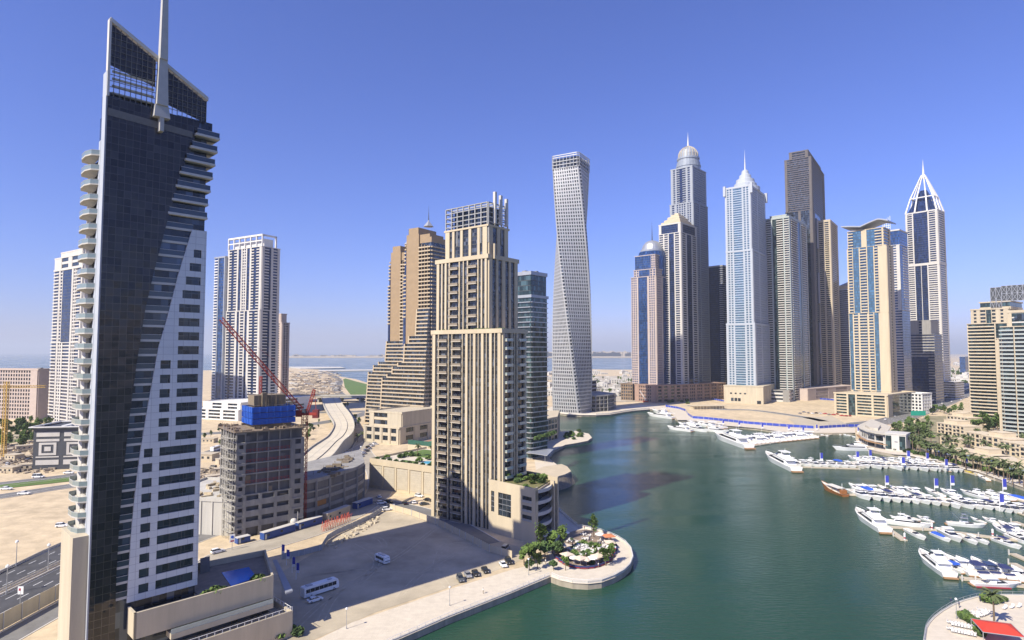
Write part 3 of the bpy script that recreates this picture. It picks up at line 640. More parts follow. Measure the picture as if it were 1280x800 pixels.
# ---------- twisted tower: every floor plate turned a little from the one below
def twist_tower():
    Y = 735; H = zt(202, Y); cx = slope(715)*Y; root = thing('twisted_tower', 'silver grey tower twisting ninety degrees as it rises above the canal', 'tower', (cx, Y, 0))
    nf = 74; fh = H/nf; w0, w1 = 36.5, 36.0
    zs = [H*i/nf for i in range(nf+1)]
    def ring(i, k=1.0):
        t = i/nf; a = radians(60 - 90*t); w, d = (w0+(w1-w0)*t)*k/2, (w0+(w1-w0)*t)*k/2; cut = 2.0*k
        P = [(-w+cut,-d),(w-cut,-d),(w,-d+cut),(w,d-cut),(w-cut,d),(-w+cut,d),(-w,d-cut),(-w,-d+cut)]
        return [(x*cos(a)-y*sin(a), x*sin(a)+y*cos(a)) for x, y in P]
    c = MB(); vs = []; fs = []
    for i in range(nf+1): vs += [(x,y,zs[i]) for x, y in ring(i, .965)]
    for i in range(nf):
        for j in range(8): fs.append((i*8+j, i*8+(j+1)%8, (i+1)*8+(j+1)%8, (i+1)*8+j))
    fs.append(tuple(nf*8+j for j in range(8))); c.add(vs, fs); c.build('glazing', g_dark, root)
    s = MB()
    for i in range(nf-3): s.prism(ring(i), zs[i], zs[i]+fh*.36)
    s.build('floor_bands', mat('twist_silver', (.43,.43,.425), .45, .08, .2, metal=.25), root)
    cols = MB()
    for i in range(nf-3):
        A, B = ring(i, .995), ring(i+1, .995)
        for j in range(8):
            p0, p1, q0, q1 = (Vector(v) for v in (A[j], A[(j+1)%8], B[j], B[(j+1)%8])); L = (p1-p0).length; n = 11 if j in (0,2,4,6) else 1
            for k in range(n if n > 1 else 1):
                for t in ((k+.5)/n,) if n > 1 else (.0,):
                    a_ = p0.lerp(p1, t); b_ = q0.lerp(q1, t); d = (p1-p0).normalized()*(.66 if n > 1 else .7); nn = Vector((d.y,-d.x)).normalized()*-.9
                    cols.add([(a_.x-d.x,a_.y-d.y,zs[i]),(a_.x+d.x,a_.y+d.y,zs[i]),(a_.x+d.x+nn.x,a_.y+d.y+nn.y,zs[i]),(a_.x-d.x+nn.x,a_.y-d.y+nn.y,zs[i]),
                              (b_.x-d.x,b_.y-d.y,zs[i+1]),(b_.x+d.x,b_.y+d.y,zs[i+1]),(b_.x+d.x+nn.x,b_.y+d.y+nn.y,zs[i+1]),(b_.x-d.x+nn.x,b_.y-d.y+nn.y,zs[i+1])],
                             [(0,1,5,4),(1,2,6,5),(2,3,7,6),(3,0,4,7),(4,5,6,7),(3,2,1,0)])
    cols.build('cladding_columns', MATS['twist_silver'], root)
    cr = MB(); R = ring(nf, 1.0)      # open crown still being finished
    for i in range(3): cr.prism(ring(nf-3+i, 1.02), zs[nf-3+i], zs[nf-3+i]+.8)
    for j in range(8):
        a_, b_ = Vector(R[j]), Vector(R[(j+1)%8]); n = 7 if j % 2 == 0 else 1
        for k in range(n): p = a_.lerp(b_, k/n); cr.tube((p.x,p.y,zs[nf-3]),(p.x,p.y,H+(5 if random.random()>.5 else 2.5)), .5, n=4)
    for k in (1.5, 4): 
        for j in range(8):
            if random.random() > .25: cr.tube((*R[j],H+k),(*R[(j+1)%8],H+k), .6, n=4)
    cr.build('unfinished_crown', MATS['twist_silver'], root)
twist_tower()
arc_block('pavilion_building', 'low curved grey pavilion at the foot of the twisted tower', 'building', [G(718,512),G(730,514.5),G(745,515),G(760,514),G(770,511),(118,820),(80,820),(76,770)], 19, 4, greyc, g_dark)
T = Tower('pavilion_building', 'small grey plant building stacked on the curved pavilion roof', 'building', (722,738,752), 790, 30, b=20, wall=greyc, gl=g_dark, slab=silver, z=19); T.tier(0, 15, 5, F0='S4', F1='S3', roof=1); T.done()

# ---------- right bank towers, left to right
def dome(T, x, y, z, r, prof, m, name='dome', n=24):
    b = MB(); b.lathe([(r*a, z+h) for a, h in prof], n, x, y); return b.build(name, m, T.root)
T = Tower('domed_tower', 'pink and blue glass tower with grey dome, leftmost of the right bank skyline', 'tower', (790,821,842), 900, 42, wall=pinkst, gl=g_blue, slab=pinkst)
z1 = T.h(312); zs_ = T.h(336)
T.tier(0, T.h(345), 3.6, F0='Q2 W.4 G3 W.5 Q2 W.3', F1='W.4 Q2 W.4 G2.4 W.4 Q2', roof=.8)
T.tier(T.h(345), zs_, 3.6, l=5, bk=5, F0='Q1.4 G3 Q1.6', F1='Q2 G2 Q1.4', roof=.8)
T.tier(zs_, T.h(318), 3.6, l=6, r=2, f=2, bk=6, F0='G4 Q1', F1='Q1 G4', roof=.8)
x, y = -T.a/2+1, T.b/2; r = min(T.a, T.b)*.40
dome(T, x, y, T.h(342), r, [(1.3,0),(1.3,T.h(318)-T.h(342)),(1.22,T.h(318)-T.h(342)+8),(1.05,T.h(318)-T.h(342)+9)], g_blue, 'drum'); dome(T, x, y, T.h(318)+9, r, [(1.08,0),(1.08,3),(.95,3.2)], silver, 'drum_ring'); dome(T, x, y, T.h(318)+12, r, [(.97,0),(.93,4),(.82,8),(.62,12),(.35,14.5),(.12,15.4)], metal)
spire(T, x, y, T.h(318)+27, T.h(276, x, y), .9, dmetal); T.done()

T = Tower('white_tower', 'white tower with blue centre strips and cream tiered roof, in front of the tallest tower', 'tower', (826,853,873), 905, 42, wall=offwhite, gl=g_deep, slab=offwhite)
z1 = T.h(279); T.tier(0, z1-14, 3.5, F0='E1.6 W.5 E1.4 W.4 G2 W.4 E1.6 W.6', F1='W.6 E1.4 W.4 G2 W.4 E1.6 W.4', roof=.8); T.tier(z1-13, z1, 3.5, F0='W.7 G5 W.7', F1='W.7 G5 W.7', roof=1.6)
b = MB(); x0, x1, y0, y1 = -T.a, 0, 0, T.b; xm, ym = (x0+x1)/2, (y0+y1)/2; zz = z1+1
for k, hh in ((1.02,1.6),(.9,3.5),(.74,4),(.56,5),(.36,4),(.18,3)):
    w, d = (x1-x0)/2*k, (y1-y0)/2*k; b.box(xm-w, ym-d, zz, xm+w, ym+d, zz+hh*.75); k2 = k*.9; w2, d2 = w*.9, d*.9
    b.add([(xm-w,ym-d,zz+hh*.75),(xm+w,ym-d,zz+hh*.75),(xm+w,ym+d,zz+hh*.75),(xm-w,ym+d,zz+hh*.75),(xm-w2,ym-d2,zz+hh),(xm+w2,ym-d2,zz+hh),(xm+w2,ym+d2,zz+hh),(xm-w2,ym+d2,zz+hh)],
          [(0,1,5,4),(1,2,6,5),(2,3,7,6),(3,0,4,7),(4,5,6,7)]); zz += hh
b.build('tiered_roof', cream, T.root); T.done()

bw2 = mat('blue_grey_panels', (.30,.325,.36), .5, .06, .2)
T = Tower('crowned_tower', 'tallest grey and blue tower with ringed dome crown and needle spire', 'tower', (842,869,886), 960, 42, wall=bw2, gl=g_deep, slab=bw2)
zc = T.h(208); zm = T.h(253); T.tier(0, zm, 3.6, l=-2, r=-1, f=-1, bk=-2, F0='W.5 Q1.4 W.5 Q3.5 W.4 Q1.6 W.6', F1='W.5 Q2 W.5 Q3 W.4', roof=1.5)
T.tier(zm, zc, 3.6, F0='W.6 Q1.2 W.3 E1.2 G1 E1.2 W.4 Q1.4 W.6', F1='W.5 Q5 W.5', roof=1.5)
x, y = -T.a/2, T.b/2; r = min(T.a, T.b)*.52
dome(T, x, y, zc+1, r, [(1.0,0),(1.0,6),(1.04,6),(1.04,9),(.98,9),(.98,14),(.9,15),(.9,19),(.95,19),(.95,22),(.8,22.5)], crowngrey, 'ringed_drum'); dome(T, x, y, zc+23, r, [(.82,0),(.80,7),(.66,13),(.45,17),(.2,20),(.08,21)], crowngrey)
b = MB()
for i in range(20):
    t = 2*pi*i/20; P = [(.84,0),(.82,7),(.68,13),(.47,17.3),(.1,21.3)]
    for k in range(4): b.tube((x+r*P[k][0]*cos(t), y+r*P[k][0]*sin(t), zc+23+P[k][1]), (x+r*P[k+1][0]*cos(t), y+r*P[k+1][0]*sin(t), zc+23+P[k+1][1]), .5, n=4)
b.build('dome_ribs', cream, T.root); spire(T, x, y, zc+43, T.h(165, x, y), 1.6, white); T.done()

T = Tower('office_tower', 'plain blue grey slab tower between the crowned tower and the silver spired tower', 'tower', (884,905,926), 1010, 45, wall=metal, gl=g_deep, slab=metal); T.tier(0, T.h(333), 3.6, F0='G4 S1', F1='R5 W.4', roof=2); T.plant(T.h(333)+1, 3, 7, m=silver); T.done()

T = Tower('spired_tower', 'silver blue tower with stepped round crown and spire above a sandstone podium', 'tower', (909,944,963), 862, 38, wall=bluewhite, gl=g_sky, slab=bluewhite)
za, zb, z1 = T.h(406), T.h(313), T.h(232)
F0s = 'W.4 Q1.6 W.3 H2.6 W.3 Q1.8 W.4'; F1s = 'W.4 Q1.4 W.3 Q2 W.4'
T.tier(0, za, 3.5, F0=F0s, F1=F1s, roof=2.4); T.tier(za+2, zb, 3.5, l=1, r=1.5, f=1, bk=2, F0=F0s, F1=F1s, roof=2.0); T.tier(zb+2, z1, 3.5, l=1, r=2.5, f=1.5, bk=3, F0=F0s, F1=F1s, roof=2.2)
b = MB()
for q in ((-T.a, .5), (-T.a+1, T.b-2), (-1, .5), (-1, T.b-2)): b.box(q[0]-1.5, q[1]-1.5, z1-10, q[0]+2, q[1]+2, z1+5)
b.build('corner_turrets', bluewhite, T.root)
x, y = -T.a/2-.5, T.b/2-.5; r = min(T.a,T.b)*.5
dome(T, x, y, z1+1.5, r, [(1.05,0),(1.05,6),(.82,8),(.82,12),(.68,14),(.66,19),(.45,21),(.42,26),(.28,28),(.24,33),(.1,35)], bluewhite, 'stepped_crown'); spire(T, x, y, z1+35, T.h(187, x, y), 1.1, white); T.done()
T = Tower('podium_building', 'sandstone box podium with row of dark openings under the silver spired tower', 'building', (904,953,981), 842, 33, wall=tanwall, gl=g_dark, slab=cream)
z1 = T.h(484); T.W.box(-T.a, 0, 0, 0, T.b, z1); T.W.box(-T.a-.5, -.5, z1, .5, T.b+.5, z1+1.2)
for i, (s, w, z) in enumerate(((.18,.07,3),(.27,.07,3),(.36,.07,3),(.84,.1,0.2),(.16,.05,13),(.28,.05,13),(.4,.05,13),(.52,.05,13))):
    b = MB(); b.fb((-T.a,0,0), T.a*s, T.a*(s+w), .02, .15, z, z+(4.5 if z < 10 else 2)); b.build('opening', g_dark, T.root)
for i in range(9):
    b = MB(); b.fb((0,0,pi/2), T.b*(.03+i*.106), T.b*(.035+i*.106), .02, .3, 0, z1); b.build('pilaster', cream, T.root)
T.done()
T = Tower('podium_building', 'long red brown brick podium beneath the domed tower and its white neighbour', 'building', (777,819,925), 862, 58, a=42, b=150, wall=mat('red_brown_brick', (.33,.22,.165), .85, .12, .2), gl=g_dark, slab=pinkst)
z1 = T.h(483); T.tier(0, z1, 4.5, F0='W1 Q3 W1', F1='W1 P2 W1 P2 W1.5 P2 W1 P2 W1 Q3 W1 Q3 W1 Q3 W1 Q3 W1 Q3 W1 Q3 W1', roof=1.2); T.done()
T = Tower('podium_building', 'dark low podium block beside the twisted tower pavilion', 'building', (776,790,822), 905, 30, b=40, wall=brown, gl=g_dark, slab=brown); T.tier(0, 24, 4.5, F0='Q3', F1='Q3', roof=1); T.done()

T = Tower('residential_tower', 'pair of teal glass balcony shafts joined into one broad tower', 'tower', (961,990,1012), 900, 42, wall=mat('grey_green_panels', (.36,.40,.38), .6, .08, .3), gl=g_teal, slab=offwhite)
z1 = T.h(272); T.tier(0, z1, 3.5, F0='D1.6 W.5 G1.4 D2 W.4 E1.5', F1='W.4 D2 G1 W.4 D1.6 W.3', roof=2); T.tier(z1, z1+5, 5, l=6, r=4, bk=4, f=2, F0='W4', F1='W4', roof=1); T.plant(z1+6, 3, 9, m=offwhite); T.done()
T = Tower('residential_tower', 'dark grey bare concrete tower under construction, tall behind the teal shafts', 'tower', (986,1020,1036), 985, 36, wall=mat('dark_bands', (.13,.115,.11), .8, .15, .3), gl=g_dark, slab=mat('dark_bands', (.13,.115,.11)))
z1 = T.h(196); T.tier(0, T.h(262), 3.6, F0='G3 W.6 G2 W.6', F1='W1 G3 W.4 S2', roof=.6, core=1); T.tier(T.h(262), z1, 3.6, l=1, F0='W.5 S5 W.5', F1='W.3 S3 W.4', roof=1); T.tier(z1, T.h(187), 4, l=8, r=5, f=3, bk=3, F0='W1 S5 W1', F1='W1 S3 W1', roof=1.5)
for zz in (T.h(268), T.h(338), T.h(402), T.h(460)):
    b = MB(); b.fb((0,0,pi/2), T.b*.25, T.b*.75, .8, 1.4, zz-52, zz); b.build('wrapped_panel', mat('wrap_sheet', (.30,.31,.36), .8, .1, .1), T.root)
T.done()
T = Tower('residential_tower', 'slender beige tower rising behind the dark concrete tower', 'tower', (1026,1042,1051), 1010, 38, wall=beige, gl=g_dark, slab=cream); T.tier(0, T.h(277), 3.5, F0='W.5 E1.5 W.6 E1.5 W.5', F1='W.5 E2 W.5', roof=3); T.done()
T = Tower('office_tower', 'blue banded tower with small pale pyramid roof behind the swoop-roofed tower', 'tower', (1050,1072,1095), 1050, 40, wall=metal, gl=g_deep, slab=metal)
z1 = T.h(362); T.tier(0, z1, 3.6, F0='S5', F1='S5', roof=1.5); b = MB(); zt2 = T.h(345); xm, ym = -T.a/2, T.b/2
b.add([(-T.a,0,z1+8),(0,0,z1+8),(0,T.b,z1+8),(-T.a,T.b,z1+8),(xm,ym,zt2+6)], [(0,1,4),(1,2,4),(2,3,4),(3,0,4),(3,2,1,0)]); b.box(-T.a+1,1,z1+1,-1,T.b-1,z1+8); b.build('pyramid_roof', cream, T.root); T.done()

# ---------- cream tower with swooping roof
T = Tower('cream_tower', 'cream and pale blue glass tower with a swooping winged roof', 'tower', (1063,1112,1120), 716, 48, wall=cream, gl=g_sky, slab=cream, near=True)
z1 = T.h(284); zm = T.h(390); zs_ = T.h(306); a = T.a
T.tier(0, 26, 4, F0='W.6 G1.3 W1.6 G2 W1.6 G1.3 W2.6', F1='W3', roof=.3)
T.tier(26, zm, 3.5, F0='G1.2 W.4 B1.4 W.6 B2.4 W.6 B1.4 W.3 G1.4 W3', F1='W2 E1 W2', roof=.3)
T.tier(zm, zs_, 3.5, F0='W.3 B1.2 W.2 G1.8 W.3 B1.9 W.3 G1.8 W.3 B1 W2.4', F1='W2 E1 W2', roof=.3)
T.tier(zs_, z1, 3.5, l=1, r=2.5, f=.5, F0='B1.3 G2 W1.3 G2 B1.6 W.4', F1='S4 W1', roof=.6)
b = MB(); n = 24
for j in range(n):       # winged roof: thin curved plate with thickness
    def zz(t): return z1+3.5 + 3.5*abs(sin((t-.42)*2.5))*(1 if t < .42 else 2.2)*(1 if t<.8 else 1) - (t-.8)*24*(t>.8)
    t0, t1 = j/n, (j+1)/n; X0, X1 = -a-5+(a+9)*t0, -a-5+(a+9)*t1; za, zb = zz(t0), zz(t1)
    b.add([(X0,-5,za),(X1,-5,zb),(X1,T.b+3,zb),(X0,T.b+3,za),(X0,-5,za+1.5),(X1,-5,zb+1.5),(X1,T.b+3,zb+1.5),(X0,T.b+3,za+1.5)], [(3,2,1,0),(4,5,6,7),(0,1,5,4),(2,3,7,6),(1,2,6,5),(3,0,4,7)])
b.build('winged_roof', silver, T.root); T.done()
T = Tower('podium_building', 'cream and glass podium block wrapping the foot of the swoop-roofed tower', 'building', (1042,1107,1141), 672, 50, wall=cream, gl=g_teal, slab=cream, near=False)
z1 = T.h(495); T.tier(0, z1, 3.6, F0='W.5 S3 W.5 G2 W.5 S4 W.6 S3 W.6', F1='W.6 G3 W.4', roof=1.2, wo=1.0); T.done()
T = Tower('white_blue_tower', 'white tower with dark window bands and blue glass top right of the swoop-roofed tower', 'tower', (1108,1129,1139), 800, 48, wall=offwhite, gl=g_blue, slab=offwhite)
T.tier(0, T.h(388), 3.6, F0='T4', F1='G3', roof=.5); T.tier(T.h(388), T.h(306), 3.6, F0='T4 W1', F1='G1 T2', roof=.5); T.tier(T.h(306), T.h(288), 3.6, F0='G4', F1='G4', roof=1.5)
b = MB(); zz = T.h(288)
for i in range(5): b.box(-T.a+i*2.2, 2, zz, -T.a+i*2.2+.4, 2.5, zz+16+i*1.5)
for i in range(6): b.box(-T.a, 2.05, zz+i*3, -T.a+9, 2.4, zz+i*3+.4)
b.build('roof_lattice', wmetal, T.root); T.done()

# ---------- pointed white tower
T = Tower('pointed_tower', 'white framed blue glass tower with open pointed crown, tallest at the right', 'tower', (1138,1178,1187), 960, 52, wall=offwhite, gl=g_deep, slab=offwhite)
z0_, zm, zs_ = T.h(478), T.h(330), T.h(262); a, b_ = T.a, T.b
T.tier(0, zm, 3.6, F0='W.5 T2 W.3 G2 W.2 G2 W.4 T3 W.6', F1='W.6 T3 W.5', roof=3)
T.tier(zm+4, zs_, 3.6, F0='W.5 E1.4 W.4 G4.2 W.4 E1.8 W.6', F1='W.6 E3 W.5', roof=1)
b = MB(); apex = T.h(222, -a/2, b_/2); top = T.h(199, -a/2, b_/2); xm, ym = -a/2, b_/2
b.add([(-a+2,2,zs_+1),(-2,2,zs_+1),(-2,b_-2,zs_+1),(-a+2,b_-2,zs_+1),(xm-4,ym-3,apex-22),(xm+4,ym-3,apex-22),(xm+4,ym+3,apex-22),(xm-4,ym+3,apex-22)], [(0,1,5,4),(1,2,6,5),(2,3,7,6),(3,0,4,7),(4,5,6,7)]); b.build('crown_glazing', g_deep, T.root)
b = MB()
for (X, Yy) in ((-a,0),(0,0),(0,b_),(-a,b_),(-a*.7,-.5),(-a*.3,-.5),(0,b_/2),(-a,b_/2)):
    P = Vector((X,Yy,zs_)); Q = Vector((xm+(X-xm)*.72, ym+(Yy-ym)*.72, zs_+(apex-zs_)*.42)); R = Vector((xm+(X-xm)*.10, ym+(Yy-ym)*.10, apex+4))
    b.tube(P, Q, 1.5, 1.3, 4); b.tube(Q, R, 1.3, .9, 4)
for k in (.0,.42):
    f_ = lambda X, Yy: (xm+(X-xm)*(1-.28*k/.42), ym+(Yy-ym)*(1-.28*k/.42), zs_+(apex-zs_)*k)
    C4 = [f_(-a,0), f_(0,0), f_(0,b_), f_(-a,b_)]
    for i in range(4): b.tube(C4[i], C4[(i+1)%4], 1.1, n=4)
b.build('crown_frame', white, T.root); spire(T, xm, ym, apex-2, top, 2.2, white); T.done()
T = Tower('unfinished_tower', 'grey unfinished tower of bare floor slabs before the pointed white tower', 'tower', (1137,1168,1178), 850, 50, wall=greyc, gl=g_deep, slab=greyc)
T.tier(0, T.h(446), 4, F0='G3 S1', F1='S3', roof=.5); T.tier(T.h(446), T.h(418), 4, F0='T4', F1='T4', roof=.5); T.tier(T.h(418), T.h(401), 4, l=2, r=4, f=1, F0='W3 S1 W3', F1='W3', roof=1); T.plant(T.h(401), 3, 4); T.done()
T = Tower('white_blue_tower', 'small white block building with window grid beside the curving road', 'building', (1144,1150,1162), 712, 60, a=30, wall=white, gl=g_dark, slab=white); T.root.name = 'office_block'; T.tier(0, T.h(493), 3.6, F0='Q3', F1='W.3 Q3 W.3', roof=1); T.done()
T = Tower('office_block', 'dark blue glass low block behind the small white block', 'building', (1118,1150,1160), 760, 50, wall=metal, gl=g_blue, slab=white); T.tier(0, T.h(497), 3.6, F0='T4', F1='T4', roof=1); T.done()
T = Tower('car_park_building', 'grey slab-edged car park at the foot of the pointed white tower', 'building', (1172,1192,1203), 930, 54, wall=offwhite, gl=g_dark, slab=offwhite); T.tier(0, T.h(478), 4, F0='T4', F1='T4', roof=.5); T.done()
T = Tower('podium_building', 'brown podium behind the sandy plot below the teal towers', 'building', (985,1008,1066), 905, 52, a=60, wall=pinkst, gl=g_dark, slab=tanwall); T.tier(0, T.h(487), 5, F0='Q3 W1', F1='W2 Q3 W2 Q3 W2', roof=1); T.done()
T = Tower('podium_building', 'grey podium terrace at the base of the teal balcony shafts', 'building', (955,985,1010), 880, 36, b=40, wall=greyc, gl=g_dark, slab=offwhite); T.tier(0, T.h(489), 5, F0='T3 W1', F1='T3', roof=1); T.done()

# ---------- right hand apartment towers
T = Tower('apartment_tower', 'beige and glass apartment tower with dark lattice panels on its roof', 'tower', (1211,1262,1330), 590, 54, b=42, wall=beige, gl=g_teal, slab=cream, near=True)
z1 = T.h(404); T.tier(0, z1, 3.35, F0='B2.2 B2 B2.2 W.3 G1.6 G1 W.3', F1='W1 P1 W2 P1 W2', roof=.5)
z2 = T.h(386); T.tier(z1, z2, 3.5, l=3, f=2, F0='W.4 P1 W.6 P1.6 G1.2 P1.2 W.8 P1 W1', F1='W2 P1 W2', roof=1); T.tier(z2, T.h(377), 6, l=10, r=-1, f=4, F0='S5', F1='S5', roof=1)
def lattice(T, fc, L, z0, z1, n):
    b = MB(); b.fb(fc, 0, L, -.3, 0, z0, z1, 1)
    for i in range(n+1): b.fb(fc, L*i/n-.2, L*i/n+.2, 0, .35, z0, z1)
    for k in (0, .5, 1): b.fb(fc, 0, L, 0, .3, z0+(z1-z0)*k-.2, z0+(z1-z0)*k+.2)
    ox, oy, a = fc; e = Vector((cos(a), sin(a), 0)); o = Vector((ox, oy, 0))+Vector((sin(a), -cos(a), 0))*.2
    for i in range(n):
        for k in range(2):
            A = z0+(z1-z0)*k/2; B = z0+(z1-z0)*(k+1)/2; s0, s1 = L*i/n, L*(i+1)/n
            b.tube(o+e*s0+Vector((0,0,A)), o+e*s1+Vector((0,0,B)), .22, n=4); b.tube(o+e*s1+Vector((0,0,A)), o+e*s0+Vector((0,0,B)), .22, n=4)
    b.build('lattice_panel', [metal, dmetal], T.root)
za, zb = T.h(376), T.h(358)
lattice(T, (-T.a+19,3.5,0), 9, T.h(390), zb, 2); lattice(T, (-T.a+28,3.4,0), 21, za, zb+1, 5); T.done()
T = Tower('apartment_tower', 'nearest apartment tower at the right edge with curved glass balcony bands', 'tower', (1246,1330,1400), 480, 54, b=30, wall=beige, gl=g_teal, slab=offwhite, near=True)
z1 = T.h(407); T.tier(0, z1, 3.35, l=3.5, f=1, F0='D3 W.3 D4 W.3 D4 D3', F1='D4', roof=.6)
T.tier(0, z1-10, 3.35, l=0, r=T.a-4.5, f=2, F0='W.6 P1.6 W.6', F1='W1', roof=.6); T.tier(z1, T.h(388), 3.6, l=8, f=5, F0='W.4 H3 W.3 H3 W.3', F1='W3', roof=1.6)
b = MB(); xm = -T.a+17; zz = T.h(398)
pts = [(xm+6*cos(pi*i/12), zz+5*sin(pi*i/12)) for i in range(13)]; b.xz(pts, 4.0, 4.9); b.build('arched_window', g_dark, T.root); T.done()
# ================================================================== SAIL TOWER (near left) and its podium
A1 = radians(46.5); C1 = (slope(122)*135, 135.0)
e1 = (cos(A1), sin(A1)); n1 = (sin(A1), -cos(A1))        # along the front, outward normal
def fp(px, py, off=0.0):
    """where a sight line meets the tower's front plane: local (x, z)"""
    d = ray(px, py); ox, oy = C1[0]+n1[0]*off, C1[1]+n1[1]*off
    # d*t = o + e*s
    det = d[0]*(-e1[1]) + e1[0]*d[1]
    t = (ox*(-e1[1]) + e1[0]*oy)/det; s = (d[0]*oy - d[1]*ox)/det
    return (s, CH + d[2]*t)
R1 = thing('sail_tower', 'tall dark glass tower with slanted lattice top and mast, nearest at the left', 'tower', (C1[0], C1[1], 0), A1)
def interp(tab, z):
    tab = sorted(tab, key=lambda p: p[1])
    if z <= tab[0][1]: return tab[0][0]
    for (x0,z0),(x1,z1) in zip(tab, tab[1:]):
        if z <= z1: return x0+(x1-x0)*(z-z0)/(z1-z0)
    return tab[-1][0]
gl_edge = [fp(x,y) for x,y in [(257,127),(243,172),(223.5,220),(204,290.5),(191,340),(180,388),(169.5,454),(160.5,520),(153,590),(148,650),(144,720),(142,800)]]
cl_edge = [fp(x,y) for x,y in [(240,287),(222,345),(208,400),(198,433),(184,510),(174,571),(168,620),(163.5,667),(158,752)]]
XR = fp(252,440)[0]; ZC = fp(240,287)[1]; ZB = (fp(158,752)[1]+fp(245,732)[1])/2
ztl = fp(143,30)[1]; ztr = fp(257,127)[1]; XTR = fp(257,127)[0]
print('sail', XR, ZC, ZB, ztl, ztr, XTR)
ZS_l, ZS_r = fp(138,122)[1], fp(246,153)[1]            # top of the closed curtain wall
fw = fp(133,440)[0]*0
ge = sorted(gl_edge, key=lambda p: p[1])
# the curtain wall leans with the diagonal edge
low = [(0,4)] + [(x,z) for x,z in ge if z < ZS_r-1]
b = MB(); b.xz([(0,4)]+[(max(x,1),max(z,4)) for x,z in ge if z < ZS_r-1]+[(interp(ge,ZS_r),ZS_r),(0,ZS_l)], -.9, .2); b.build('curtain_wall', g_bronze, R1)
# open slanted lattice top
b = MB(); m_l = mat('lattice_metal', (.16,.15,.13), .5, .1, 1, metal=.4)
def ztop(x): return ztl+(ztr-ztl)*x/XTR
def zlo(x): return ZS_l+(ZS_r-ZS_l)*x/XTR
nx = 19
for i in range(nx+1):
    x = XTR*i/nx; 
    b.tube((x,-.6,zlo(x)), (x,-.6,ztop(x)), .10, n=4)
z = min(ZS_l,ZS_r)
while z < ztl:
    xe = XTR
    xs = 0 if z > ZS_l else XTR*(ZS_l-z)/(ZS_l-ZS_r) if ZS_l != ZS_r else 0
    if z > ztr: xe = XTR*(ztl-z)/(ztl-ztr)
    if xe > xs: b.tube((xs,-.6,z),(xe,-.6,z), .09, n=4)
    z += 1.45
b.build('crown_lattice', m_l, R1)
b = MB(); b.xz([(0,ZS_l+7.5),(0,ztl-.3),(9.6,ztop(9.6)-.3),(9.6,zlo(9.6)+5.5)], -.45, -.35); b.xz([(12,zlo(12)+2.2),(12,ztop(12)-.3),(XTR,ztr-.3),(XTR,zlo(XTR)+.2)], -.45, -.35)
b.build('crown_glass', g_bronze, R1)
b = MB()
for k in range(4): b.box(.8, -.5, ZS_l+.8+k*1.7, 9.4, -.2, ZS_l+1.3+k*1.7)
b.build('louvre_bank', tanwall, R1)
b = MB(); b.xz([(0,ztl),(0,ztl+.9),(XTR+.3,ztr+.9),(XTR+.3,ztr)], -1.1, .5); b.box(-.25,-1.0,ZS_l,.25,.6,ztl+.6); b.build('slanted_cap_beam', offwhite, R1)
b = MB(); b.xz([(.2,ZS_l-4.5),(.2,ZS_l-2.8),(interp(ge,ZS_l-7),zlo(XTR)-3),(interp(ge,ZS_l-7),zlo(XTR)-4.5)], -1.0, -.9); b.build('facade_band', m_l, R1)
# mast
mx_, mz0 = fp(198, 167); mzw = fp(198,150)[1]; mz1 = fp(200,78)[1]
b = MB(); b.box(mx_-.45, -2.6, mz0, mx_+.45, -.8, mzw)
def taper(z0, w0, z1, w1, d0=1.3, d1=.6):
    b.add([(mx_-w0,-1.9-d0*.6,z0),(mx_+w0,-1.9-d0*.6,z0),(mx_+w0,-.9,z0),(mx_-w0,-.9,z0),(mx_-w1,-1.9-d1*.6,z1),(mx_+w1,-1.9-d1*.6,z1),(mx_+w1,-.9,z1),(mx_-w1,-.9,z1)], [(3,2,1,0),(4,5,6,7),(0,1,5,4),(1,2,6,5),(2,3,7,6),(3,0,4,7)])
taper(mzw, 1.75, mzw+3, 1.45); taper(mzw+3, 1.25, mz1, .9); taper(mz1, .85, 160, .6); taper(160, .55, 182, .15)
b.build('mast', mat('mast_concrete', (.42,.41,.38), .7, .1, .4), R1)
# body behind
core = MB()
core.box(.1, .25, 0, XR-.3, 13, 118); core.box(.1, .25, 118, XR-.3, 6, ztr-9); core.box(.1, .25, ztr-9, 10, 5, ztr-4)
core.build('glazing', g_dark, R1)
w = MB(); w.box(-.3, -.6, 0, .1, 2.6, ZS_l+6); w.box(0.1, 13, 0, 2.5, 13.5, 118)
w.box(5, 13.5, 0, 19, 24, 116); w.build('wall', bluewhite, R1)
w = MB(); w.prism([(x-C1[0],y-C1[1]) for x,y in ()] or [(0,0),(1,0),(1,1)], 0, .1) if False else None
# unseen wing added behind the tower to widen its shadow on the lot
wx0 = Matrix.Rotation(-A1, 4, 'Z')
def loc(x, y): v_ = wx0 @ Vector((x-C1[0], y-C1[1], 0)); return (v_.x, v_.y)
b = MB(); b.prism([loc(-109,161),loc(-99,161),loc(-101,194),loc(-113,194)], 0, 118); b.build('shadow_wing', offwhite, R1)
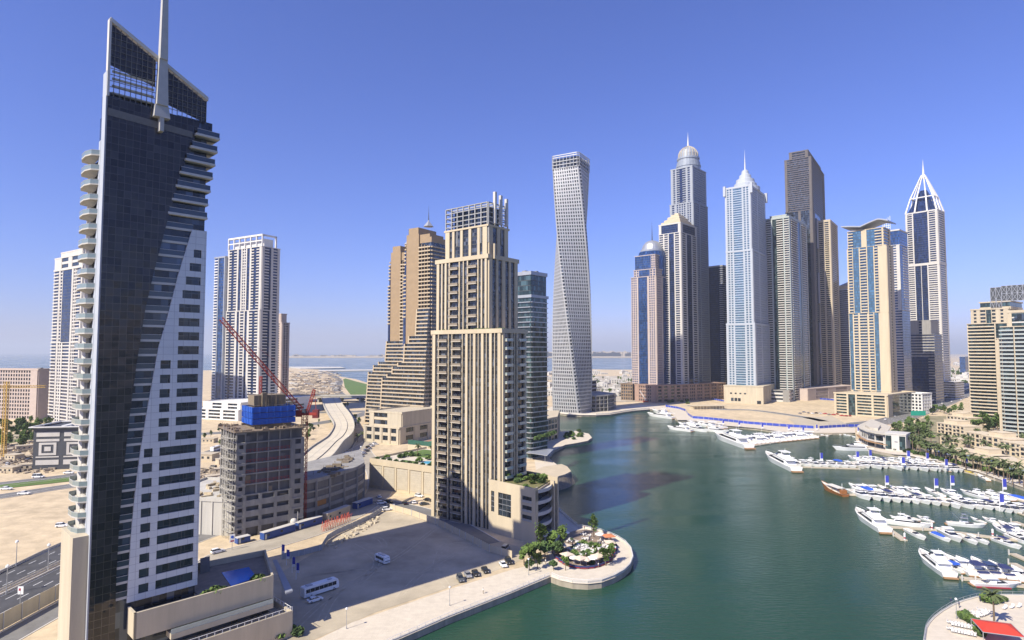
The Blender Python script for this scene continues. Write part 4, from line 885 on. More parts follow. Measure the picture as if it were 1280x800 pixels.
# recessed balconies between glass and white cladding
FH = 3.45; nfl = int((ztr-10-ZB)/FH); k0 = 0
dgl = MB(); dgl.xz([(p[0],p[1]) for p in ge if ZB-4 < p[1] < ztr-9]+[(XR,ztr-9),(XR,ZB-4)], .4, .55); dgl.build('recessed_glazing', g_win, R1)
slabm = offwhite
for k in range(nfl+1):
    z = ZB+1+k*FH; xg = interp(ge, z)
    if z < ZC: x1 = interp(cl_edge, z)+.5; y0 = -.15
    else:
        t = (z-ZC)/(ztr-10-ZC); x1 = XR+.2+max(0,t-.25)*2.8; y0 = -.9-1.2*t
    b = MB(); b.box(xg-.3, y0, z, x1, 1.2, z+.55)
    if z >= ZC: b.box(x1-6, .2, z, x1, 9, z+.75)
    b.box(xg, y0+.12, z+.55, x1-.1, y0+.2, z+1.7, 1); b.box(xg, y0+.08, z+1.7, x1-.1, y0+.24, z+1.78)
    if z >= ZC: b.box(x1-.2, y0+.2, z+.75, x1-.1, 9, z+1.7, 1)
    b.build('balcony', [slabm, g_rail2], R1)
b = MB(); b.box(XR-7, .3, ztr-9, XR+1.2, 7, ztr-5.2); b.build('roof_plant', g_dark, R1)
# white cladding with punched windows
clad = MB(); win_px = {}
xA, xB_, xs0, xs1 = fp(222,430)[0], fp(253,430)[0]-.9, fp(199.5,470)[0], fp(212.5,470)[0]
xl0, xl1, xb0 = fp(175.5,640)[0], fp(188,640)[0], fp(196.5,640)[0]
print('clad', xA, xB_, xs0, xs1, xl0, xl1, xb0, XR)
zsw = fp(174,571)[1]; zwin = fp(222,316)[1]
ncl = int((ZC-ZB)/FH)
for k in range(ncl+1):
    z = ZB+k*FH; zt_ = min(z+FH, ZC); zm = z+1.45
    x0, xm, x2 = interp(cl_edge, z), interp(cl_edge, zm), interp(cl_edge, zt_)
    clad.xz([(x0,z),(XR,z),(XR,min(zm,ZC)),(xm,min(zm,ZC))], -.35, .35)
    if zm >= ZC: break
    wins = []
    if z < zsw: wins = [(max(xl0,xm+.9), xl1), (xb0, xB_)]
    else:
        if xm+.8 < xs0: wins.append((xs0, xs1))
        wins.append((max(xA, xm+2.2), xB_))
    if z > zwin+1: wins = []
    cur = None; pts = []
    xprev = None
    for (a_, c_) in wins:
        if xprev is None: clad.xz([(xm,zm),(a_,zm),(a_,zt_),(x2,zt_)], -.35, .35)
        else: clad.box(xprev, -.35, zm, a_, .35, zt_)
        wm = MB(); wm.box(a_, -.02, zm, c_, .1, zt_, 0); n_ = max(1, int((c_-a_)/2.2))
        for i in range(1, n_): xx = a_+(c_-a_)*i/n_; wm.box(xx-.05, -.1, zm, xx+.05, -.02, zt_, 1)
        wm.build('window', [g_win, dmetal], R1)
        xprev = c_
    if xprev is None: clad.xz([(xm,zm),(XR,zm),(XR,zt_),(x2,zt_)], -.35, .35)
    else: clad.box(xprev, -.35, zm, XR, .35, zt_)
clad.box(XR, -.35, ZB, XR+.35, 13, ZC)
cm = mat('blue_white_cladding', (.60,.62,.63), .45, .05, .3)
paver_m = cm; t_ = cm.node_tree; N_ = t_.nodes.new; b_ = t_.nodes['Principled BSDF']; src = b_.inputs['Base Color'].links[0].from_socket
tc_ = N_('ShaderNodeTexCoord'); mp_ = N_('ShaderNodeMapping'); mp_.inputs['Rotation'].default_value = (radians(90),0,0); t_.links.new(tc_.outputs['Object'], mp_.inputs[0])
br_ = N_('ShaderNodeTexBrick'); br_.offset = 0; br_.inputs['Scale'].default_value = 1; br_.inputs['Brick Width'].default_value = 2.2; br_.inputs['Row Height'].default_value = FH/2; br_.inputs['Mortar Size'].default_value = .03
br_.inputs['Color1'].default_value = (1,1,1,1); br_.inputs['Color2'].default_value = (.94,.95,.97,1); br_.inputs['Mortar'].default_value = (.45,.45,.5,1); t_.links.new(mp_.outputs[0], br_.inputs['Vector'])
mx2 = N_('ShaderNodeMix'); mx2.data_type = 'RGBA'; mx2.blend_type = 'MULTIPLY'; mx2.inputs[0].default_value = 1; t_.links.new(src, mx2.inputs[6]); t_.links.new(br_.outputs['Color'], mx2.inputs[7]); t_.links.new(mx2.outputs[2], b_.inputs['Base Color'])
clad.build('cladding_sail', cm, R1)
# left flank: lit wall, side balconies
w = MB(); w.box(-.35, 2.6, 32, .1, 4.2, 122); 
side = MB(); side.box(-.5, 9, 32, .1, 13, 119)
nb = int((fp(128,186)[1]-33)/FH)
for k in range(nb+1):
    z = 32+k*FH; side.box(-.45, 4.2, z, .1, 9, z+1.3)
side.build('flank_wall', offwhite, R1); w.build('flank_strip', bluewhite, R1)
def sb(mk=None):
    m = MB()
    m.prism([(-2.5,6.5),(-1.8,4.0),(-.3,3.2),(-.3,13),(-2.0,12.4),(-2.5,10)], .05, .35)
    P = [(-.3,3.2),(-1.8,4.0),(-2.5,6.5),(-2.5,10),(-2.0,12.4),(-.3,13)]
    for i in range(5):
        A, B = Vector((*P[i],0)), Vector((*P[i+1],0)); n = Vector(((B-A).y,-(B-A).x,0)).normalized()*.05
        m.add([tuple(A+Vector((0,0,.35))),tuple(B+Vector((0,0,.35))),tuple(B+Vector((0,0,1.3))),tuple(A+Vector((0,0,1.3))),tuple(A+n+Vector((0,0,.35))),tuple(B+n+Vector((0,0,.35))),tuple(B+n+Vector((0,0,1.4))),tuple(A+n+Vector((0,0,1.4)))],
              [(0,1,2,3),(7,6,5,4),(3,2,6,7)], 1)
        m.tube(A+Vector((0,0,1.32)), B+Vector((0,0,1.32)), .04, n=4)
    m.add([(-1.9,6.0,.04),(-.3,4.4,.04),(-.3,11.5,.04),(-1.9,10,.04),(-.3,6,-.8),(-.3,10,-.8)], [(0,4,1),(0,3,5,4),(3,2,5)])
    return m.mesh('side_balcony', [mat('balcony_slab_grey', (.44,.42,.38), .8, .1, .5), mat('side_rail_glass', (.20,.25,.25), .1, .1, 1, spec=.8)])
sbm = sb()
for k in range(nb+1):
    o = bpy.data.objects.new('side_balcony', sbm); COL.objects.link(o); o.parent = R1; o.location = (0,0,32+k*FH+.2)
b = MB(); b.box(-3.2, .4, 0, .1, 12, 32.5); b.box(-.2,-1.2,0,3.5,.4,4); b.build('blank_base_wall', tanwall, R1)
# ---------- podium (part of the tower complex)
P1 = thing('podium_building', 'long cream podium with sunken pool deck at the foot of the dark sail tower', 'building', (C1[0], C1[1], 0), A1)
def pp(px, py, off): return fp(px, py, off)
off = 6.0
xa = pp(168,764,off)[0]; xb = pp(342,719,off)[0]; zp = pp(342,719,off)[1]; zq = pp(342,742,off)[1]
print('podium', xa, xb, zp, zq, pp(168,790,off))
zbot = zq-1.0
PB, PD = loc(*G(332,687,zp)), loc(*G(246,704,zp))
def wall_run(b, P, z0, z1, th=.5):
    for (x0,y0),(x1,y1) in zip(P, P[1:]): b.fb((x0,y0,atan2(y1-y0,x1-x0)), 0, hypot(x1-x0,y1-y0), -th, 0, z0, z1)
b = MB(); wall_run(b, [(xa,-.8),(xa,-off),(xb,-off),PB,PD], zbot, zp); b.build('parapet_wall', tanwall, P1)
DZ = zp-1.5
deckp = [(xa+.5,-off+.5),(xb-.5,-off+.5),(PB[0]-.4,PB[1]-.4),(PD[0],PD[1]-.4),(XR+.4,PD[1]-1),(XR+.4,-1),(xa+.5,-1)]
b = MB(); b.prism(deckp, DZ-.4, DZ); b.build('pool_deck', mat('deck_stone', (.24,.20,.16), .8, .2, .5), P1)
b = MB(); b.prism([(xa+2,-off+2.2),(xb-1.5,-off+2.2),(PB[0]-1,PB[1]-1),(PD[0]+1,PD[1]-1),(XR+.5,0),(xa+2,-.9)], 0, DZ-.4); b.build('glazing', g_dark, P1)
q = [loc(*G(x,y,DZ)) for x,y in [(277,716),(311,709),(321,722),(289,733)]]
b = MB(); b.prism(q, DZ+.01, DZ+.08); pool = b.build('swimming_pool', mat('pool_tile', (.02,.16,.55), .08, .08, .6, spec=.5), P1)
b = MB(); q2 = [loc(*G(x,y,DZ)) for x,y in [(250,718),(262,714),(262,706),(250,709)]]; b.prism(q2, DZ, DZ+2.4); b.build('changing_block', darkc, P1)
q = [loc(*G(x,y,10)) for x,y in [(341,702),(346,701),(366,740),(357,743)]]; b = MB(); b.prism(q, 10, 10.4); b.build('walkway_roof', silver, P1)
# lower terrace levels stepping out to the right
xt0 = pp(215,790,off+2)[0]; xt1 = pp(343,752,off+2)[0]; z2 = pp(343,752,off+2)[1]
b = MB(); b.box(xt0, -off-1.5, z2-1.7, xt1, -off+2, z2-.5); b.build('terrace_slab', tanwall, P1)
b = MB(); b.box(xt0, -off-1.4, z2-.5, xt1, -off-1.3, z2+.6); b.build('terrace_glass_rail', g_rail, P1)
xg0 = pp(250,812,off+5)[0]; xg1 = pp(367,770,off+5)[0]; z3 = pp(367,764,off+5)[1]
print('t', xt0, xt1, z2, xg0, xg1, z3)
b = MB(); b.box(xg0-6, -off-4.5, 0, xg1, -off-4.0, z3); b.box(xg1-.5, -off-4.0, 0, xg1, 10, z3); b.box(xg0-6, -off-4, z3-1.6, xg1-.5, -off+2, z3-1.3); b.box(xb+.2, -off+2, z3-1.6, xg1-.5, 10, z3-1.3); b.build('garden_wall', tanwall, P1)
b = MB()
for i in range(14):
    x = xg0+(xg1-xg0)*i/13; b.box(x-.05, -off-4.3, z3, x+.05, -off-4.2, z3+.9)
b.box(xg0-4, -off-4.3, z3+.85, xg1, -off-4.2, z3+.93)
for i in range(8): b.box(xg1-.3, -off-4+i*2, z3, xg1-.22, -off-3.9+i*2, z3+.9)
b.box(xg1-.3, -off-4, z3+.85, xg1-.22, 10, z3+.93); b.build('terrace_rail', wmetal, P1)
T_POD = (P1, xa, xb, zp, off); zp_pod = zp
# ================================================================== CONSTRUCTION SITE
Cs = G(293, 674); As = radians(40)
R2 = thing('unfinished_building', 'grey concrete tower under construction wrapped in blue formwork on top', 'building', (Cs[0], Cs[1], 0), As)
Wd, Dp = 27.0, 24.0
def hs_(py, x, y): Yw = Cs[1]+x*sin(As)+y*cos(As); return zt(py, Yw)
zt6 = hs_(541, 0, 0); print('site', zt6)
nf = 10; fh = zt6/nf
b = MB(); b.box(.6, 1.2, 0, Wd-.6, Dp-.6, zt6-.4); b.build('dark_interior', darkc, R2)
b = MB()
for i in range(nf+1): b.box(0, 0 if i > 3 else -.3, i*fh-.5, Wd, Dp, i*fh); b.box(-.2,-.4,i*fh-.9,3.6,.2,i*fh) if i else None
for (s0,s1) in ((0,3.4),(Wd-5.5,Wd)):       # solid concrete bays with small windows left as holes
    for i in range(nf-1):
        z = i*fh; b.box(s0, -.05, z, s0+(s1-s0)*.3, .5, z+fh-.5); b.box(s1-(s1-s0)*.25, -.05, z, s1, .5, z+fh-.5); b.box(s0, -.02, z, s1, .5, z+fh*.4); 
for i in range(4):
    z = i*fh
    for k in range(4):
        x = 3.4+(Wd-9)*k/3; b.box(x-.6, -.35, z, x+.6, .5, z+fh)
    if i: b.box(3.4, -.3, z, Wd-5.5, .3, z+fh*.45)
for i in range(4, nf):
    for k in range(5):
        x = 3.4+(Wd-9)*k/4; b.tube((x,.5,i*fh),(x,.5,(i+1)*fh-.4), .3, n=6)
for k in range(7):
    y = 1+(Dp-2)*k/6
    for i in range(nf): b.tube((.3,y,i*fh),(.3,y,(i+1)*fh-.4), .3, n=6)
b.build('concrete_frame', greyc, R2)
for i in range(1, nf):      # patchy infill: blockwork, boards and sheets between the columns
    for k in range(4):
        x0 = 3.4+(Wd-9)*k/4; q = random.random()
        if q < .34: b = MB(); b.box(x0+.3, .35, i*fh, x0+(Wd-9)/4*random.uniform(.4,.95), .6, i*fh+fh*random.uniform(.4,.85)); b.build('infill_panel', [greyc, mat('block_grey', (.36,.34,.30), .9, .2, .5), mat('ply_brown', (.2,.16,.11), .9), darkc][int(q*11.7)], R2)
red = mat('red_steel', (.42,.05,.03), .5, .15, 1, rnd=.15)
b = MB()
for i in range(5, 9):
    for k in range(12):
        x = 3.8+(Wd-10)*k/11; b.tube((x,.15,i*fh),(x,.15,i*fh+1.3), .05, n=4)
    b.tube((3.8,.15,i*fh+1.2),(Wd-6,.15,i*fh+1.2), .06, n=4); b.tube((3.8,.15,i*fh+.6),(Wd-6,.15,i*fh+.6), .05, n=4)
b.build('edge_barrier', red, R2)
# scaffold round the left corner
sc_m = mat('scaffold_steel', (.40,.38,.33), .6, .2, 1)
b = MB()
for i in range(9):
    t = i/8; x, y = -1.6+1.2*sin(t*pi)*-1, -1+t*14
    b.tube((x,y,0),(x,y,zt6+2), .09, n=4)
    for k in range(int(zt6/2)):
        if i < 8:
            t2 = (i+1)/8; x2, y2 = -1.6-1.2*sin(t2*pi), -1+t2*14; b.tube((x,y,k*2+1),(x2,y2,k*2+1), .06, n=4)
            if (i+k) % 3 == 0: b.tube((x,y,k*2+1),(x2,y2,k*2+3), .05, n=4)
            if k % 2: b.box(min(x,x2)-.1, y, k*2+.9, max(x,x2)+1.2, y2, k*2+1)
b.build('scaffold', sc_m, R2)
# rough top deck with rebar and blue climbing formwork
b = MB(); rg = random.Random(5)
b.box(-1.2,-1.2,zt6,Wd+1.2,Dp,zt6+.3)
for i in range(150):
    side = rg.random(); x = rg.uniform(-1,Wd+1); y = rg.choice([rg.uniform(-1,1), rg.uniform(Dp-3,Dp), rg.uniform(0,5)])
    if side < .3: x, y = rg.uniform(-1,2), rg.uniform(-1,Dp)
    h = rg.uniform(.4,2.2); b.tube((x,y,zt6),(x+rg.uniform(-.3,.3),y,zt6+h), .07, n=3)
    if rg.random() < .3: b.box(x, y, zt6+.3, x+rg.uniform(.5,2.5), y+rg.uniform(.4,1.4), zt6+rg.uniform(.5,1.3))
b.build('rebar_and_props', mat('rusty_steel', (.22,.17,.12), .8, .3, 1), R2)
blue = mat('blue_formwork', (.02,.10,.45), .6, .10, .3)
fx0, fx1, fy0, fy1 = 7.0, 24.0, 4, 17; zf0, zf1 = zt6+2.0, hs_(509, 8, 3)
for (fc, L) in (((fx0,fy0,0),fx1-fx0), ((fx1,fy0,pi/2),fy1-fy0), ((fx1,fy1,pi),fx1-fx0), ((fx0,fy1,-pi/2),fy1-fy0)):
    for k in range(3):
        z0, z1 = zf0+(zf1-zf0)*k/3+.12, zf0+(zf1-zf0)*(k+1)/3-.12; b = MB(); b.fb(fc, -.4, L+.4, -.2, .3-(k%2)*.15, z0, z1)
        for q in range(7): b.fb(fc, L*q/6-.12, L*q/6+.12, .3, .5, z0, z1)
        b.build('formwork_panel', blue, R2)
b = MB(); b.box(fx0+1, fy0+1, zt6, fx1-1, fy1-1, zf1-.5); zq_ = hs_(492, 8, 3)
for i in range(60):
    x, y = rg.uniform(fx0,fx1), rg.choice([fy0+rg.random()*2, fy1-rg.random()*3]); b.tube((x,y,zf1-.5),(x,y,zf1+rg.uniform(.5,zq_-zf1)), .08, n=4)
b.box(fx0+1,fy0+2,zf1+.4,fx1-3,fy1-3,zq_-1.0); b.box(fx0+4,fy0+1,zf1,fx0+6,fy0+3,zq_)
b.build('core_top', mat('ply_brown', (.20,.16,.11), .9, .3, 1), R2)
# curved low wing
Q = [G(378,653), G(403,646), G(428,637), G(450,627)]
arc = [(378,653,608),(395,649,604),(412,643,600),(430,636,595),(446,629,590.5),(455,622,587)]
R3 = thing('unfinished_building', 'low curved concrete car park frame joined to the construction tower', 'building', (*G(378,653), 0))
ox, oy = G(378,653); P = [G(a,c) for a,c,_ in arc]; zz = 16.5
back_ = [(P[-1][0]-12, P[-1][1]+40), (P[0][0]-14, P[0][1]+44)]
PL = [(x-ox, y-oy) for x,y in P+back_]
b = MB()
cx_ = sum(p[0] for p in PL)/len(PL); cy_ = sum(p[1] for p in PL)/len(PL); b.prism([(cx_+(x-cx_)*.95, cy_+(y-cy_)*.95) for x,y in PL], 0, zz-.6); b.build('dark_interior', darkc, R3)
b = MB()
for i in range(5): b.prism(PL, i*zz/4-(.5 if i else 0), i*zz/4+(1.1 if i in (1,2,4) else .15))
for i in range(len(PL)):
    A, B = Vector(PL[i]), Vector(PL[(i+1)%len(PL)]); L = (B-A).length; n = max(1, int(L/9))
    for k in range(n): p = A+(B-A)*k/n; b.box(p.x-.4, p.y-.4, 0, p.x+.4, p.y+.4, zz)
b.build('concrete_frame', greyc, R3)
b = MB()
for i in range(70):
    x = rg.uniform(min(p[0] for p in PL)+14, max(p[0] for p in PL)-8); y = rg.uniform(12, 60)
    if rg.random() < .5: b.box(x, y, zz+.1, x+rg.uniform(1,4), y+rg.uniform(1,3), zz+rg.uniform(1.2,2.4))
    else: b.tube((x,y,zz),(x,y,zz+rg.uniform(1,3)), .1, n=4)
b.build('roof_materials', mat('ply_brown', (.2,.16,.11)), R3)
b = MB(); b.fb((P[1][0]-ox, P[1][1]-oy, atan2(P[2][1]-P[1][1], P[2][0]-P[1][0])), 0, 6, 0, .2, zz/4+1.3, zz/2-.6); b.build('ochre_board', mat('ochre', (.30,.15,.05), .8, .1, 1), R3)
# walled yard left of the tower
R4 = thing('yard_building', 'pale block-walled yard piled with timber between the sail tower and site', 'building', (*G(250,668), 0))
ox, oy = G(250,668); zr = 13.5
pl = [(0,0),(15.5,-2.5+0),(26,6),(20,34),(-18,40),(-20,6)]
b = MB(); b.prism(pl, 0, zr); b.prism([(x*1.0,y) for x,y in pl], zr, zr+.02); 
for i in range(len(pl)):
    A, B = Vector(pl[i]), Vector(pl[(i+1)%len(pl)]); L = (B-A).length; a_ = atan2((B-A).y,(B-A).x); b.fb((A.x,A.y,a_), 0, L, 0, .3, zr-.3, zr+1)
    for k in range(int(L/5)): b.fb((A.x,A.y,a_), k*5, k*5+.4, 0, .35, 0, zr)
b.build('wall', mat('pale_block', (.46,.44,.39), .9, .15, .3, streak=True), R4)
for i in range(40):
    x, y = rg.uniform(-12,20), rg.uniform(6,32); a_ = rg.uniform(0,pi); L = rg.uniform(2,6)
    b = MB(); b.T = Matrix.Translation((x,y,zr+.05))@Matrix.Rotation(a_,4,'Z'); b.box(-L/2,-.6,0,L/2,.6,rg.uniform(.3,1.0)); b.build('timber_stack', mat('timber', (.40,.33,.22), .9, .3, .6, rnd=.3), R4)

# ---------- cranes
def lattice_boom(mb, p, q, w, n, r=.10):
    p, q = Vector(p), Vector(q); d = (q-p).normalized(); s = d.cross(Vector((0,0,1))); s = s.normalized() if s.length > .1 else Vector((1,0,0)); u = s.cross(d).normalized()
    C = [s*w/2-u*w/2, -s*w/2-u*w/2, -s*w/2+u*w/2, s*w/2+u*w/2]
    for c in C: mb.tube(p+c, q+c, r, n=4)
    for i in range(n):
        a_, b_ = p.lerp(q,i/n), p.lerp(q,(i+1)/n)
        for k in range(4):
            mb.tube(a_+C[k], b_+C[(k+1)%4], r*.6, n=3); mb.tube(a_+C[k], a_+C[(k+1)%4], r*.6, n=3)
cy = 262.0; cxm = at(381,520,cy)[0]; zpv = zt(516, cy)
K = thing('tower_crane', 'red luffing tower crane leaning its boom over the construction site', 'crane', (cxm, cy, 0))
crane_red = mat('crane_red', (.33,.045,.03), .5, .15, 1)
b = MB(); lattice_boom(b, (0,0,0), (0,0,zpv-1), 2.0, 22, .16); b.build('mast', crane_red, K)
tip_ = at(276,398,cy-18); lattice_boom(b2 := MB(), (-1,0,zpv+1), (tip_[0]-cxm, -18, tip_[2]), 1.5, 26, .13); b2.build('jib', crane_red, K)
b = MB(); b.box(-2.5,-1.3,zpv-1,5.5,1.3,zpv+.2); b.box(-3.4,-1.6,zpv-1.6,-1.2,.2,zpv+1.2); b.build('slewing_platform', crane_red, K)
b = MB(); b.box(3.6,-1.2,zpv-2.2,6.0,1.2,zpv+1.4); b.build('counterweight', mat('dark_red', (.16,.03,.03), .7), K); b = MB(); b.box(-.4,-2.3,zpv,1.2,-1.3,zpv+2); b.build('cab', g_dark, K)
ap = at(393,487,cy); apx = ap[0]-cxm
b = MB(); lattice_boom(b, (1,0,zpv), (apx,0,ap[2]), 1.0, 8, .12); b.tube((5.0,0,zpv),(apx,0,ap[2]), .15, n=4); b.tube((apx,0,ap[2]), ((tip_[0]-cxm)*.93,-17,tip_[2]-2.5), .05, n=4); b.build('a_frame', crane_red, K)
# small mast on the core
b = MB(); c2 = at(326,470,Cs[1]+20); K3 = thing('concrete_placing_boom', 'short red placing boom mast standing on the blue formwork top', 'crane', (c2[0], Cs[1]+20, zf1-2)); lattice_boom(b, (0,0,0),(0,0,c2[2]-zf1+2), .9, 8, .12); b.build('mast', crane_red, K3)
# yellow crane at the far left
yb = mat('crane_yellow', (.55,.36,.08), .5, .1, 1)
m0 = at(4,580,420); K = thing('tower_crane', 'yellow flat jib tower crane at the left edge of the view', 'crane', (m0[0], 420, 0)); zj = zt(484, 420)
b = MB(); lattice_boom(b, (0,0,0), (0,0,zj+4), 2.0, 20, .2); b.build('mast', yb, K)
b = MB(); lattice_boom(b, (-20,0,zj), (at(57,484,430)[0]-m0[0], 10, zj), 1.5, 22, .16); b.build('jib', yb, K)
b = MB(); b.box(-21,-1.2,zj-2.5,-17,1.2,zj+.3); b.build('counterweight', greyc, K)

# ---------- site cabins, fence, red props
def cabin(label, p, a, L, w=2.6, h=2.8, m=None, group=None, name='site_cabin'):
    r = thing(name, label, 'cabin', (*p, .07), a, group); b = MB(); b.box(0,0,.15,L,w,h); b.box(-.1,-.1,h,L+.1,w+.1,h+.15,1); 
    for i in range(int(L/.8)): b.box(.2+i*.8, -.05, .3, .35+i*.8, 0, h-.1)
    b.build('body', [m, offwhite], r)
    for i in range(max(1,int(L/6))):
        g = MB(); g.box(1.5+i*6,-.09,1.3,2.6+i*6,-.04,2.1); g.build('window', g_win, r)
    d = MB(); d.box(.4,-.1,.2,1.2,-.03,2.2); d.build('door', metal, r); return r
cb = mat('cabin_blue', (.03,.07,.24), .5, .1, .4)
def along(p0, p1): P0, P1 = G(*p0), G(*p1); return P0, atan2(P1[1]-P0[1], P1[0]-P0[0]), hypot(P1[0]-P0[0], P1[1]-P0[1])
for lab, p0, p1 in (('long blue site cabin nearest the red and white sign, on the street','330 676','369 664'),('blue site cabin row behind the small satellite dome, middle of the street','373 663','403 654'),('short blue hoarding cabin below the curved car park frame','446 637','466 630')):
    p0 = tuple(map(float,p0.split())); p1 = tuple(map(float,p1.split())); P0, a_, L = along(p0, p1); cabin(lab, P0, a_, L, m=cb)
P0, a_, L = along((409,652),(438,641)); cabin('cream site cabin behind the red props', P0, a_, L, h=3.2, m=beige)
P0, a_, L = along((297,681),(313,677)); cabin('small blue hut at the street corner by the yard gate', P0, a_, L, h=2.2, m=cb)
d_ = thing('satellite_dish', 'white round tank standing between the blue site cabins', 'tank', (*G(367,661), .07)); b = MB(); b.lathe([(1.2,0),(1.4,1.5),(1.4,3.2),(1.0,4),(.2,4.3)], 12); b.tube((1.6,0,0),(1.6,0,7),.08,n=4); b.build('tank', offwhite, d_, smooth=True); d_.name = 'water_tank'
b = MB(); pr0, pr1 = G(405,665), G(438,652); proto_prop = None
for i in range(13):
    t = i/12; x, y = pr0[0]+(pr1[0]-pr0[0])*t, pr0[1]+(pr1[1]-pr0[1])*t
    if i == 0:
        pr = thing('formwork_prop', 'red steel raking prop in the row behind the lot fence', 'prop', (x,y,.07), .7, 'red props along the street'); m = MB()
        m.tube((0,0,0),(0,1.6,3.8),.1,n=4); m.tube((0,3.0,0),(0,1.6,3.8),.08,n=4); m.tube((0,.7,1.6),(0,2.3,1.6),.06,n=4); m.tube((-.9,.9,2),(.9,1.2,2.8),.06,n=4); m.tube((-.9,0,0),(.9,0,3.4),.06,n=4); m.build('prop_frame', mat('prop_red', (.60,.12,.07), .5, .1), pr)
    else: place(copy_tree(pr) if False else pr, pr['label'], (x,y,.07), .7+random.uniform(-.2,.2), 'red props along the street') if i > 1 or used.add(pr.name) is None else None
def fence(pts, name, label, h, m, post=3, cat='fence'):
    ox, oy = pts[0]; r = thing(name, label, cat, (ox,oy,.04)); b = MB(); p_ = MB()
    for (x0,y0),(x1,y1) in zip(pts, pts[1:]):
        a_ = atan2(y1-y0, x1-x0); L = hypot(x1-x0, y1-y0); b.fb((x0-ox,y0-oy,a_), 0, L, -.04, .04, .1, h)
        for k in range(max(1,int(L/post))+1): p_.fb((x0-ox,y0-oy,a_), min(L,k*post)-.1, min(L,k*post)+.1, .04, .2, 0, h+.1)
    b.build('panels', m, r); p_.build('fence_posts', offwhite, r); return r
fence([G(x,y) for x,y in [(352,700),(380,694),(402,688),(409,676),(420,669),(440,660),(462,650),(477,640)]], 'hoarding_fence', 'grey sheet fence along the top edge of the gravel lot', 2.2, mat('fence_grey', (.36,.37,.38), .7, .1, .5))
# low retaining wall with cream face along the lot by the stepped tower
fence([G(x,y) for x,y in [(484,636),(515,645),(548,657),(582,674),(612,690),(640,698)]], 'retaining_wall', 'low cream retaining wall between the lot and the stepped tower', 2.6, cream, 6, 'wall')
fence([G(x,y) for x,y in [(-30,735),(0,717),(46,694.5),(91,674),(108,665)]], 'roadside_barrier', 'pale roadside barrier between sand and highway', .9, kerb, 4, 'barrier')
for pts, lab in (([(-154.2,80),(-155,150),(-156.5,230),(-162,300)], 'white median barrier between the two highway carriageways'),([(-137.2,80),(-138,150),(-139,230),(-144,300)], 'white parapet of panels on the near side of the highway')):
    fence(pts, 'median_barrier', lab, 1.1, kerb, 5, 'barrier')
fence([(-133.5,60),(-134,150),(-134,200),(-131,240)], 'retaining_wall', 'tan retaining wall below the highway parapet', 4.5, tanwall, 6, 'wall')

# ---------- viaduct
z_ = 8.5
L_ = [G(x,y,z_) for x,y in [(383,580),(387,566),(404,553),(424,540),(430,529),(424,514),(416,503),(412,490)]]
# centre line surveyed between both edges
EL = [(345,592),(372,574),(390,559.5),(403,551),(411,545),(417,535),(417,528),(411,518),(405,507),(402,497)]
ER = [(360,602),(398,583),(417,569),(429,553),(438,545),(442.5,537),(442,527),(437,517),(429,507),(424,497)]
Lp = [G(x,y,z_) for x,y in EL]; Rp = [G(x,y,z_) for x,y in ER]
V = thing('viaduct', 'cream elevated road curving past the crane towards the bay', 'bridge', (*Lp[0], 0)); ox, oy = Lp[0]
def sm(P, k=4):
    S = []; V_ = [Vector(p) for p in P]
    for i in range(len(V_)-1):
        p0,p1,p2,p3 = V_[max(i-1,0)],V_[i],V_[i+1],V_[min(i+2,len(V_)-1)]
        for q in range(k): t=q/k; S.append(.5*((2*p1)+(p2-p0)*t+(2*p0-5*p1+4*p2-p3)*t*t+(3*p1-p0-3*p2+p3)*t**3))
    S.append(V_[-1]); return [(p.x-ox,p.y-oy) for p in S]
LS, RS = sm(Lp), sm(Rp); n = len(LS)
deck = mat('pale_deck_concrete', (.56,.50,.38), .9, .1, .08); wallm = mat('viaduct_wall', (.40,.38,.33), .9, .15, .2)
b = MB(); b.add([(x,y,z_) for x,y in LS]+[(x,y,z_) for x,y in RS]+[(x,y,z_-2) for x,y in LS]+[(x,y,z_-2) for x,y in RS],
    [(i,n+i,n+i+1,i+1) for i in range(n-1)]+[(2*n+i,2*n+i+1,3*n+i+1,3*n+i) for i in range(n-1)]+[(i,i+1,2*n+i+1,2*n+i) for i in range(n-1)]+[(n+i,3*n+i,3*n+i+1,n+i+1) for i in range(n-1)])
b.build('deck', deck, V)
b = MB()
for S in (LS, RS):
    for i in range(n-1):
        a_ = atan2(S[i+1][1]-S[i][1], S[i+1][0]-S[i][0]); L = hypot(S[i+1][0]-S[i][0], S[i+1][1]-S[i][1]); b.fb((S[i][0],S[i][1],a_), -.05, L+.05, -.25, .25, -.02 if S is RS else z_-2, z_+1.1)
b.build('parapet', wallm, V)
b = MB()
for f_ in (.35,.65):
    M_ = [(l[0]+(r_[0]-l[0])*f_, l[1]+(r_[1]-l[1])*f_) for l, r_ in zip(LS, RS)]
    for i in range(n-1): a_ = atan2(M_[i+1][1]-M_[i][1], M_[i+1][0]-M_[i][0]); L = hypot(M_[i+1][0]-M_[i][0], M_[i+1][1]-M_[i][1]); b.fb((M_[i][0],M_[i][1],a_), 0, L, -.12, .12, z_+.01, z_+.05 if f_ < .5 else z_+.5)
b.build('lane_kerbs', mat('deck_lines', (.36,.33,.28), .9), V)
# cross bridge over it further back
P0, P1 = G(345,503), G(475,503)
B_ = thing('road_bridge', 'level road bridge crossing behind the cream curved viaduct', 'bridge', (*P0, 0)); b = MB(); L = P1[0]-P0[0]
b.box(0,0,6.5,L,24,8.4); b.box(0,-.4,8.4,L,0,9.6); b.box(0,24,8.4,L,24.4,9.6); b.build('deck', wallm, B_)
for k in range(6):
    b = MB(); b.box(L*k/5-1,2,0,L*k/5+1,22,6.5); b.build('pier', wallm, B_)

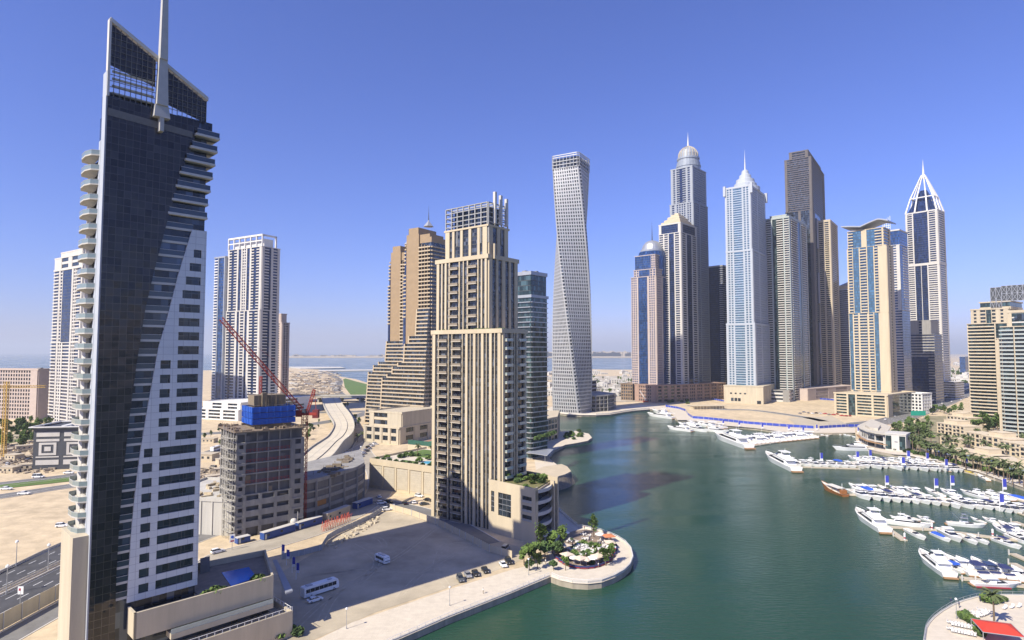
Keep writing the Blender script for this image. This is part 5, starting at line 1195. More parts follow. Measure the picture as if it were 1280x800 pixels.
# ---------- garden podium with pool, left of the stepped tower
P0, P1 = G(463,609), G(546,623); a_ = atan2(P1[1]-P0[1], P1[0]-P0[0]); L = hypot(P1[0]-P0[0], P1[1]-P0[1]); zg = zt(575, P0[1]); print('garden', zg, L, a_)
GD = thing('podium_building', 'cream panelled podium with roof garden and pool left of the stepped tower', 'building', (*P0, 0), a_); Dg = 46
b = MB(); b.box(0,0,0,L,Dg,zg); 
for bx in ((-.4,-.4,L,0),(-.4,Dg,L,Dg+.4),(-.4,0,0,Dg)): b.box(bx[0],bx[1],zg-2.2,bx[2],bx[3],zg+1.1)
for k in range(6): b.box(L*k/5-.6-(k==5)*.6,-.35,0,L*k/5+.6-(k==5)*.6,0,zg-2.2); b.box(-.35,Dg*k/5-.5,0,0,Dg*k/5+.5,zg-2.2)
b.build('wall', cream, GD)
for k in range(5):
    b = MB(); b.box(L*k/5+1.0,-.12,1.5,L*(k+1)/5-1.0,-.02,zg-2.6)
    for q in range(9): b.box(L*k/5+1.0,-.18,1.5+q*(zg-4.1)/9,L*(k+1)/5-1.0,-.12,1.6+q*(zg-4.1)/9)
    b.build('louvre_panel', mat('louvre_beige', (.46,.41,.32), .8, .1, .3), GD)
b = MB(); b.box(.3,.3,zg,L-.3,Dg-.3,zg+.05); b.build('roof_paving', paving, GD)
b = MB(); b.box(2,Dg*.45,zg+.05,L*.5,Dg*.9,zg+.25); b.box(L*.35,3,zg+.05,L*.55,9,zg+.25); b.build('roof_lawn', lawn, GD)
b = MB(); q = [(L*.66+5*cos(t/12*2*pi)*1.6+4, 11+3.6*sin(t/12*2*pi)) for t in range(12)]; b.prism(q, zg+.05, zg+.16); b.build('swimming_pool', mat('pool_pale', (.10,.42,.62), .1, .1, .6), GD)
b = MB(); pool_l = G(530,556); 
TC = thing('tennis_court', 'green tennis court with terracotta border behind the garden podium', 'tennis court', (*G(488,568,0), 0), a_+.05); b.box(6,12,0,36,44,6); b.build('platform', cream, TC)
b = MB(); b.box(7,13,6,35,43,6.03); b.build('court_border', mat('terracotta_court', (.30,.14,.09), .9), TC); b = MB(); b.box(11,17,6.04,31,39,6.06)
b.build('court', mat('court_green', (.09,.22,.12), .9), TC)
b = MB(); 
for s0 in (17,39): b.box(11,s0,6.07,31,s0+.1,6.08)
for s0 in (11,21,31): b.box(s0-.05,17,6.07,s0+.05,39,6.08)
b.build('court_lines', paint, TC)
b = MB()
for i in range(8):
    for yy in (12.2,43.8): b.tube((6+30*i/7,yy,6),(6+30*i/7,yy,9.5),.08,n=4)
for yy in (12.2,43.8): b.box(6,yy-.03,6.1,36,yy+.03,9.3)
b.build('windbreak_fence', mat('net_green', (.03,.10,.07), .9), TC)
# ---------- canal-side block with roof garden in front of the stepped tower
P0, P1 = G(610.6,664), G(669,681); a_ = atan2(P1[1]-P0[1], P1[0]-P0[0]); L = hypot(P1[0]-P0[0], P1[1]-P0[1]); zb = zt(615, P1[1]); print('block', zb, L)
BL = thing('podium_building', 'cream corner block with planted roof at the canal foot of the stepped tower', 'building', (*P0, 0), a_)
Db = 24
w = MB()
holes = [(L*.06,L*.13,zb*.42,zb*.84,1),(L*.22,L*.50,zb*.38,zb*.84,1),(L*.74,L*.93,zb*.76,zb*.88,0),(L*.74,L*.93,zb*.58,zb*.70,0),(L*.74,L*.93,zb*.40,zb*.52,0)]
w.box(0,0,0,L,.5,zb*.38)
w.box(0,0,zb*.88,L,.5,zb+1.2)
for x0,x1 in ((0,L*.06),(L*.13,L*.22),(L*.50,L*.74),(L*.93,L)): w.box(x0,0,zb*.38,x1,.5,zb*.88)
w.box(L*.06,0,zb*.38,L*.13,.5,zb*.42)
for x0,x1,z0,z1,k in holes:
    if k: w.box(x0,0,z1,x1,.5,zb*.88)
w.box(L*.74,0,zb*.38,L*.93,.5,zb*.40); w.box(L*.74,0,zb*.52,L*.93,.5,zb*.58); w.box(L*.74,0,zb*.70,L*.93,.5,zb*.76)
w.box(0,.5,0,.5,Db,zb+1.2); w.box(L-.5,.5,zb*.8,L,3,zb+1.2); w.box(L-.5,.5,0,L,3.2,zb); w.box(0,Db-.5,0,L,Db,zb+1.2); w.box(.5,.5,zb-.6,L-.5,Db-.5,zb-.1)
w.build('wall', cream, BL)
for x0,x1,z0,z1,k in holes:
    b = MB(); b.box(x0,.3,z0,x1,.4,z1); nn = 3 if k else 4
    if k:
        for i in range(1,4): b.box(x0,.2,z0+(z1-z0)*i/4-.1,x1,.3,z0+(z1-z0)*i/4+.1,1)
        for i in range(1,max(2,int((x1-x0)/2))): b.box(x0+(x1-x0)*i/max(2,int((x1-x0)/2))-.06,.2,z0,x0+(x1-x0)*i/max(2,int((x1-x0)/2))+.06,.3,z1,1)
    else: b.box(x0,-.05,z0,x1,.05,z0+.9,1)
    b.build('window', [g_win, metal], BL)
b = MB(); b.box(1,1,0,L-2.4,Db-1,zb-.6); b.build('glazing', g_dark, BL)
for i in range(5):      # bowed open decks on the canal side
    z = 1.2+i*(zb-1)/4.3; m = MB(); pts = [(L-2, 3.2)]+[(L-.2+2.6*sin(t/8*pi), 3.2+(Db-8)*t/8) for t in range(9)]+[(L-2, Db-4.8)]
    m.prism(pts, z-.25, z+.2); 
    for t in range(1,9):
        A, B = pts[t], pts[t+1]; m.fb((A[0],A[1],atan2(B[1]-A[1],B[0]-A[0])), 0, hypot(B[0]-A[0],B[1]-A[1]), -.05, .05, z+.2, z+1.1)
    m.build('balcony', offwhite, BL)
b = MB(); b.box(L-2,Db-5,0,L+3,Db-3.5,zb+2); b.box(L+.5,Db-8,0,L+2.4,Db-6.6,zb+1); b.build('canal_pylon', cream, BL)
b = MB(); b.box(1,1,zb-.1,L-1,Db-1,zb+.35); b.build('roof_soil', mat('garden_soil', (.16,.15,.06), .95, .5, .4), BL)
for o in list(BL.children):       # the block's flank follows the canal, not square to the front
    me = o.data
    for vtx in me.vertices: vtx.co.x -= .39*vtx.co.y
    me.update()
GARDEN = (BL, L, Db, zb); GARDEN2 = (GD, None, Dg, zg)
# shade canopies & ship-shaped stone terrace along the left canal bank
for lab, pts, h in (('white sloping canopy on the quay nearer the stepped tower', [(640,594),(655,589),(672,592),(664,600)], 5), ('grey sloping canopy roof beside the curved podium', [(658,566),(668,560),(692,562),(684,570)], 5)):
    P = [G(x,y,h) for x,y in pts]; r = thing('shade_canopy', lab, 'canopy', (*P[0], 0)); q = [(x-P[0][0],y-P[0][1]) for x,y in P]; b = MB(); b.prism(q, h, h+.3); b.build('roof', silver, r)
    for k, (x,y) in enumerate(q): b = MB(); b.tube((x*.9,y*.9,.1),(x*.9,y*.9,h),.15,n=6); b.build('post', metal, r)
P = [G(x,y,4.5) for x,y in [(668,588),(680,583),(702,580),(709,583),(714,589),(706,593),(684,599),(677,597)]]
r = thing('stone_terrace', 'bright ship-shaped terrace on a rough rock base jutting into the canal', 'terrace', (*P[0], 0)); q = [(x-P[0][0],y-P[0][1]) for x,y in P]
b = MB(); b.prism(q, 3.6, 4.5); b.build('terrace_deck', cream, r)
b = MB(); cxx = sum(p[0] for p in q)/8; cyy = sum(p[1] for p in q)/8
vs = []; rg = random.Random(3); nn = 30
for k in range(5):
    for i in range(nn):
        t = i/nn*8; j = int(t)%8; f_ = t-int(t); x = q[j][0]*(1-f_)+q[(j+1)%8][0]*f_; y = q[j][1]*(1-f_)+q[(j+1)%8][1]*f_; s_ = 1.28-.07*k+rg.uniform(-.03,.03)
        vs.append((cxx+(x-cxx)*s_-(4-k)*.0, cyy+(y-cyy)*s_-(4-k)*1.2, -4+k*1.9+rg.uniform(-.3,.3)*(k<4)))
b.add(vs, [(k*nn+i, k*nn+(i+1)%nn, (k+1)*nn+(i+1)%nn, (k+1)*nn+i) for k in range(4) for i in range(nn)]+[tuple(4*nn+i for i in range(nn))]); b.build('rock_base', rockm, r)
# ================================================================== BOATS, JETTIES, FLAGS
hullw = mat('gelcoat_white', (.82,.82,.80), .25, .04, 1); deckw = mat('boat_deck', (.66,.62,.54), .6, .1, 1); teak = mat('teak', (.34,.20,.10), .6, .15, 1)
bglass = mat('boat_glass', (.015,.018,.022), .08, .1, 1, spec=.8); bluec = mat('blue_canvas', (.03,.10,.48), .8, .1, 1); navy = mat('navy_canvas', (.03,.04,.12), .8, .1, 1)
redh = mat('red_antifoul', (.35,.03,.05), .5, .1, 1); yel = mat('yellow_hull', (.62,.48,.03), .4, .1, 1); wood = mat('varnished_wood', (.30,.12,.04), .45, .2, .6)
def hull(mb, L, B, H, sheer=.5, mi=0, deck=1, full=.62):
    n = 14; st = []
    for i in range(n+1):
        t = i/n; w = B/2*(1 if t < full else max(.02, (1-((t-full)/(1-full))**1.9)))*(.88+.12*min(1,t*4)); h = H+sheer*t*t; x = -L/2+L*t
        st.append([(x+ (h*.25*t if t > .8 else 0), w, h), (x-(.08*L*(t**3)), w*.72, -.1), (x-(.08*L*(t**3)), 0, -.5), (x-(.08*L*(t**3)), -w*.72, -.1), (x+(h*.25*t if t > .8 else 0), -w, h)])
    vs = [p for s in st for p in s]; fs = []
    for i in range(n):
        for j in range(4): fs.append((i*5+j, (i+1)*5+j, (i+1)*5+j+1, i*5+j+1))
    fs.append((0,1,2,3,4)); mb.add(vs, fs, mi)
    mb.add([(s[0][0], s[0][1]*.93, s[0][2]-.12) for s in st]+[(s[4][0], s[4][1]*.93, s[4][2]-.12) for s in st], [(i, i+n+1, i+n+2, i+1) for i in range(n)], deck)
    mb.add([s[0] for s in st]+[(s[0][0], s[0][1]*.9, s[0][2]+.03) for s in st], [(i, i+1, i+n+2, i+n+1) for i in range(n)], mi)
    mb.add([s[4] for s in st]+[(s[4][0], s[4][1]*.9, s[4][2]+.03) for s in st], [(i, i+n+1, i+n+2, i+1) for i in range(n)], mi)
def wedge(mb, x0, x1, w, z0, z1, rf=.35, rb=.08, tp=.8, mi=0):
    L = x1-x0; a, c = x0+L*rb, x1-L*rf
    mb.add([(x0,-w,z0),(x1,-w*.75,z0),(x1,w*.75,z0),(x0,w,z0),(a,-w*tp,z1),(c,-w*tp*.85,z1),(c,w*tp*.85,z1),(a,w*tp,z1)], [(3,2,1,0),(4,5,6,7),(0,1,5,4),(1,2,6,5),(2,3,7,6),(3,0,4,7)], mi)
def boat(kind):
    nm = {'yacht':'motor_yacht','cruiser':'motor_cruiser','open':'speedboat','cover':'covered_boat','fisher':'fishing_yacht','dhow':'wooden_dhow','sleek':'motor_yacht','canopy':'motor_cruiser','navy':'motor_cruiser','red':'motor_cruiser','yellow':'speedboat','tan':'speedboat','dark':'motor_cruiser'}[kind]
    r = thing(nm, '-', {'dhow':'dhow'}.get(kind, 'yacht' if 'yacht' in nm else 'boat'), (0,0,-500))
    L = 10.0; h = MB()
    if kind == 'dhow':
        hull(h, L, 2.8, .7, 1.5, 0, 1, .5); h.build('hull', [wood, deckw], r)
        b = MB(); b.box(-3.4,-1.1,1.9,2.2,1.1,2.0); b.build('awning', deckw, r)
        for x in (-3.2,-.6,2.0):
            for y in (-1,1): b = MB(); b.tube((x,y,.6),(x,y,1.95),.05,n=4); b.build('post', wood, r)
        b = MB(); b.tube((-3.6,0,.6),(-3.6,0,3.4),.06,n=5); b.build('mast', hullw, r); b = MB(); b.box(-4.6,-.8,.7,-3.6,.8,1.7); b.build('stern_cabin', wood, r); return r
    B = {'yacht':2.5,'sleek':2.15,'open':2.4,'cover':2.5,'tan':2.5,'yellow':2.4}.get(kind, 2.9)
    hm = {'yellow':yel,'tan':deckw,'red':hullw}.get(kind, hullw)
    hull(h, L, B, .85, .45, 0, 1); h.build('hull', [hm, deckw], r)
    if kind == 'red' : b = MB(); b.box(-L/2+.1,-B/2-.03,-.05,L/2-2.6,-B/2+.2,.22); b.box(-L/2+.1,B/2-.2,-.05,L/2-2.6,B/2+.03,.22); b.build('red_stripe', redh, r)
    if kind in ('yacht','sleek'):
        b = MB(); wedge(b, -3.3, 3.0, B*.42, .8, 1.55, .35, .06, .9); wedge(b, -3.6, 1.5, B*.40, 1.68, 1.82, .1, .02, .97); wedge(b, -2.4, .6, B*.30, 1.8, 2.25, .45, .2, .8); b.build('superstructure', hullw, r)
        b = MB(); wedge(b, -2.9, 2.75, B*.425, 1.05, 1.38, .16, .02, .93); b.build('window_band', bglass, r)
        b = MB(); wedge(b, -.2, .75, B*.29, 1.85, 2.2, .5, .1, .7); b.build('flybridge_screen', bglass, r)
        b = MB(); b.box(-2.2,-B*.3,2.75,-.6,B*.3,2.83); 
        for y in (-B*.28,B*.28): b.tube((-2.0,y,1.8),(-1.6,y,2.75),.05,n=4)
        b.tube((-1.5,0,2.8),(-1.6,0,3.4),.03,n=4); b.build('radar_arch', hullw, r)
        b = MB(); 
        for x in (3.3,3.9): b.lathe([(.3,.95),(.3,1.1),(.05,1.13)], 8, x-.2, 0)
        b.build('sun_pad', navy if kind == 'sleek' else offwhite, r)
    elif kind in ('open','yellow','tan'):
        b = MB(); wedge(b, -.6, 1.6, B*.33, .8, 1.2, .6, .1, .8); b.build('windscreen', bglass, r)
        b = MB(); b.box(-3.6,-.8,.55,-2.6,.8,1.1); b.box(-1.6,-.8,.55,-1.0,-.15,1.1); b.box(-1.6,.15,.55,-1.0,.8,1.1); b.build('seats', deckw, r); b = MB(); wedge(b, 1.3, 4.1, B*.3, .85, 1.12, .4, .1, .8); b.build('foredeck', hullw if kind != 'yellow' else yel, r)
    elif kind == 'cover':
        b = MB(); wedge(b, -4.2, 2.6, B*.43, .85, 1.5, .45, .1, .5); b.build('boat_cover', bluec, r); b = MB(); wedge(b, 2.3, 4.2, B*.25, .9, 1.15, .4, .1, .8); b.build('foredeck', hullw, r)
    else:
        b = MB(); wedge(b, -1.6, 3.2, B*.38, .8, 1.45, .55, .04, .8); b.build('cabin', hullw, r)
        b = MB(); wedge(b, -.4, 2.1, B*.385, 1.1, 1.40, .5, .05, .84); b.build('window_band', bglass, r)
        b = MB(); b.box(-3.9,-B*.33,.5,-3.2,B*.33,1.05); b.build('seats', navy if kind in ('navy','dark') else deckw, r)
        if kind in ('canopy','navy','dark','red','cruiser'):
            m_ = {'canopy':bluec,'navy':navy,'dark':bglass}.get(kind, hullw); b = MB(); wedge(b, -3.2 if kind != 'cruiser' else -2.0, .3, B*.40, 2.0, 2.12 if kind != 'canopy' else 2.4, .15, .1, .9); b.build('canopy', m_, r)
            for x in (-2.6,-.4):
                b = MB(); b.tube((x,-B*.36,.9),(x+.1,-B*.36,2.0),.04,n=4); b.tube((x,B*.36,.9),(x+.1,B*.36,2.0),.04,n=4); b.build('canopy_frame', metal, r)
        if kind == 'fisher':
            b = MB(); b.box(-1.4,-.9,2.5,.6,.9,2.6); b.box(-1.0,-.6,3.7,.2,.6,3.78)
            for x,y in ((-1.3,-.85),(-1.3,.85),(.5,-.85),(.5,.85)): b.tube((x,y,1.4),(x*.6,y*.6,3.7),.05,n=4)
            b.build('tuna_tower', metal, r); b = MB(); b.tube((-1,1,1.4),(-4,2.2,4.4),.03,n=3); b.tube((-1,-1,1.4),(-4,-2.2,4.4),.03,n=3); b.build('outriggers', metal, r)
    b = MB()       # bow rail
    pts = [(1.8,B*.40,1.0),(3.2,B*.30,1.15),(4.4,B*.12,1.25),(5.05,0,1.3)]
    for s_ in (1,-1):
        for p_, q_ in zip(pts, pts[1:]): b.tube((p_[0],p_[1]*s_,p_[2]+.42),(q_[0],q_[1]*s_,q_[2]+.42),.02,n=3); b.tube((p_[0],p_[1]*s_,p_[2]),(p_[0],p_[1]*s_,p_[2]+.42),.02,n=3)
    b.build('bow_rail', metal, r)
    b = MB(); b.box(-5.5,-B*.38,.05,-4.95,B*.38,.25); b.build('swim_platform', teak, r)
    return r
BP = {}
boat_log = []
def put_boat(kind, bow, stern, label, group, z=WZ):
    P, Q = G(*bow, z), G(*stern, z); L = hypot(P[0]-Q[0], P[1]-Q[1]); a = atan2(P[1]-Q[1], P[0]-Q[0])
    if kind not in BP: BP[kind] = boat(kind)
    s = L/10.6; sx = s; sy = (s if L < 24 else (s+2.4)/2)*(1.0 if z == WZ and 'terrace' in label or 'second jetty' in label else .92); o = place(BP[kind], label, ((P[0]+Q[0])/2, (P[1]+Q[1])/2, z+.05), a, group, (sx, sy, sy if L > 10 else s))
    return o
rg = random.Random(21)
# named boats: row nearest the round terrace (bottom right)
g1 = 'boats at the jetty nearest the round terrace'
for k, bow, st, lab in [
    ('yacht',(1149.5,695),(1189,724.5),'white yacht at the outer end of the jetty nearest the round terrace'),
    ('canopy',(1165,702),(1206,718),'white cruiser with bright blue canopy beside the outermost yacht'),
    ('navy',(1195,702),(1237,725.5),'white cruiser with navy cockpit cover, third along the jetty nearest the terrace'),
    ('dark',(1214,702),(1251,725),'white cruiser with dark tinted roof between two navy covered boats'),
    ('navy',(1236,706.5),(1268,727),'white cruiser with navy cover, last in view on the jetty nearest the terrace'),
    ('red',(1277,734.5),(1214,731.5),'long white boat with red waterline lying alongside the jetty end')]: put_boat(k, bow, st, lab, g1)
g2 = 'boats on the second jetty from the round terrace'
for k, bow, st, lab in [
    ('yacht',(1070,643),(1108,668),'big white yacht moored across the outer end of the second jetty'),
    ('sleek',(1166.5,661),(1105,653.5),'long sleek white yacht lying along the second jetty'),
    ('open',(1158,677),(1132,663.5),'narrow dark speedboat tied below the sleek yacht'),
    ('cover',(1189,679),(1164,667.5),'small boat under a bright blue cover on the second jetty'),
    ('cruiser',(1203,680),(1174,663),'white cruiser right of the blue covered boat'),
    ('fisher',(1233,660.5),(1182,655.5),'white fishing yacht with tall lookout tower on the second jetty'),
    ('open',(1223,682.7),(1197,669.5),'white speedboat below the fishing yacht, left of its neighbour'),
    ('open',(1237,682.7),(1211,670),'white speedboat below the fishing yacht, right of its neighbour'),
    ('navy',(1241,659),(1271,673),'navy covered cruiser pointing left, inner part of the second jetty'),
    ('cruiser',(1248,655.5),(1283,670),'white cruiser at the right edge above the navy covered one'),
    ('navy',(1278,688),(1241,675),'dark covered cruiser at right edge below the second jetty'),
    ('yacht',(1292,684),(1258,670),'white yacht cut by the right edge below the second jetty')]: put_boat(k, bow, st, lab, g2)
for i,(bow,st,k) in enumerate([((1112,646.5),(1132,651.5),'cruiser'),((1128,645.5),(1150,652),'open'),((1146,647),(1166,654),'cruiser'),((1213,648.5),(1232,655),'open'),((1228,649),(1250,657),'cruiser'),((1262,663),(1284,671.5),'cruiser')]): put_boat(k, bow, st, 'boat on the far side of the second jetty, %s from the left' % ORD[i], 'boats on the far side of the second jetty')
for i,(bow,st,k) in enumerate([((1180,699),(1220,722),'cruiser'),((1250,711),(1282,729),'cruiser'),((1264,712),(1296,731),'open')]): put_boat(k, bow, st, 'plain white boat squeezed between covered ones nearest the terrace, %s from left' % ORD[i], g1)
put_boat('dhow',(1027.5,610),(1058,621.5),'varnished wooden dhow with cream awning at the outer jetty end',None)
g3 = 'boats on the jetty with the wooden dhow'
lowk = ['cruiser','canopy','cruiser','navy','cruiser','open','navy','cruiser','tan','open','yacht','cruiser','cruiser','navy','yacht','yacht','cruiser','navy']
for i, k in enumerate(lowk):
    x = 1062+i*12.3+rg.uniform(-1,1); y = 614.5+(x-1062)*.092; w = 30 if i < 10 else 36
    put_boat(k, (x+w*.95, y+12+rg.uniform(-1.5,1.5)), (x, y), 'boat, %s from the dhow on the near side of its jetty' % ORD[i], g3)
upk = ['cruiser','cruiser','tan','cruiser','cruiser','open','cruiser','yacht','yacht','cruiser','cover','cruiser']
for i, k in enumerate(upk):
    x = 1062+i*17+(10 if i > 4 else 0)+(8 if i > 6 else 0)+rg.uniform(-1.5,1.5); y = 607.5+(x-1062)*.055; w = 25 if i < 7 else 36
    if x+w > 1300: break
    put_boat(k, (x, y+.5), (x+w*.95, y+10), 'boat, %s from the dhow on the far side of its jetty' % ORD[i], g3)
g4 = 'boats on the long packed jetty below the promenade'
put_boat('yacht',(957,571.5),(997,591),'large white yacht at the outer end of the packed jetty below the promenade',None)
ks = ['yacht','cruiser','yacht','cruiser','cruiser','canopy','cruiser','tan']
for i, k in enumerate(ks):
    x = 984+i*11.2; y = 573+(x-984)*.03; put_boat(k, (x+20+rg.uniform(-2,2), y+11.5), (x, y+5), 'boat, %s right of the large end yacht in the packed jetty row' % ORD[i], g4)
for i in range(15):
    x = 1068+i*8.3; y = 579+(x-1068)*.045; k = rg.choice(['cruiser','cruiser','navy','cruiser','open','cruiser','yacht'])
    put_boat(k, (x+21+rg.uniform(-3,2), y+7.5+rg.uniform(-1,1)), (x, y), 'boat, %s from the left, near side of the inner packed jetty' % ORD[i], g4)
for i in range(11):
    x = 1060+i*11; y = 571+(x-1060)*.045; k = rg.choice(['cruiser','cruiser','cruiser','yacht','navy'])
    put_boat(k, (x, y+1), (x+17, y+6), 'boat, %s from the left, far side of the inner packed jetty' % ORD[i], g4)
put_boat('tan',(1204,588),(1187,590),'small boat with tan hull just left of the yellow speedboat',None)
put_boat('yellow',(1206,590.5),(1226,595),'bright yellow speedboat near the inner end of the packed jetty',None)
put_boat('tan',(1222,595.5),(1236,602),'small cream boat just right of the yellow speedboat',None)
g5 = 'yachts packed side by side below the blue hoarding'
put_boat('yacht',(893,546),(938,562),'big white yacht at the outer end of the row below the blue hoarding',None)
for i in range(15):
    x = 922+i*5.6; y = 549-(i*.45); k = rg.choice(['yacht','cruiser','cruiser','yacht','cruiser'])
    put_boat(k, (x, y), (x+20, y+7.5-i*.12), 'yacht, %s from the big end yacht below the blue hoarding' % ORD[i], g5)
g6 = 'yachts moored off the left bend of the hoarding quay'
for i, (bow, st, k) in enumerate([((834,536),(866,540),'yacht'),((848,532),(872,538),'yacht'),((886,541),(858,536),'yacht'),((862,530),(886,534),'cruiser'),((912,541.5),(880,538.5),'yacht'),((874,531),(902,537),'cruiser'),((890,532.5),(908,536),'cruiser')]):
    put_boat(k, bow, st, 'white yacht, %s from the left in the cluster at the quay bend' % ORD[i], g6)
put_boat('yacht',(809,519.5),(843,524),'nearer of the two white yachts moored alone by the far quay',None)
put_boat('cruiser',(815,515),(842,519),'farther of the two white yachts moored alone by the far quay',None)
for i,(x,y) in enumerate([(908,531.5),(918,533.5),(930,534.5),(1008,543),(1018,544.5),(1030,544),(1046,542.5),(1058,543.5),(1069,546)]): put_boat('open', (x-5,y), (x+6,y+1.6), 'small tender, %s from the left along the hoarding quay' % ORD[i], 'small tenders along the hoarding quay')
put_boat('yacht',(1040.5,562.5),(1092,563.5),'large white superyacht moored off the curved clubhouse',None)
for i,((a_,c_),(d_,e_)) in enumerate([((1240,594),(1258,600)),((1250,600),(1268,606)),((1262,596),(1284,603))]): put_boat('cruiser',(a_,c_),(d_,e_),'boat, %s from the left by the gangway at the right edge' % ORD[i],'boats by the right edge gangway')

# jetties
jm = mat('jetty_boards', (.46,.40,.30), .9, .15, 1)
def jetty(px, w, label, fingers=0, fl=12, fside=1):
    P = [G(x,y,WZ+.5) for x,y in px]; r = thing('jetty', label, 'jetty', (*P[0], WZ+.4)); b = MB()
    for (x0,y0),(x1,y1) in zip(P, P[1:]):
        a_ = atan2(y1-y0,x1-x0); L = hypot(x1-x0,y1-y0); b.fb((x0-P[0][0],y0-P[0][1],a_), 0, L, -w/2, w/2, -.3, .25)
        p_ = MB()
        for k in range(int(L/14)+1): p_.fb((x0-P[0][0],y0-P[0][1],a_), k*14-.2, k*14+.2, w/2, w/2+.35, -1.2, 1.6)
        p_.build('mooring_piles', offwhite, r)
        for k in range(fingers): f_ = MB(); s_ = L*(k+.5)/fingers; f_.fb((x0-P[0][0],y0-P[0][1],a_), s_-.6, s_+.6, w/2*fside, (w/2+fl)*fside, -.25, .2); f_.build('finger_pontoon', jm, r)
    b.build('walkway', jm, r); return r
jetty([(1200,722.5),(1218,724),(1290,733.5)], 2.6, 'jetty of boards nearest the round terrace')
jetty([(1104,657),(1130,675)], 2.6, 'short bare jetty arm ending with a red and white post')
jetty([(1105,658),(1170,662),(1245,672),(1300,678)], 2.6, 'second jetty up from the round terrace')
jetty([(1057,618),(1160,622.5),(1230,632),(1300,645)], 2.8, 'long jetty that starts beside the wooden dhow')
jetty([(985,583),(1075,586)], 2.6, 'outer jetty behind the large end yacht', 0)
jetty([(1060,577),(1200,588),(1262,604),(1310,618)], 2.6, 'long gangway jetty joining the promenade at right')
jetty([(935,558),(1010,547),(1040,543)], 2.6, 'jetty below the blue hoarding')
for i, (a_, c_) in enumerate([((1262,621),(1300,633)),((1264,637),(1300,650)),((1268,652),(1300,664)),((1264,670),(1300,684)),((1266,692),(1300,707)),((1266,704),(1296,720))]): jetty([a_, c_], 2.4, 'bare pale finger pontoon at the right edge, %s from the top' % ORD[i])
jetty([(843,515),(846,525)], 3, 'small stone pier by the far quay bend')

# tall banner poles
def flag():
    r = thing('banner_pole', '-', 'banner', (0,0,-600)); b = MB(); b.tube((0,0,-1),(0,0,8.5),.16,.1,8); b.build('pole', wmetal, r)
    b = MB(); b.box(.12,-.03,4.6,1.9,.03,8.3); b.build('banner', mat('banner_blue', (.045,.06,.40), .8, .12, 1), r)
    b = MB(); b.box(.12,-.035,3.4,1.9,.035,4.55); b.build('banner_foot', mat('banner_white', (.75,.75,.78), .8), r); return r
FP = flag()
for i, (x, y, s_) in enumerate([(1025.5,582,1),(1070.5,580,1),(1086.5,578,1),(1134,579,1),(1127.5,588,1),(1158,582,1),(1181.5,591,1),(1207,586,1),(1107,614,1),(1168.5,618,1),(1188.7,615,1.05),(1254,621,1.1),(1250,640,1),(903,534,1),(923,536,1),(952,539,1),(985,541.5,1),(1003,545,1),(1020,541,1),(1072,545,1)]):
    place(FP, 'blue banner pole over the jetties, %s of the twenty from left by row' % ORD[i], (*G(x,y,-2), -2), -.1+rg.uniform(-.2,.2), 'blue banner poles', s_*(1.0 if x > 1020 else .9))
def post():
    r = thing('mooring_post', '-', 'post', (0,0,-600)); b = MB(); b.lathe([(.35,0),(.35,3.2),(.1,3.5)], 10); b.build('post', hullw, r); b = MB(); b.lathe([(.37,1.2),(.37,1.8)], 10); b.build('red_band', redh, r); return r
PP = post()
for i, (x,y) in enumerate([(1131,677),(1165,664),(1241,672)]): place(PP, 'white mooring post with red band, %s from the left on the second jetty' % ORD[i], (*G(x,y,-2), -2), 0, 'mooring posts on the second jetty')

# blue hoarding round the sandy plot
hb_ = mat('hoarding_blue', (.03,.06,.36), .7, .12, .3)
fence([G(x,y) for x,y in [(832,508.5),(848,511),(857,514),(860,519),(866,523),(880,524),(905,526.5),(935,530),(975,533),(1017,535.8)]], 'site_hoarding', 'long blue hoarding curving between the quay and sandy plot', 2.6, hb_, 6)
fence([G(x,y) for x,y in [(1024,535.8),(1040,534.8),(1060,533.6),(1086,534)]], 'site_hoarding', 'short blue hoarding before the cream podium, right of the gap', 2.6, hb_, 6)
fence([G(x,y) for x,y in [(886,499),(905,502),(948,504.5)]], 'site_hoarding', 'thin blue hoarding at the foot of the sandstone podium', 2.4, hb_, 6)
fence([G(x,y) for x,y in [(983,495),(1020,499),(1045,501)]], 'site_hoarding', 'blue hoarding right of the sandstone podium', 2.4, hb_, 6)
r = thing('site_shed', 'long low cream site shed with open side on the sandy plot', 'shed', (*G(866,511.5),0), .10); b = MB(); b.box(0,0,0,42,8,4); b.box(-1,-4,4,43,9,4.4); b.build('wall', cream, r)
for k in range(11): b = MB(); b.box(k*4.2,-4,0,k*4.2+.4,-3.6,4); b.build('post', cream, r)
rg = random.Random(4)

# ================================================================== CLUBHOUSE, VILLAS
P0, P1, P2, P3 = G(1071,553), G(1078,558.5), G(1094,563.5), G(1112,566)
arc = [G(x,y) for x,y in [(1074,550),(1077,553.5),(1084,557),(1094,559.5),(1106,561.5)]]
r = arc_block('clubhouse', 'curved glass-fronted clubhouse on the promenade beside the superyacht', 'building', arc+[G(1112,551), G(1092,543)], 10, 2, offwhite, g_dark, inset=1.2); r.name = 'clubhouse'
b = MB(); q = [(x-arc[0][0], y-arc[0][1]) for x,y in arc+[G(1112,551), G(1090,541)]]; cxx = sum(p[0] for p in q)/7; cyy = sum(p[1] for p in q)/7
b.prism([(cxx+(x-cxx)*1.12, cyy+(y-cyy)*1.12) for x,y in q], 11, 11.6); b.prism([(cxx+(x-cxx)*.5, cyy+(y-cyy)*.5) for x,y in q], 11.6, 13.4); b.build('roof', mat('roof_beige', (.50,.46,.38), .8), r)
b = MB(); b.prism([(cxx+(x-cxx)*1.22, cyy+(y-cyy)*1.22) for x,y in q[:5]]+q[3:4:1]+[(cxx,cyy)], 3.9, 4.3); b.build('terrace_deck', teak, r)
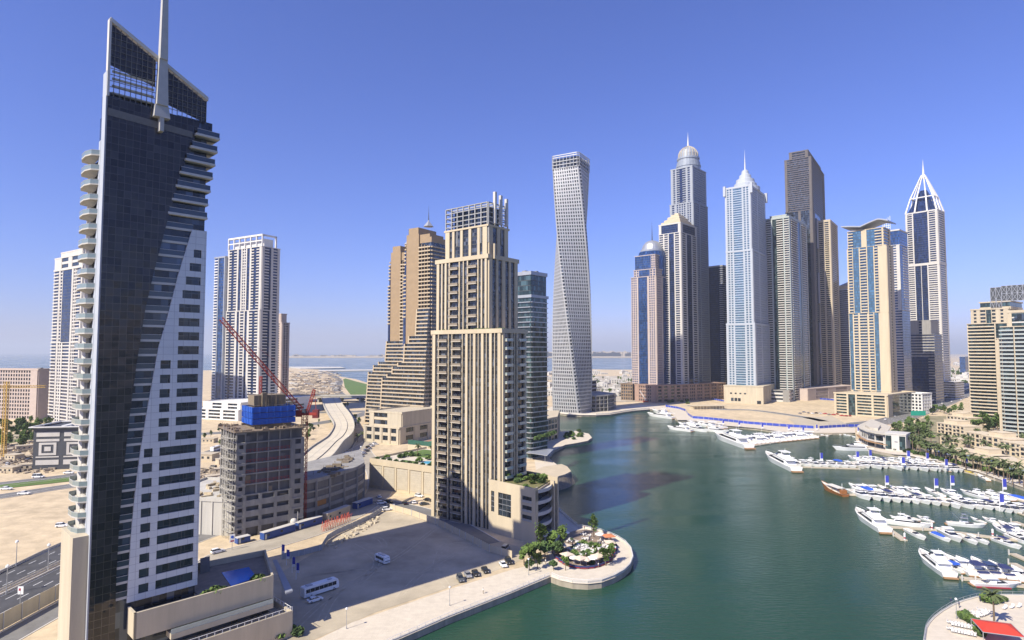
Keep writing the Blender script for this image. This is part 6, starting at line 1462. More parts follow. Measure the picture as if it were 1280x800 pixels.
P0, P1 = G(1107,562.5), G(1133,565); a_ = atan2(P1[1]-P0[1], P1[0]-P0[0]); L = hypot(P1[0]-P0[0],P1[1]-P0[1])
r = thing('clubhouse', 'white square wing with tall windows joined right of the curved clubhouse', 'building', (*P0,0), a_); b = MB(); b.box(0,0,0,L,16,12); b.box(-.3,-.3,12,L+.3,16.3,12.8); b.build('wall', offwhite, r)
for x0,x1 in ((.3,L*.3),(L*.68,L-.4)): b = MB(); b.box(x0,-.15,1,x1,-.02,11); b.build('window', g_teal, r)
b = MB(); b.box(L*.45,-.1,6.4,L*.60,-.02,6.9); b.build('sign', navy, r)

vil = mat('villa_render', (.58,.49,.35), .85, .08, .2)
def villa(label, px, Lm, D, H, a, nf=2, steps=1, group=None, arches=False):
    P0 = G(*px); r = thing('villa', label, 'villa', (*P0, 0), a, group); w = MB(); w.box(0,0,0,Lm,D,H)
    w.box(-.3,-.3,H,Lm+.3,D+.3,H+.5)
    if steps: w.box(Lm*.1,D*.25,H+.5,Lm*.6,D,H+3.4); w.box(Lm*.1-.2,D*.25-.2,H+3.4,Lm*.6+.2,D+.2,H+3.8)
    n = max(2,int(Lm/4.2)); fh = H/nf
    for i in range(0,n+1,2): w.box(Lm*i/n-.4*(i>0), -.5, 0, Lm*i/n+.4*(i<n), 0, H)
    w.build('wall', vil, r)
    for f_ in range(nf):
        for i in range(n):
            x0 = Lm*(i+.22)/n; x1 = Lm*(i+.78)/n; z0 = f_*fh+.6; z1 = z0+fh*.62; m = MB()
            if arches and f_ == 0: pts = [(x0,z0),(x1,z0),(x1,z1-.6)]+[((x0+x1)/2+(x1-x0)/2*cos(t*pi/6), z1-.6+.9*sin(t*pi/6)) for t in range(1,6)]+[(x0,z1-.6)]; m.xz(pts, -.12, -.02)
            else: m.box(x0,-.12,z0,x1,-.02,z1)
            m.build('window', g_dark, r)
            if f_ and i % 2: m = MB(); m.box(x0-.3,-1.2,z0-.5,x1+.3,0,z0-.25); m.box(x0-.3,-1.2,z0-.25,x1+.3,-1.1,z0+.5); m.build('balcony', vil, r)
            if arches and f_ == 0 and i % 2 == 0: m = MB(); m.add([(x0-.4,-.05,z1+.3),(x1+.4,-.05,z1+.3),(x1+.6,-2.2,z1-.6),(x0-.6,-2.2,z1-.6),(x0-.4,-.05,z1+.15),(x1+.4,-.05,z1+.15),(x1+.6,-2.2,z1-.75),(x0-.6,-2.2,z1-.75)], [(0,1,2,3),(7,6,5,4),(3,2,6,7)]); m.build('awning', mat('awning_blue', (.20,.26,.42), .8), r)
    return r
va = atan2(G(1280,604)[1]-G(1150,573)[1], G(1280,604)[0]-G(1150,573)[0])
for i, (px, Lm, D, H, st, ar, lab) in enumerate([
    ((1160,567),24,12,5,0,1,'low cream villa with arcade, leftmost of the row behind the promenade palms'),
    ((1187,571.5),20,12,6,0,1,'cream villa with blue awnings, second from left behind the promenade'),
    ((1210,577),22,12,6.5,1,1,'cream villa with blue awnings, third from left behind the promenade'),
    ((1237,584),22,12,6.5,0,1,'cream villa with arches, fourth from left behind the promenade'),
    ((1262,593),24,12,6.5,1,1,'cream villa with arches at the right edge behind the promenade')]): villa(lab, px, Lm, D, H, va, 1, st, 'villas behind the promenade', True)
for i, (px, Lm, D, H, st, lab) in enumerate([
    ((1172,541),30,16,9,1,'stepped cream villa block with flat terraces, uppermost of the hillside group'),
    ((1184,532),26,14,10,1,'cream villa with roof room behind the uppermost stepped block'),
    ((1208,556),26,14,10,0,'three storey pink-cream villa with balconies, left of the middle row'),
    ((1228,561),24,14,10,1,'three storey pink-cream villa with balconies, centre of the middle row'),
    ((1250,567),26,14,9,0,'cream villa with wide windows, right of the middle row'),
    ((1275,575),26,14,9,1,'cream villa at the right edge of the middle row'),
    ((1176,555),18,10,6,0,'small low cream villa under the palms left of the middle row'),
    ((1191,520),18,10,6,0,'small flat cream building beside the curving road and trees')]): villa(lab, px, Lm, D, H, va, 3 if H > 8 else 2, st, 'villas of the middle row')
# ================================================================== TREES, PALMS, SHRUBS
leafm = mat('leaf_green', (.095,.15,.030), .8, .55, .9, rnd=.2); leafd = mat('leaf_dark', (.055,.095,.025), .8, .5, .9, rnd=.2); frond = mat('palm_frond', (.085,.11,.04), .8, .4, 1, rnd=.2); bark = mat('bark', (.16,.12,.08), .95, .2, 2)
def tree_proto(name, cat, H, R, seed, m, nl=420, tall=1.0, leaf=.34):
    rg = random.Random(seed); r = thing(name, '-', cat, (0,0,-700)); t = MB(); t.tube((0,0,0),(.1,0,H*.45),.22,.14,7)
    cl = []
    for i in range(7):
        a = i*2.4+rg.random(); rr = R*rg.uniform(.25,.62); z = H*rg.uniform(.42,.9); cl.append((rr*cos(a), rr*sin(a), z, R*rg.uniform(.32,.5)))
        t.tube((0.05,0,H*.4),(rr*cos(a)*.9,rr*sin(a)*.9,z),.10,.03,4)
    cl.append((0,0,H*.82,R*.5)); t.build('trunk', bark, r)
    c = MB()
    for i in range(nl):
        x,y,z,q = rg.choice(cl); th = rg.uniform(0,2*pi); ph = math.acos(rg.uniform(-1,1)); k = q*rg.uniform(.6,1.08)
        p = Vector((x+k*sin(ph)*cos(th), y+k*sin(ph)*sin(th), z+k*cos(ph)*tall*.85)); u = Vector((rg.gauss(0,1),rg.gauss(0,1),rg.gauss(0,.6))).normalized(); v = u.orthogonal().normalized(); s = leaf*rg.uniform(.6,1.3)*R/2.4
        c.add([tuple(p-u*s-v*s*.6),tuple(p+u*s-v*s*.4),tuple(p+u*s*.7+v*s),tuple(p-u*s*.8+v*s*.7)], [(0,1,2,3)])
    c.build('crown', m, r); return r
def palm_proto(seed, H=7.5):
    rg = random.Random(seed); r = thing('palm_tree', '-', 'palm', (0,0,-700)); t = MB()
    for k in range(6): t.tube((.05*k*k*.1,0,H*k/6),(.05*(k+1)**2*.1,0,H*(k+1)/6),.26-.015*k,.24-.015*k,7)
    t.build('trunk', bark, r); c = MB(); top = Vector((.18,0,H))
    for i in range(22):
        a = i*2.4; el = rg.uniform(-.25,1.15); L = rg.uniform(2.3,3.2); prev = top; d = Vector((cos(a)*cos(el), sin(a)*cos(el), sin(el)))
        side = Vector((-sin(a), cos(a), 0))
        for k in range(6):
            nx_ = prev+d*L/6; d = (d+Vector((0,0,-.24))).normalized(); w0 = .36*(1-abs(k/6-.35)); 
            for sg in (1,-1):
                c.add([tuple(prev),tuple(nx_),tuple(nx_+side*sg*w0*1.3+Vector((0,0,-.22))+d*.3),tuple(prev+side*sg*w0*1.3+Vector((0,0,-.2))+d*.1)], [(0,1,2,3)])
            prev = nx_
    c.build('crown', frond, r); return r
def shrub_proto(seed, m, name='shrub', n=150):
    rg = random.Random(seed); r = thing(name, '-', 'shrub', (0,0,-700)); c = MB()
    for i in range(n):
        th = rg.uniform(0,2*pi); ph = math.acos(rg.uniform(-.2,1)); k = rg.uniform(.6,1.0); p = Vector((k*sin(ph)*cos(th), k*sin(ph)*sin(th), .45+k*cos(ph)*.8)); u = Vector((rg.gauss(0,1),rg.gauss(0,1),rg.gauss(0,.7))).normalized(); v = u.orthogonal().normalized(); s = .22*rg.uniform(.6,1.3)
        c.add([tuple(p-u*s-v*s),tuple(p+u*s-v*s*.5),tuple(p+u*s*.7+v*s),tuple(p-u*s+v*s*.7)], [(0,1,2,3)])
    c.build('foliage', m, r); t = MB(); t.tube((0,0,0),(0,0,.6),.07,.04,5); t.build('stem', bark, r); return r
TR = [tree_proto('broadleaf_tree','tree',6.5,2.6,1,leafm), tree_proto('broadleaf_tree','tree',5.5,2.8,2,leafd), tree_proto('broadleaf_tree','tree',8.5,2.2,3,leafm,tall=1.5)]
PA = [palm_proto(1), palm_proto(2,6.2)]; SH = [shrub_proto(1,leafm), shrub_proto(2,leafd)]
rg = random.Random(8)
def scatter(protos, pts, label, group, z=0, smin=.8, smax=1.2, px=True):
    n = len(pts)
    for i, p in enumerate(pts):
        P = G(p[0], p[1], z) if px else (p[0], p[1]); s = rg.uniform(smin,smax)
        place(rg.choice(protos), label, (P[0], P[1], z), rg.uniform(0,6.28), group, s)
# tree clump where the lot meets the round cafe terrace
for i, (x, y, s, k) in enumerate([(655,706,.9,0),(661,700,1.0,1),(668,704,1.1,0),(676,694,1.35,2),(681,699,1.1,1),(690,692,1.2,0),(697,697,1.0,1),(703,688,1.1,2),(672,711,.8,0),(662,713,.7,1),(742,671,1.0,2),(757,707,.9,0),(765,703,.8,2),(707,713,.7,0),(692,713,.6,1)]):
    place(TR[k], 'bushy green tree, %s of the fifteen shading the round cafe terrace' % ORD[i], (*G(x,y,.1), .1), rg.uniform(0,6), 'trees around the round cafe terrace', s)
for i in range(22):
    t = rg.uniform(0,6.28); q = rg.uniform(.2,.85); x, y = 728+38*q*cos(t), 689+21*q*sin(t); place(rg.choice(SH), 'clipped green shrub in a planter on the round cafe terrace', (*G(x,y,.1), .1), 0, 'shrubs on the round cafe terrace', rg.uniform(.8,1.5))
# roof garden on the corner block
R_, L_b, D_b, z_b = GARDEN; M_ = R_.matrix_basis.copy() if False else Matrix.Translation(R_.location)@Matrix.Rotation(R_.rotation_euler.z,4,'Z')
for i in range(46):
    yy = rg.uniform(1.5,D_b-2); p = M_ @ Vector((rg.uniform(1.5,L_b-2)-.39*yy, yy, 0)); place(rg.choice(SH), 'shrub in the roof garden of the cream corner block', (p.x,p.y,z_b+.2), rg.uniform(0,6), 'roof garden shrubs on the corner block', rg.uniform(.7,1.7))
for i in range(3): p = M_ @ Vector((L_b*(.3+.2*i)-.39*(6+i*3), 6+i*3, 0)); place(TR[0], 'small tree rising from the corner block roof garden, %s from left' % ORD[i], (p.x,p.y,z_b+.2), 0, None, .5)
# roof garden on the garden podium
R_ = GD; M_ = Matrix.Translation(R_.location)@Matrix.Rotation(R_.rotation_euler.z,4,'Z'); LG = 45
for i in range(9): p = M_ @ Vector((3+i*4.6, 1.8, 0)); place(SH[1], 'round clipped shrub, %s from left along the garden podium parapet' % ORD[i], (p.x,p.y,zg+.05), 0, 'parapet shrubs of the garden podium', 1.35)
for i in range(22): p = M_ @ Vector((rg.uniform(3,40), rg.uniform(8,44), 0)); place(rg.choice(SH), 'shrub beside the pool on the garden podium', (p.x,p.y,zg+.05), 0, 'garden podium shrubs', rg.uniform(.8,2.0))
for i in range(6): p = M_ @ Vector((14+i*5, 22+(i%3)*6, 0)); place(PA[i%2], 'palm on the garden podium roof, %s from left' % ORD[i], (p.x,p.y,zg+.05), 0, 'palms on the garden podium', .8)
# podium of the green glass tower
for i in range(16): t = i/15; p = (64-t*26, 470+t*22+rg.uniform(-4,4)); P = G(670+t*22, 536-t*7+rg.uniform(-1,1), 26); place(rg.choice(SH), 'shrub on the planted roof of the curved canal podium', (P[0],P[1],zt(524,G(690,551)[1])*1.02+.9), 0, 'shrubs on the curved podium roof', rg.uniform(1.2,2))
# second cafe peninsula
for i in range(18): t = rg.uniform(0,6.28); q = rg.uniform(.1,.8); place(rg.choice(SH), 'shrub on the small planted peninsula beyond the stepped tower', (*G(717+17*q*cos(t), 546+5*q*sin(t),.1), .1), 0, 'shrubs on the small peninsula', rg.uniform(1.2,2.2))
place(TR[1], 'lone tree at the tip of the small planted peninsula', (*G(724,543,.1),.1), 0, None, .9)
# left edge greenery
LT = []
for i in range(46): LT.append((rg.uniform(0,66), rg.uniform(531,546)))
scatter(TR, LT, 'green tree in the planted belt behind the black and white building', 'trees behind the black and white building', 0, .8, 1.3)
scatter(TR, [(rg.uniform(412,450), rg.uniform(520,535)) for i in range(14)], 'tree between the curved viaduct and the tan podium', 'trees right of the viaduct', 0, .7, 1.1)
scatter(PA, [(448+i*6.5+rg.uniform(-1,1), 552-i*.7+rg.uniform(-1,1)) for i in range(9)], 'street palm in front of the tan podium', 'palms before the tan podium', 0, .8, 1.0)
scatter(TR, [(rg.uniform(383,400), rg.uniform(528,552)) for i in range(12)], 'small tree on the verge left of the curved viaduct', 'trees left of the viaduct', 0, .5, .9)
# podium front plants bottom left
for i, (x, y) in enumerate([(322,797),(332,793),(342,795),(353,789),(364,792),(372,794),(348,799)]): place(SH[i%2], 'bright green shrub, %s from the left along the garden wall at the lot corner' % ORD[i], (*G(x,y,.1),.1), 0, 'shrubs at the lot corner', 1.6)
A_M = Matrix.Translation(P1.location if False else T_POD[0].location)@Matrix.Rotation(A1,4,'Z')
for i, (x, y, s) in enumerate([(xb-3,-off+1.5,1.6),(xb-3.4,-off+3.5,1.3),(XR+3,-off+1.6,1.7),(XR+1,-off+1.7,1.3),(XR+5,-off+1.6,1.2)]): p = A_M @ Vector((T_POD[2]-3 if i < 2 else x, y, 0)); place(SH[0], 'spiky green plant, %s along the sail tower pool deck' % ORD[i], (p.x,p.y,zp_pod-1.5), 0, None, s)
# right bank planting
scatter(PA, [(1108+i*5.2+rg.uniform(-2,2), 548+rg.uniform(-7,9)) for i in range(12)], 'palm between the clubhouse and the curving road', 'palms behind the clubhouse', 0, .9, 1.35)
scatter(PA, [(1140+i*9.5+rg.uniform(-2,2), 562+i*3.0+rg.uniform(-2,2)) for i in range(15)], 'palm along the promenade in front of the villas', 'palms along the villa promenade', 0, 1.0, 1.4)
scatter(PA, [(1150+i*11+rg.uniform(-3,3), 549+i*2.2+rg.uniform(-3,3)) for i in range(11)], 'palm among the villas of the middle row', 'palms among the villas', 0, .9, 1.3)
scatter(TR, [(rg.uniform(1118,1162), rg.uniform(532,552)) for i in range(22)], 'green tree between road and villas', 'trees between road and villas', 0, .9, 1.5)
scatter(TR, [(rg.uniform(1158,1206), rg.uniform(511,520)) for i in range(16)], 'tree beside the curving road near the villas', 'trees along the curving road', 0, 1, 1.6)
scatter(TR, [(rg.uniform(1206,1250), rg.uniform(532,541)) for i in range(16)], 'tree in the courtyard below the lattice-topped tower', 'courtyard trees below the lattice-topped tower', 0, 1.2, 1.9)
scatter(SH, [(1110+i*4.4, 563+ (i*4.4)*.235+rg.uniform(-1.2,1.2)-3) for i in range(38)], 'shrub in the hedge line along the villa promenade', 'promenade hedge shrubs', 0, 1.5, 2.4)
scatter(SH, [(rg.uniform(835,862), rg.uniform(501,505)) for i in range(14)], 'shrub before the red brown brick podium', 'shrubs before the brick podium', 0, 2, 3.2)
scatter(TR, [(rg.uniform(690,800), rg.uniform(474,497)) for i in range(60)], 'tree among the low houses beyond the twisted tower', 'trees among the low houses', 0, .9, 1.6)
scatter(TR, [(rg.uniform(1186,1212), rg.uniform(462,484)) for i in range(26)], 'tree in the hazy park beyond the curving road', 'trees in the hazy park', 0, 1.4, 2.6)
# people-scaled palm and shrubs on the near right terrace

scatter(PA, [(1145+i*6.4+rg.uniform(-2,2), 566+i*2.05+rg.uniform(-3,1)) for i in range(22)], 'palm in the second line behind the villa promenade', 'second palm line by the villas', 0, .9, 1.25)
scatter(PA, [(rg.uniform(1162,1285), rg.uniform(545,580)) for i in range(20)], 'palm standing between the cream villas', 'palms between the villas', 0, .9, 1.2)
scatter(SH, [(rg.uniform(1118,1165), rg.uniform(540,562)) for i in range(60)], 'shrub in the beds behind the clubhouse', 'shrubs behind the clubhouse', 0, 1.5, 3)
scatter(TR, [(rg.uniform(0,44), rg.uniform(538,560)) for i in range(30)], 'tree at the far left edge behind the rubble', 'trees at the far left edge', 0, .7, 1.2)
scatter(TR, [(rg.uniform(255,300), rg.uniform(535,560)) for i in range(12)], 'small tree along the road below the white parking podium', 'trees below the white parking podium', 0, .6, .9)
scatter(TR, [(rg.uniform(404,470), rg.uniform(500,512)) for i in range(14)], 'tree in the shade near the level road bridge', 'trees near the road bridge', 0, .7, 1.2)
# ================================================================== CAFE TERRACES, VEHICLES, LAMPS, PEOPLE
rg = random.Random(33)
def umbrella(m, name='cafe_umbrella', R=1.9, sq=False):
    r = thing(name, '-', 'umbrella', (0,0,-650)); b = MB(); b.tube((0,0,0),(0,0,2.9),.05,n=6); b.build('pole', wmetal, r); b = MB(); n = 4 if sq else 8
    vs = [(R*cos(2*pi*(i+.5)/n), R*sin(2*pi*(i+.5)/n), 2.3) for i in range(n)]+[(0,0,3.0)]+[(R*cos(2*pi*(i+.5)/n), R*sin(2*pi*(i+.5)/n), 2.1) for i in range(n)]
    b.add(vs, [(i,(i+1)%n,n) for i in range(n)]+[(n+1+i,n+1+(i+1)%n,(i+1)%n,i) for i in range(n)]); b.build('canopy', m, r); return r
canv = mat('canvas_cream', (.62,.52,.40), .9, .08, 1); canw = mat('canvas_white', (.76,.74,.70), .9, .05, 1); canr = mat('canvas_red', (.55,.05,.03), .85, .1, .6); cano = mat('canvas_orange', (.55,.20,.09), .9, .1, 1)
U = {'c': umbrella(canv, R=2.6, sq=True), 'w': umbrella(canw), 'o': umbrella(cano, R=3.0, sq=True)}
def seat_proto(red_):
    r = thing('lounge_sofa' if red_ else 'cafe_table', '-', 'sofa' if red_ else 'table', (0,0,-650))
    if red_:
        b = MB(); b.box(-1.3,-.5,.15,1.3,.5,.45); b.build('seat', mat('seat_red', (.42,.02,.04), .8, .1, 1), r); b = MB(); b.box(-1.3,.35,.45,1.3,.6,.95); b.build('backrest', navy, r)
        for x in (-1.45,1.3): b = MB(); b.box(x,-.5,.15,x+.15,.6,.7); b.build('armrest', navy, r)
    else:
        b = MB(); b.lathe([(.55,.72),(.55,.77)], 10); b.build('tabletop', canw, r); b = MB(); b.tube((0,0,0),(0,0,.72),.05,n=6); b.lathe([(.3,0),(.28,.05)],8); b.build('leg', metal, r)
    return r
def chair_proto():
    r = thing('cafe_chair', '-', 'chair', (0,0,-650)); b = MB(); b.box(-.25,-.25,.42,.25,.25,.48); b.build('seat', canw, r); b = MB(); b.box(-.25,.2,.48,.25,.26,.95); b.build('backrest', canw, r)
    for x,y in ((-.22,-.22),(.22,-.22),(-.22,.22),(.22,.22)): b = MB(); b.tube((x,y,0),(x,y,.42),.025,n=4); b.build('leg', metal, r)
    return r
SO, TB, CHR = seat_proto(True), seat_proto(False), chair_proto()
def ell(t, q, cx=731, cy=687, rx=45, ry=28): return G(cx+rx*q*cos(t), cy+ry*q*sin(t), .12)
i_ = 0
for t, k in [(2.35,'c'),(2.0,'w'),(1.75,'c'),(1.5,'c'),(1.25,'w'),(1.0,'c'),(.75,'c')]:
    p = ell(t, .70); place(U[k], 'square parasol, %s from the left in the front arc of the round terrace' % ORD[i_], (*p,.12), rg.uniform(0,1), 'parasols of the front arc', rg.uniform(.9,1.1)); i_ += 1
for j, (t, q, k) in enumerate([(-2.4,.75,'w'),(3.0,.55,'c'),(-.5,.75,'o'),(-.8,.6,'w'),(.2,.75,'w'),(-.1,.7,'c')]):
    place(U[k], 'parasol, %s clockwise from the clump on the rear arc of the round terrace' % ORD[j], (*ell(t,q),.12), rg.uniform(0,1), 'parasols of the rear arc')
for j in range(15): t = 2.6-j*.2; p = ell(t, .84); place(SO, 'red lounge sofa, %s from the left around the outer ring of the round terrace' % ORD[j], (*p,.12), -t+pi*.5+pi, 'red sofas on the round terrace')
for j in range(62):
    t = rg.uniform(0,6.28); q = rg.uniform(.05,.72); p = ell(t,q); place(TB, 'white round cafe table on the round terrace', (*p,.12), 0, 'cafe tables on the round terrace')
    for c in range(3): a_ = c*2.1+t; place(CHR, 'white cafe chair at a table on the round terrace', (p[0]+.9*cos(a_), p[1]+.9*sin(a_), .12), a_-pi/2, 'cafe chairs on the round terrace')
# inner planting ring
r = thing('planter', 'curved planted bed in the middle of the round cafe terrace', 'planter', (*ell(0,0),.1)); b = MB(); c0 = ell(0,0)
pts = [ell(t/16*2*pi, .34) for t in range(17)]; pi_ = [ell(t/16*2*pi, .26) for t in range(17)]
b = MB()
for k in range(12): b.prism([(pts[k][0]-c0[0],pts[k][1]-c0[1]),(pts[k+1][0]-c0[0],pts[k+1][1]-c0[1]),(pi_[k+1][0]-c0[0],pi_[k+1][1]-c0[1]),(pi_[k][0]-c0[0],pi_[k][1]-c0[1])], 0, .7)
b.build('planted_bed', leafm, r)
sheet([(x,y) for x,y in [(731+41*cos(t/20*2*pi), 687+25*sin(t/20*2*pi)) for t in range(20)]], .13, 'terrace_floor', mat('terrace_brown', (.26,.20,.15), .9, .4, .5))
# quay rails
rail([G(x,y) for x,y in [(433,836),(490,802),(560,771.7),(640,740.3),(687,720.4)]], 'quay_railing', 'long pale quay railing along the promenade below the lot', 1.1, .1, 2.5, wmetal, base=.35)
rail([G(x,y) for x,y in [(690,720.5),(700,725),(716,728.4),(735,729.4),(752,727.4),(768,721.4),(780,714.4),(787.5,707),(791,698),(788.5,687.3),(781.5,679.3),(772,673),(761.5,668.5),(750,664.5),(736,661.5),(722.5,659)]], 'quay_railing', 'white railing around the edge of the round cafe terrace', 1.1, .12, 2.5, wmetal, base=.7)
rail([G(x,y) for x,y in [(690,620),(692,629),(701,640),(712,650),(722,658)]], 'quay_railing', 'shadowed railing from the corner block to the round terrace', 1.1, .12, 2.5, wmetal, base=.4)
rail([G(x,y) for x,y in [(1154.5,812),(1155.5,800),(1157.5,786),(1161,779.5),(1167,772.6),(1177,764.8),(1189.5,757.2),(1204.5,751.2),(1221,746.7),(1236,745),(1252,744.3),(1280,744.7),(1310,746.7)]], 'quay_railing', 'curved railing around the terrace at the bottom right', 1.1, .05, 2.5, metal, base=.25)
rail([G(x,y) for x,y in [(682,511.5),(698,516.1),(712,517.8),(745,518.5),(762.5,517.5),(780,514.5),(794,512.5),(812,511.2)]], 'quay_railing', 'cream parapet along the quay of the twisted tower', 1.1, .12, 8, cream, base=1.2)
rail([G(x,y) for x,y in [(1134,568.5),(1170,576),(1203,585.2),(1223,589.5),(1258,601.5),(1290,612.5)]], 'quay_railing', 'pale railing along the villa promenade', 1.1, .12, 5, cream, base=.5)
# lamps
def lamp():
    r = thing('street_lamp', '-', 'street lamp', (0,0,-650)); b = MB(); b.tube((0,0,0),(0,0,5.0),.09,.06,8); b.lathe([(.18,0),(.16,.5)],8); b.build('pole', metal, r); b = MB(); b.lathe([(.1,4.9),(.32,5.05),(.30,5.35),(.12,5.5)],8); b.build('lamp_head', wmetal, r); return r
LP = lamp()
for j, (x,y,lab) in enumerate([(433,786,'nearest the frame bottom'),(562,757,'midway between the parked cars and the quay edge'),(660.7,719,'beside the tree clump at the round terrace'),(494,776,'at the promenade left of the car row')][:3]): place(LP, 'slim promenade lamp post %s' % lab, (*G(x,y,.1),.1), 0, 'promenade lamp posts')
for j, (x,y) in enumerate([(451,575),(436,560),(430,597),(397,617),(516,604),(478,600)]): place(LP, 'tall street lamp, %s along the street by the garden podium' % ORD[j], (*G(x,y,.1),.1), 0, 'street lamps by the garden podium', 1.7)
for j,(x,y) in enumerate([(352,699),(358,706),(365,716),(370,724)]): place(FP, 'slim violet banner, %s from the street along the podium walkway' % ORD[j], (*G(x,y,.1),.1), -.3, 'banners along the podium walkway', .62)
for j, (x,y) in enumerate([(8,743),(60,713),(20,668+40)]): place(LP, 'highway lamp, %s from the left' % ORD[j], (*G(x,y,.1),.1), 0, 'highway lamps', 1.6)
place(LP, 'lamp post with white head on the bottom right terrace by the railing', (*G(1195.8,773,.1),.1), 0, None, 1)
sgn = thing('road_sign', 'small red and white sign board over the highway at far left', 'sign', (*G(25,757,.1),.1)); b = MB(); b.tube((0,0,0),(0,0,4.5),.1,n=6); b.build('post', metal, sgn); b = MB(); b.box(-.8,-.06,3.2,.8,.06,5.4); b.build('board', wmetal, sgn); b = MB(); b.box(-.5,-.09,4.2,.1,-.06,4.9); b.build('emblem', redh, sgn)
sgn = thing('site_sign', 'blue and red safety sign board standing at the street corner by the site', 'sign', (*G(290,687,.1),.1), .5); b = MB(); b.tube((0,0,0),(0,0,3),.1,n=6); b.build('post', metal, sgn); b = MB(); b.box(-.9,-.06,2.6,.9,.06,5.6); b.build('board', wmetal, sgn); b = MB(); b.lathe([(.5,0),(.5,.04)],12); o = b.build('symbol', bluec, sgn, loc=(0,-.1,4.6)); o.rotation_euler = (pi/2,0,0); b = MB(); b.box(-.6,-.09,2.9,.6,-.06,3.4); b.build('red_panel', redh, sgn)
sgn = thing('road_sign', 'big green direction board beside the curving road behind the villas', 'sign', (*G(1148,524,.1),.1)); b = MB(); b.tube((-6,0,0),(-6,0,8),.25,n=6); b.tube((6,0,0),(6,0,8),.25,n=6); b.build('post', metal, sgn); b = MB(); b.box(-8,-.3,4,8,-.1,9); b.build('board', mat('sign_green', (.02,.28,.20), .5, .1, 1), sgn)

# ---------- vehicles
tyre = mat('tyre', (.02,.02,.02), .9, .1, 1); cg = mat('car_glass', (.02,.025,.03), .08, .1, 1, spec=.8); lampm = mat('lamp_glass', (.6,.6,.62), .2, .05, 1)
PAINT = {'white': mat('paint_white', (.78,.78,.77), .3, .03, 1), 'black': mat('paint_black', (.02,.02,.022), .25, .1, 1), 'silver': mat('paint_silver', (.42,.43,.45), .3, .05, 1, metal=.5), 'grey': mat('paint_grey', (.10,.11,.12), .3, .05, 1, metal=.3), 'red': mat('paint_red', (.40,.03,.02), .3), 'tan': mat('paint_tan', (.42,.36,.27), .4)}
def wheels(r, xs, y, R=.33):
    for x in xs:
        for s_ in (-1,1):
            b = MB(); b.tube((x,s_*(y-.2),R),(x,s_*y,R),R,n=14); w = b.build('wheel', tyre, r); b = MB(); b.tube((x,s_*y,R),(x,s_*(y+.015),R),R*.6,n=10); b.build('rim', PAINT['silver'], w)
def car(kind, col):
    van = kind == 'van'; suv = kind in ('suv',); W_ = .92 if not van else .98; L = 4.6 if not van else 5.1; H1 = .95 if not suv else 1.1; H2 = {'car':1.45,'suv':1.8,'van':2.0}[kind]
    r = thing({'car':'parked_car','suv':'parked_car','van':'parked_van'}[kind], '-', 'van' if van else 'car', (0,0,-650))
    def loft(mb, secs, mi=0):
        n = len(secs[0]); vs = [p for s_ in secs for p in s_]
        mb.add(vs, [(i*n+j, i*n+(j+1)%n, (i+1)*n+(j+1)%n, (i+1)*n+j) for i in range(len(secs)-1) for j in range(n)]+[tuple(range(n-1,-1,-1)), tuple((len(secs)-1)*n+j for j in range(n))], mi)
    b = MB(); prof = [(-L/2,.55,.8),(-L/2+.08,.35,H1-.1),(-L/2+.5,.28,H1),(-.4,.26,H1+.03),(L/2-1.3,.26,H1),(L/2-.35,.28,H1-.2),(L/2-.05,.35,H1-.32),(L/2,.5,.62)]
    loft(b, [[(x,-W_*(.93 if abs(x)>L/2-.2 else 1),zb),(x,-W_*(.93 if abs(x)>L/2-.2 else 1),(zb+zt_)/2),(x,-W_*.9,zt_),(x,W_*.9,zt_),(x,W_*(.93 if abs(x)>L/2-.2 else 1),(zb+zt_)/2),(x,W_*(.93 if abs(x)>L/2-.2 else 1),zb)] for x,zb,zt_ in prof])
    b.build('body', PAINT[col], r)
    xr, xf = (-L/2+.5, L/2-1.2) if kind == 'car' else (-L/2+.15, L/2-1.25 if suv else L/2-.9)
    b = MB(); loft(b, [[(x,-w,H1-.03),(x,-w*.86,z),(x,w*.86,z),(x,w,H1-.03)] for x,w,z in ((xr,W_*.85,H1+.02),(xr+(.55 if kind=='car' else .12),W_*.88,H2-.1),((xr+xf)/2,W_*.88,H2-.08),(xf-.8,W_*.86,H2-.12),(xf,W_*.82,H1+.02))]); b.build('windows', cg, r)
    b = MB(); loft(b, [[(x,-w,z),(x,-w,z+.06),(x,w,z+.06),(x,w,z)] for x,w,z in ((xr+(.5 if kind=='car' else .08),W_*.76,H2-.14),((xr+xf)/2,W_*.79,H2-.07),(xf-.85,W_*.75,H2-.13))]); 
    for s_ in (-1,1): b.tube(((xr+xf)/2,s_*W_*.87,H1),((xr+xf)/2-.05,s_*W_*.77,H2-.1),.05,n=4)
    b.build('roof', PAINT[col], r)
    for s_ in (-1,1):
        b = MB(); b.box(L/2-.12,s_*W_*.55-.18,.58,L/2+.01,s_*W_*.55+.18,.72); b.build('headlight', lampm, r)
        b = MB(); b.box(-L/2-.01,s_*W_*.6-.15,.62,-L/2+.1,s_*W_*.6+.15,.78); b.build('tail_light', PAINT['red'], r)
    wheels(r, (-L/2+.85, L/2-.9), W_, .33 if kind == 'car' else .38); return r
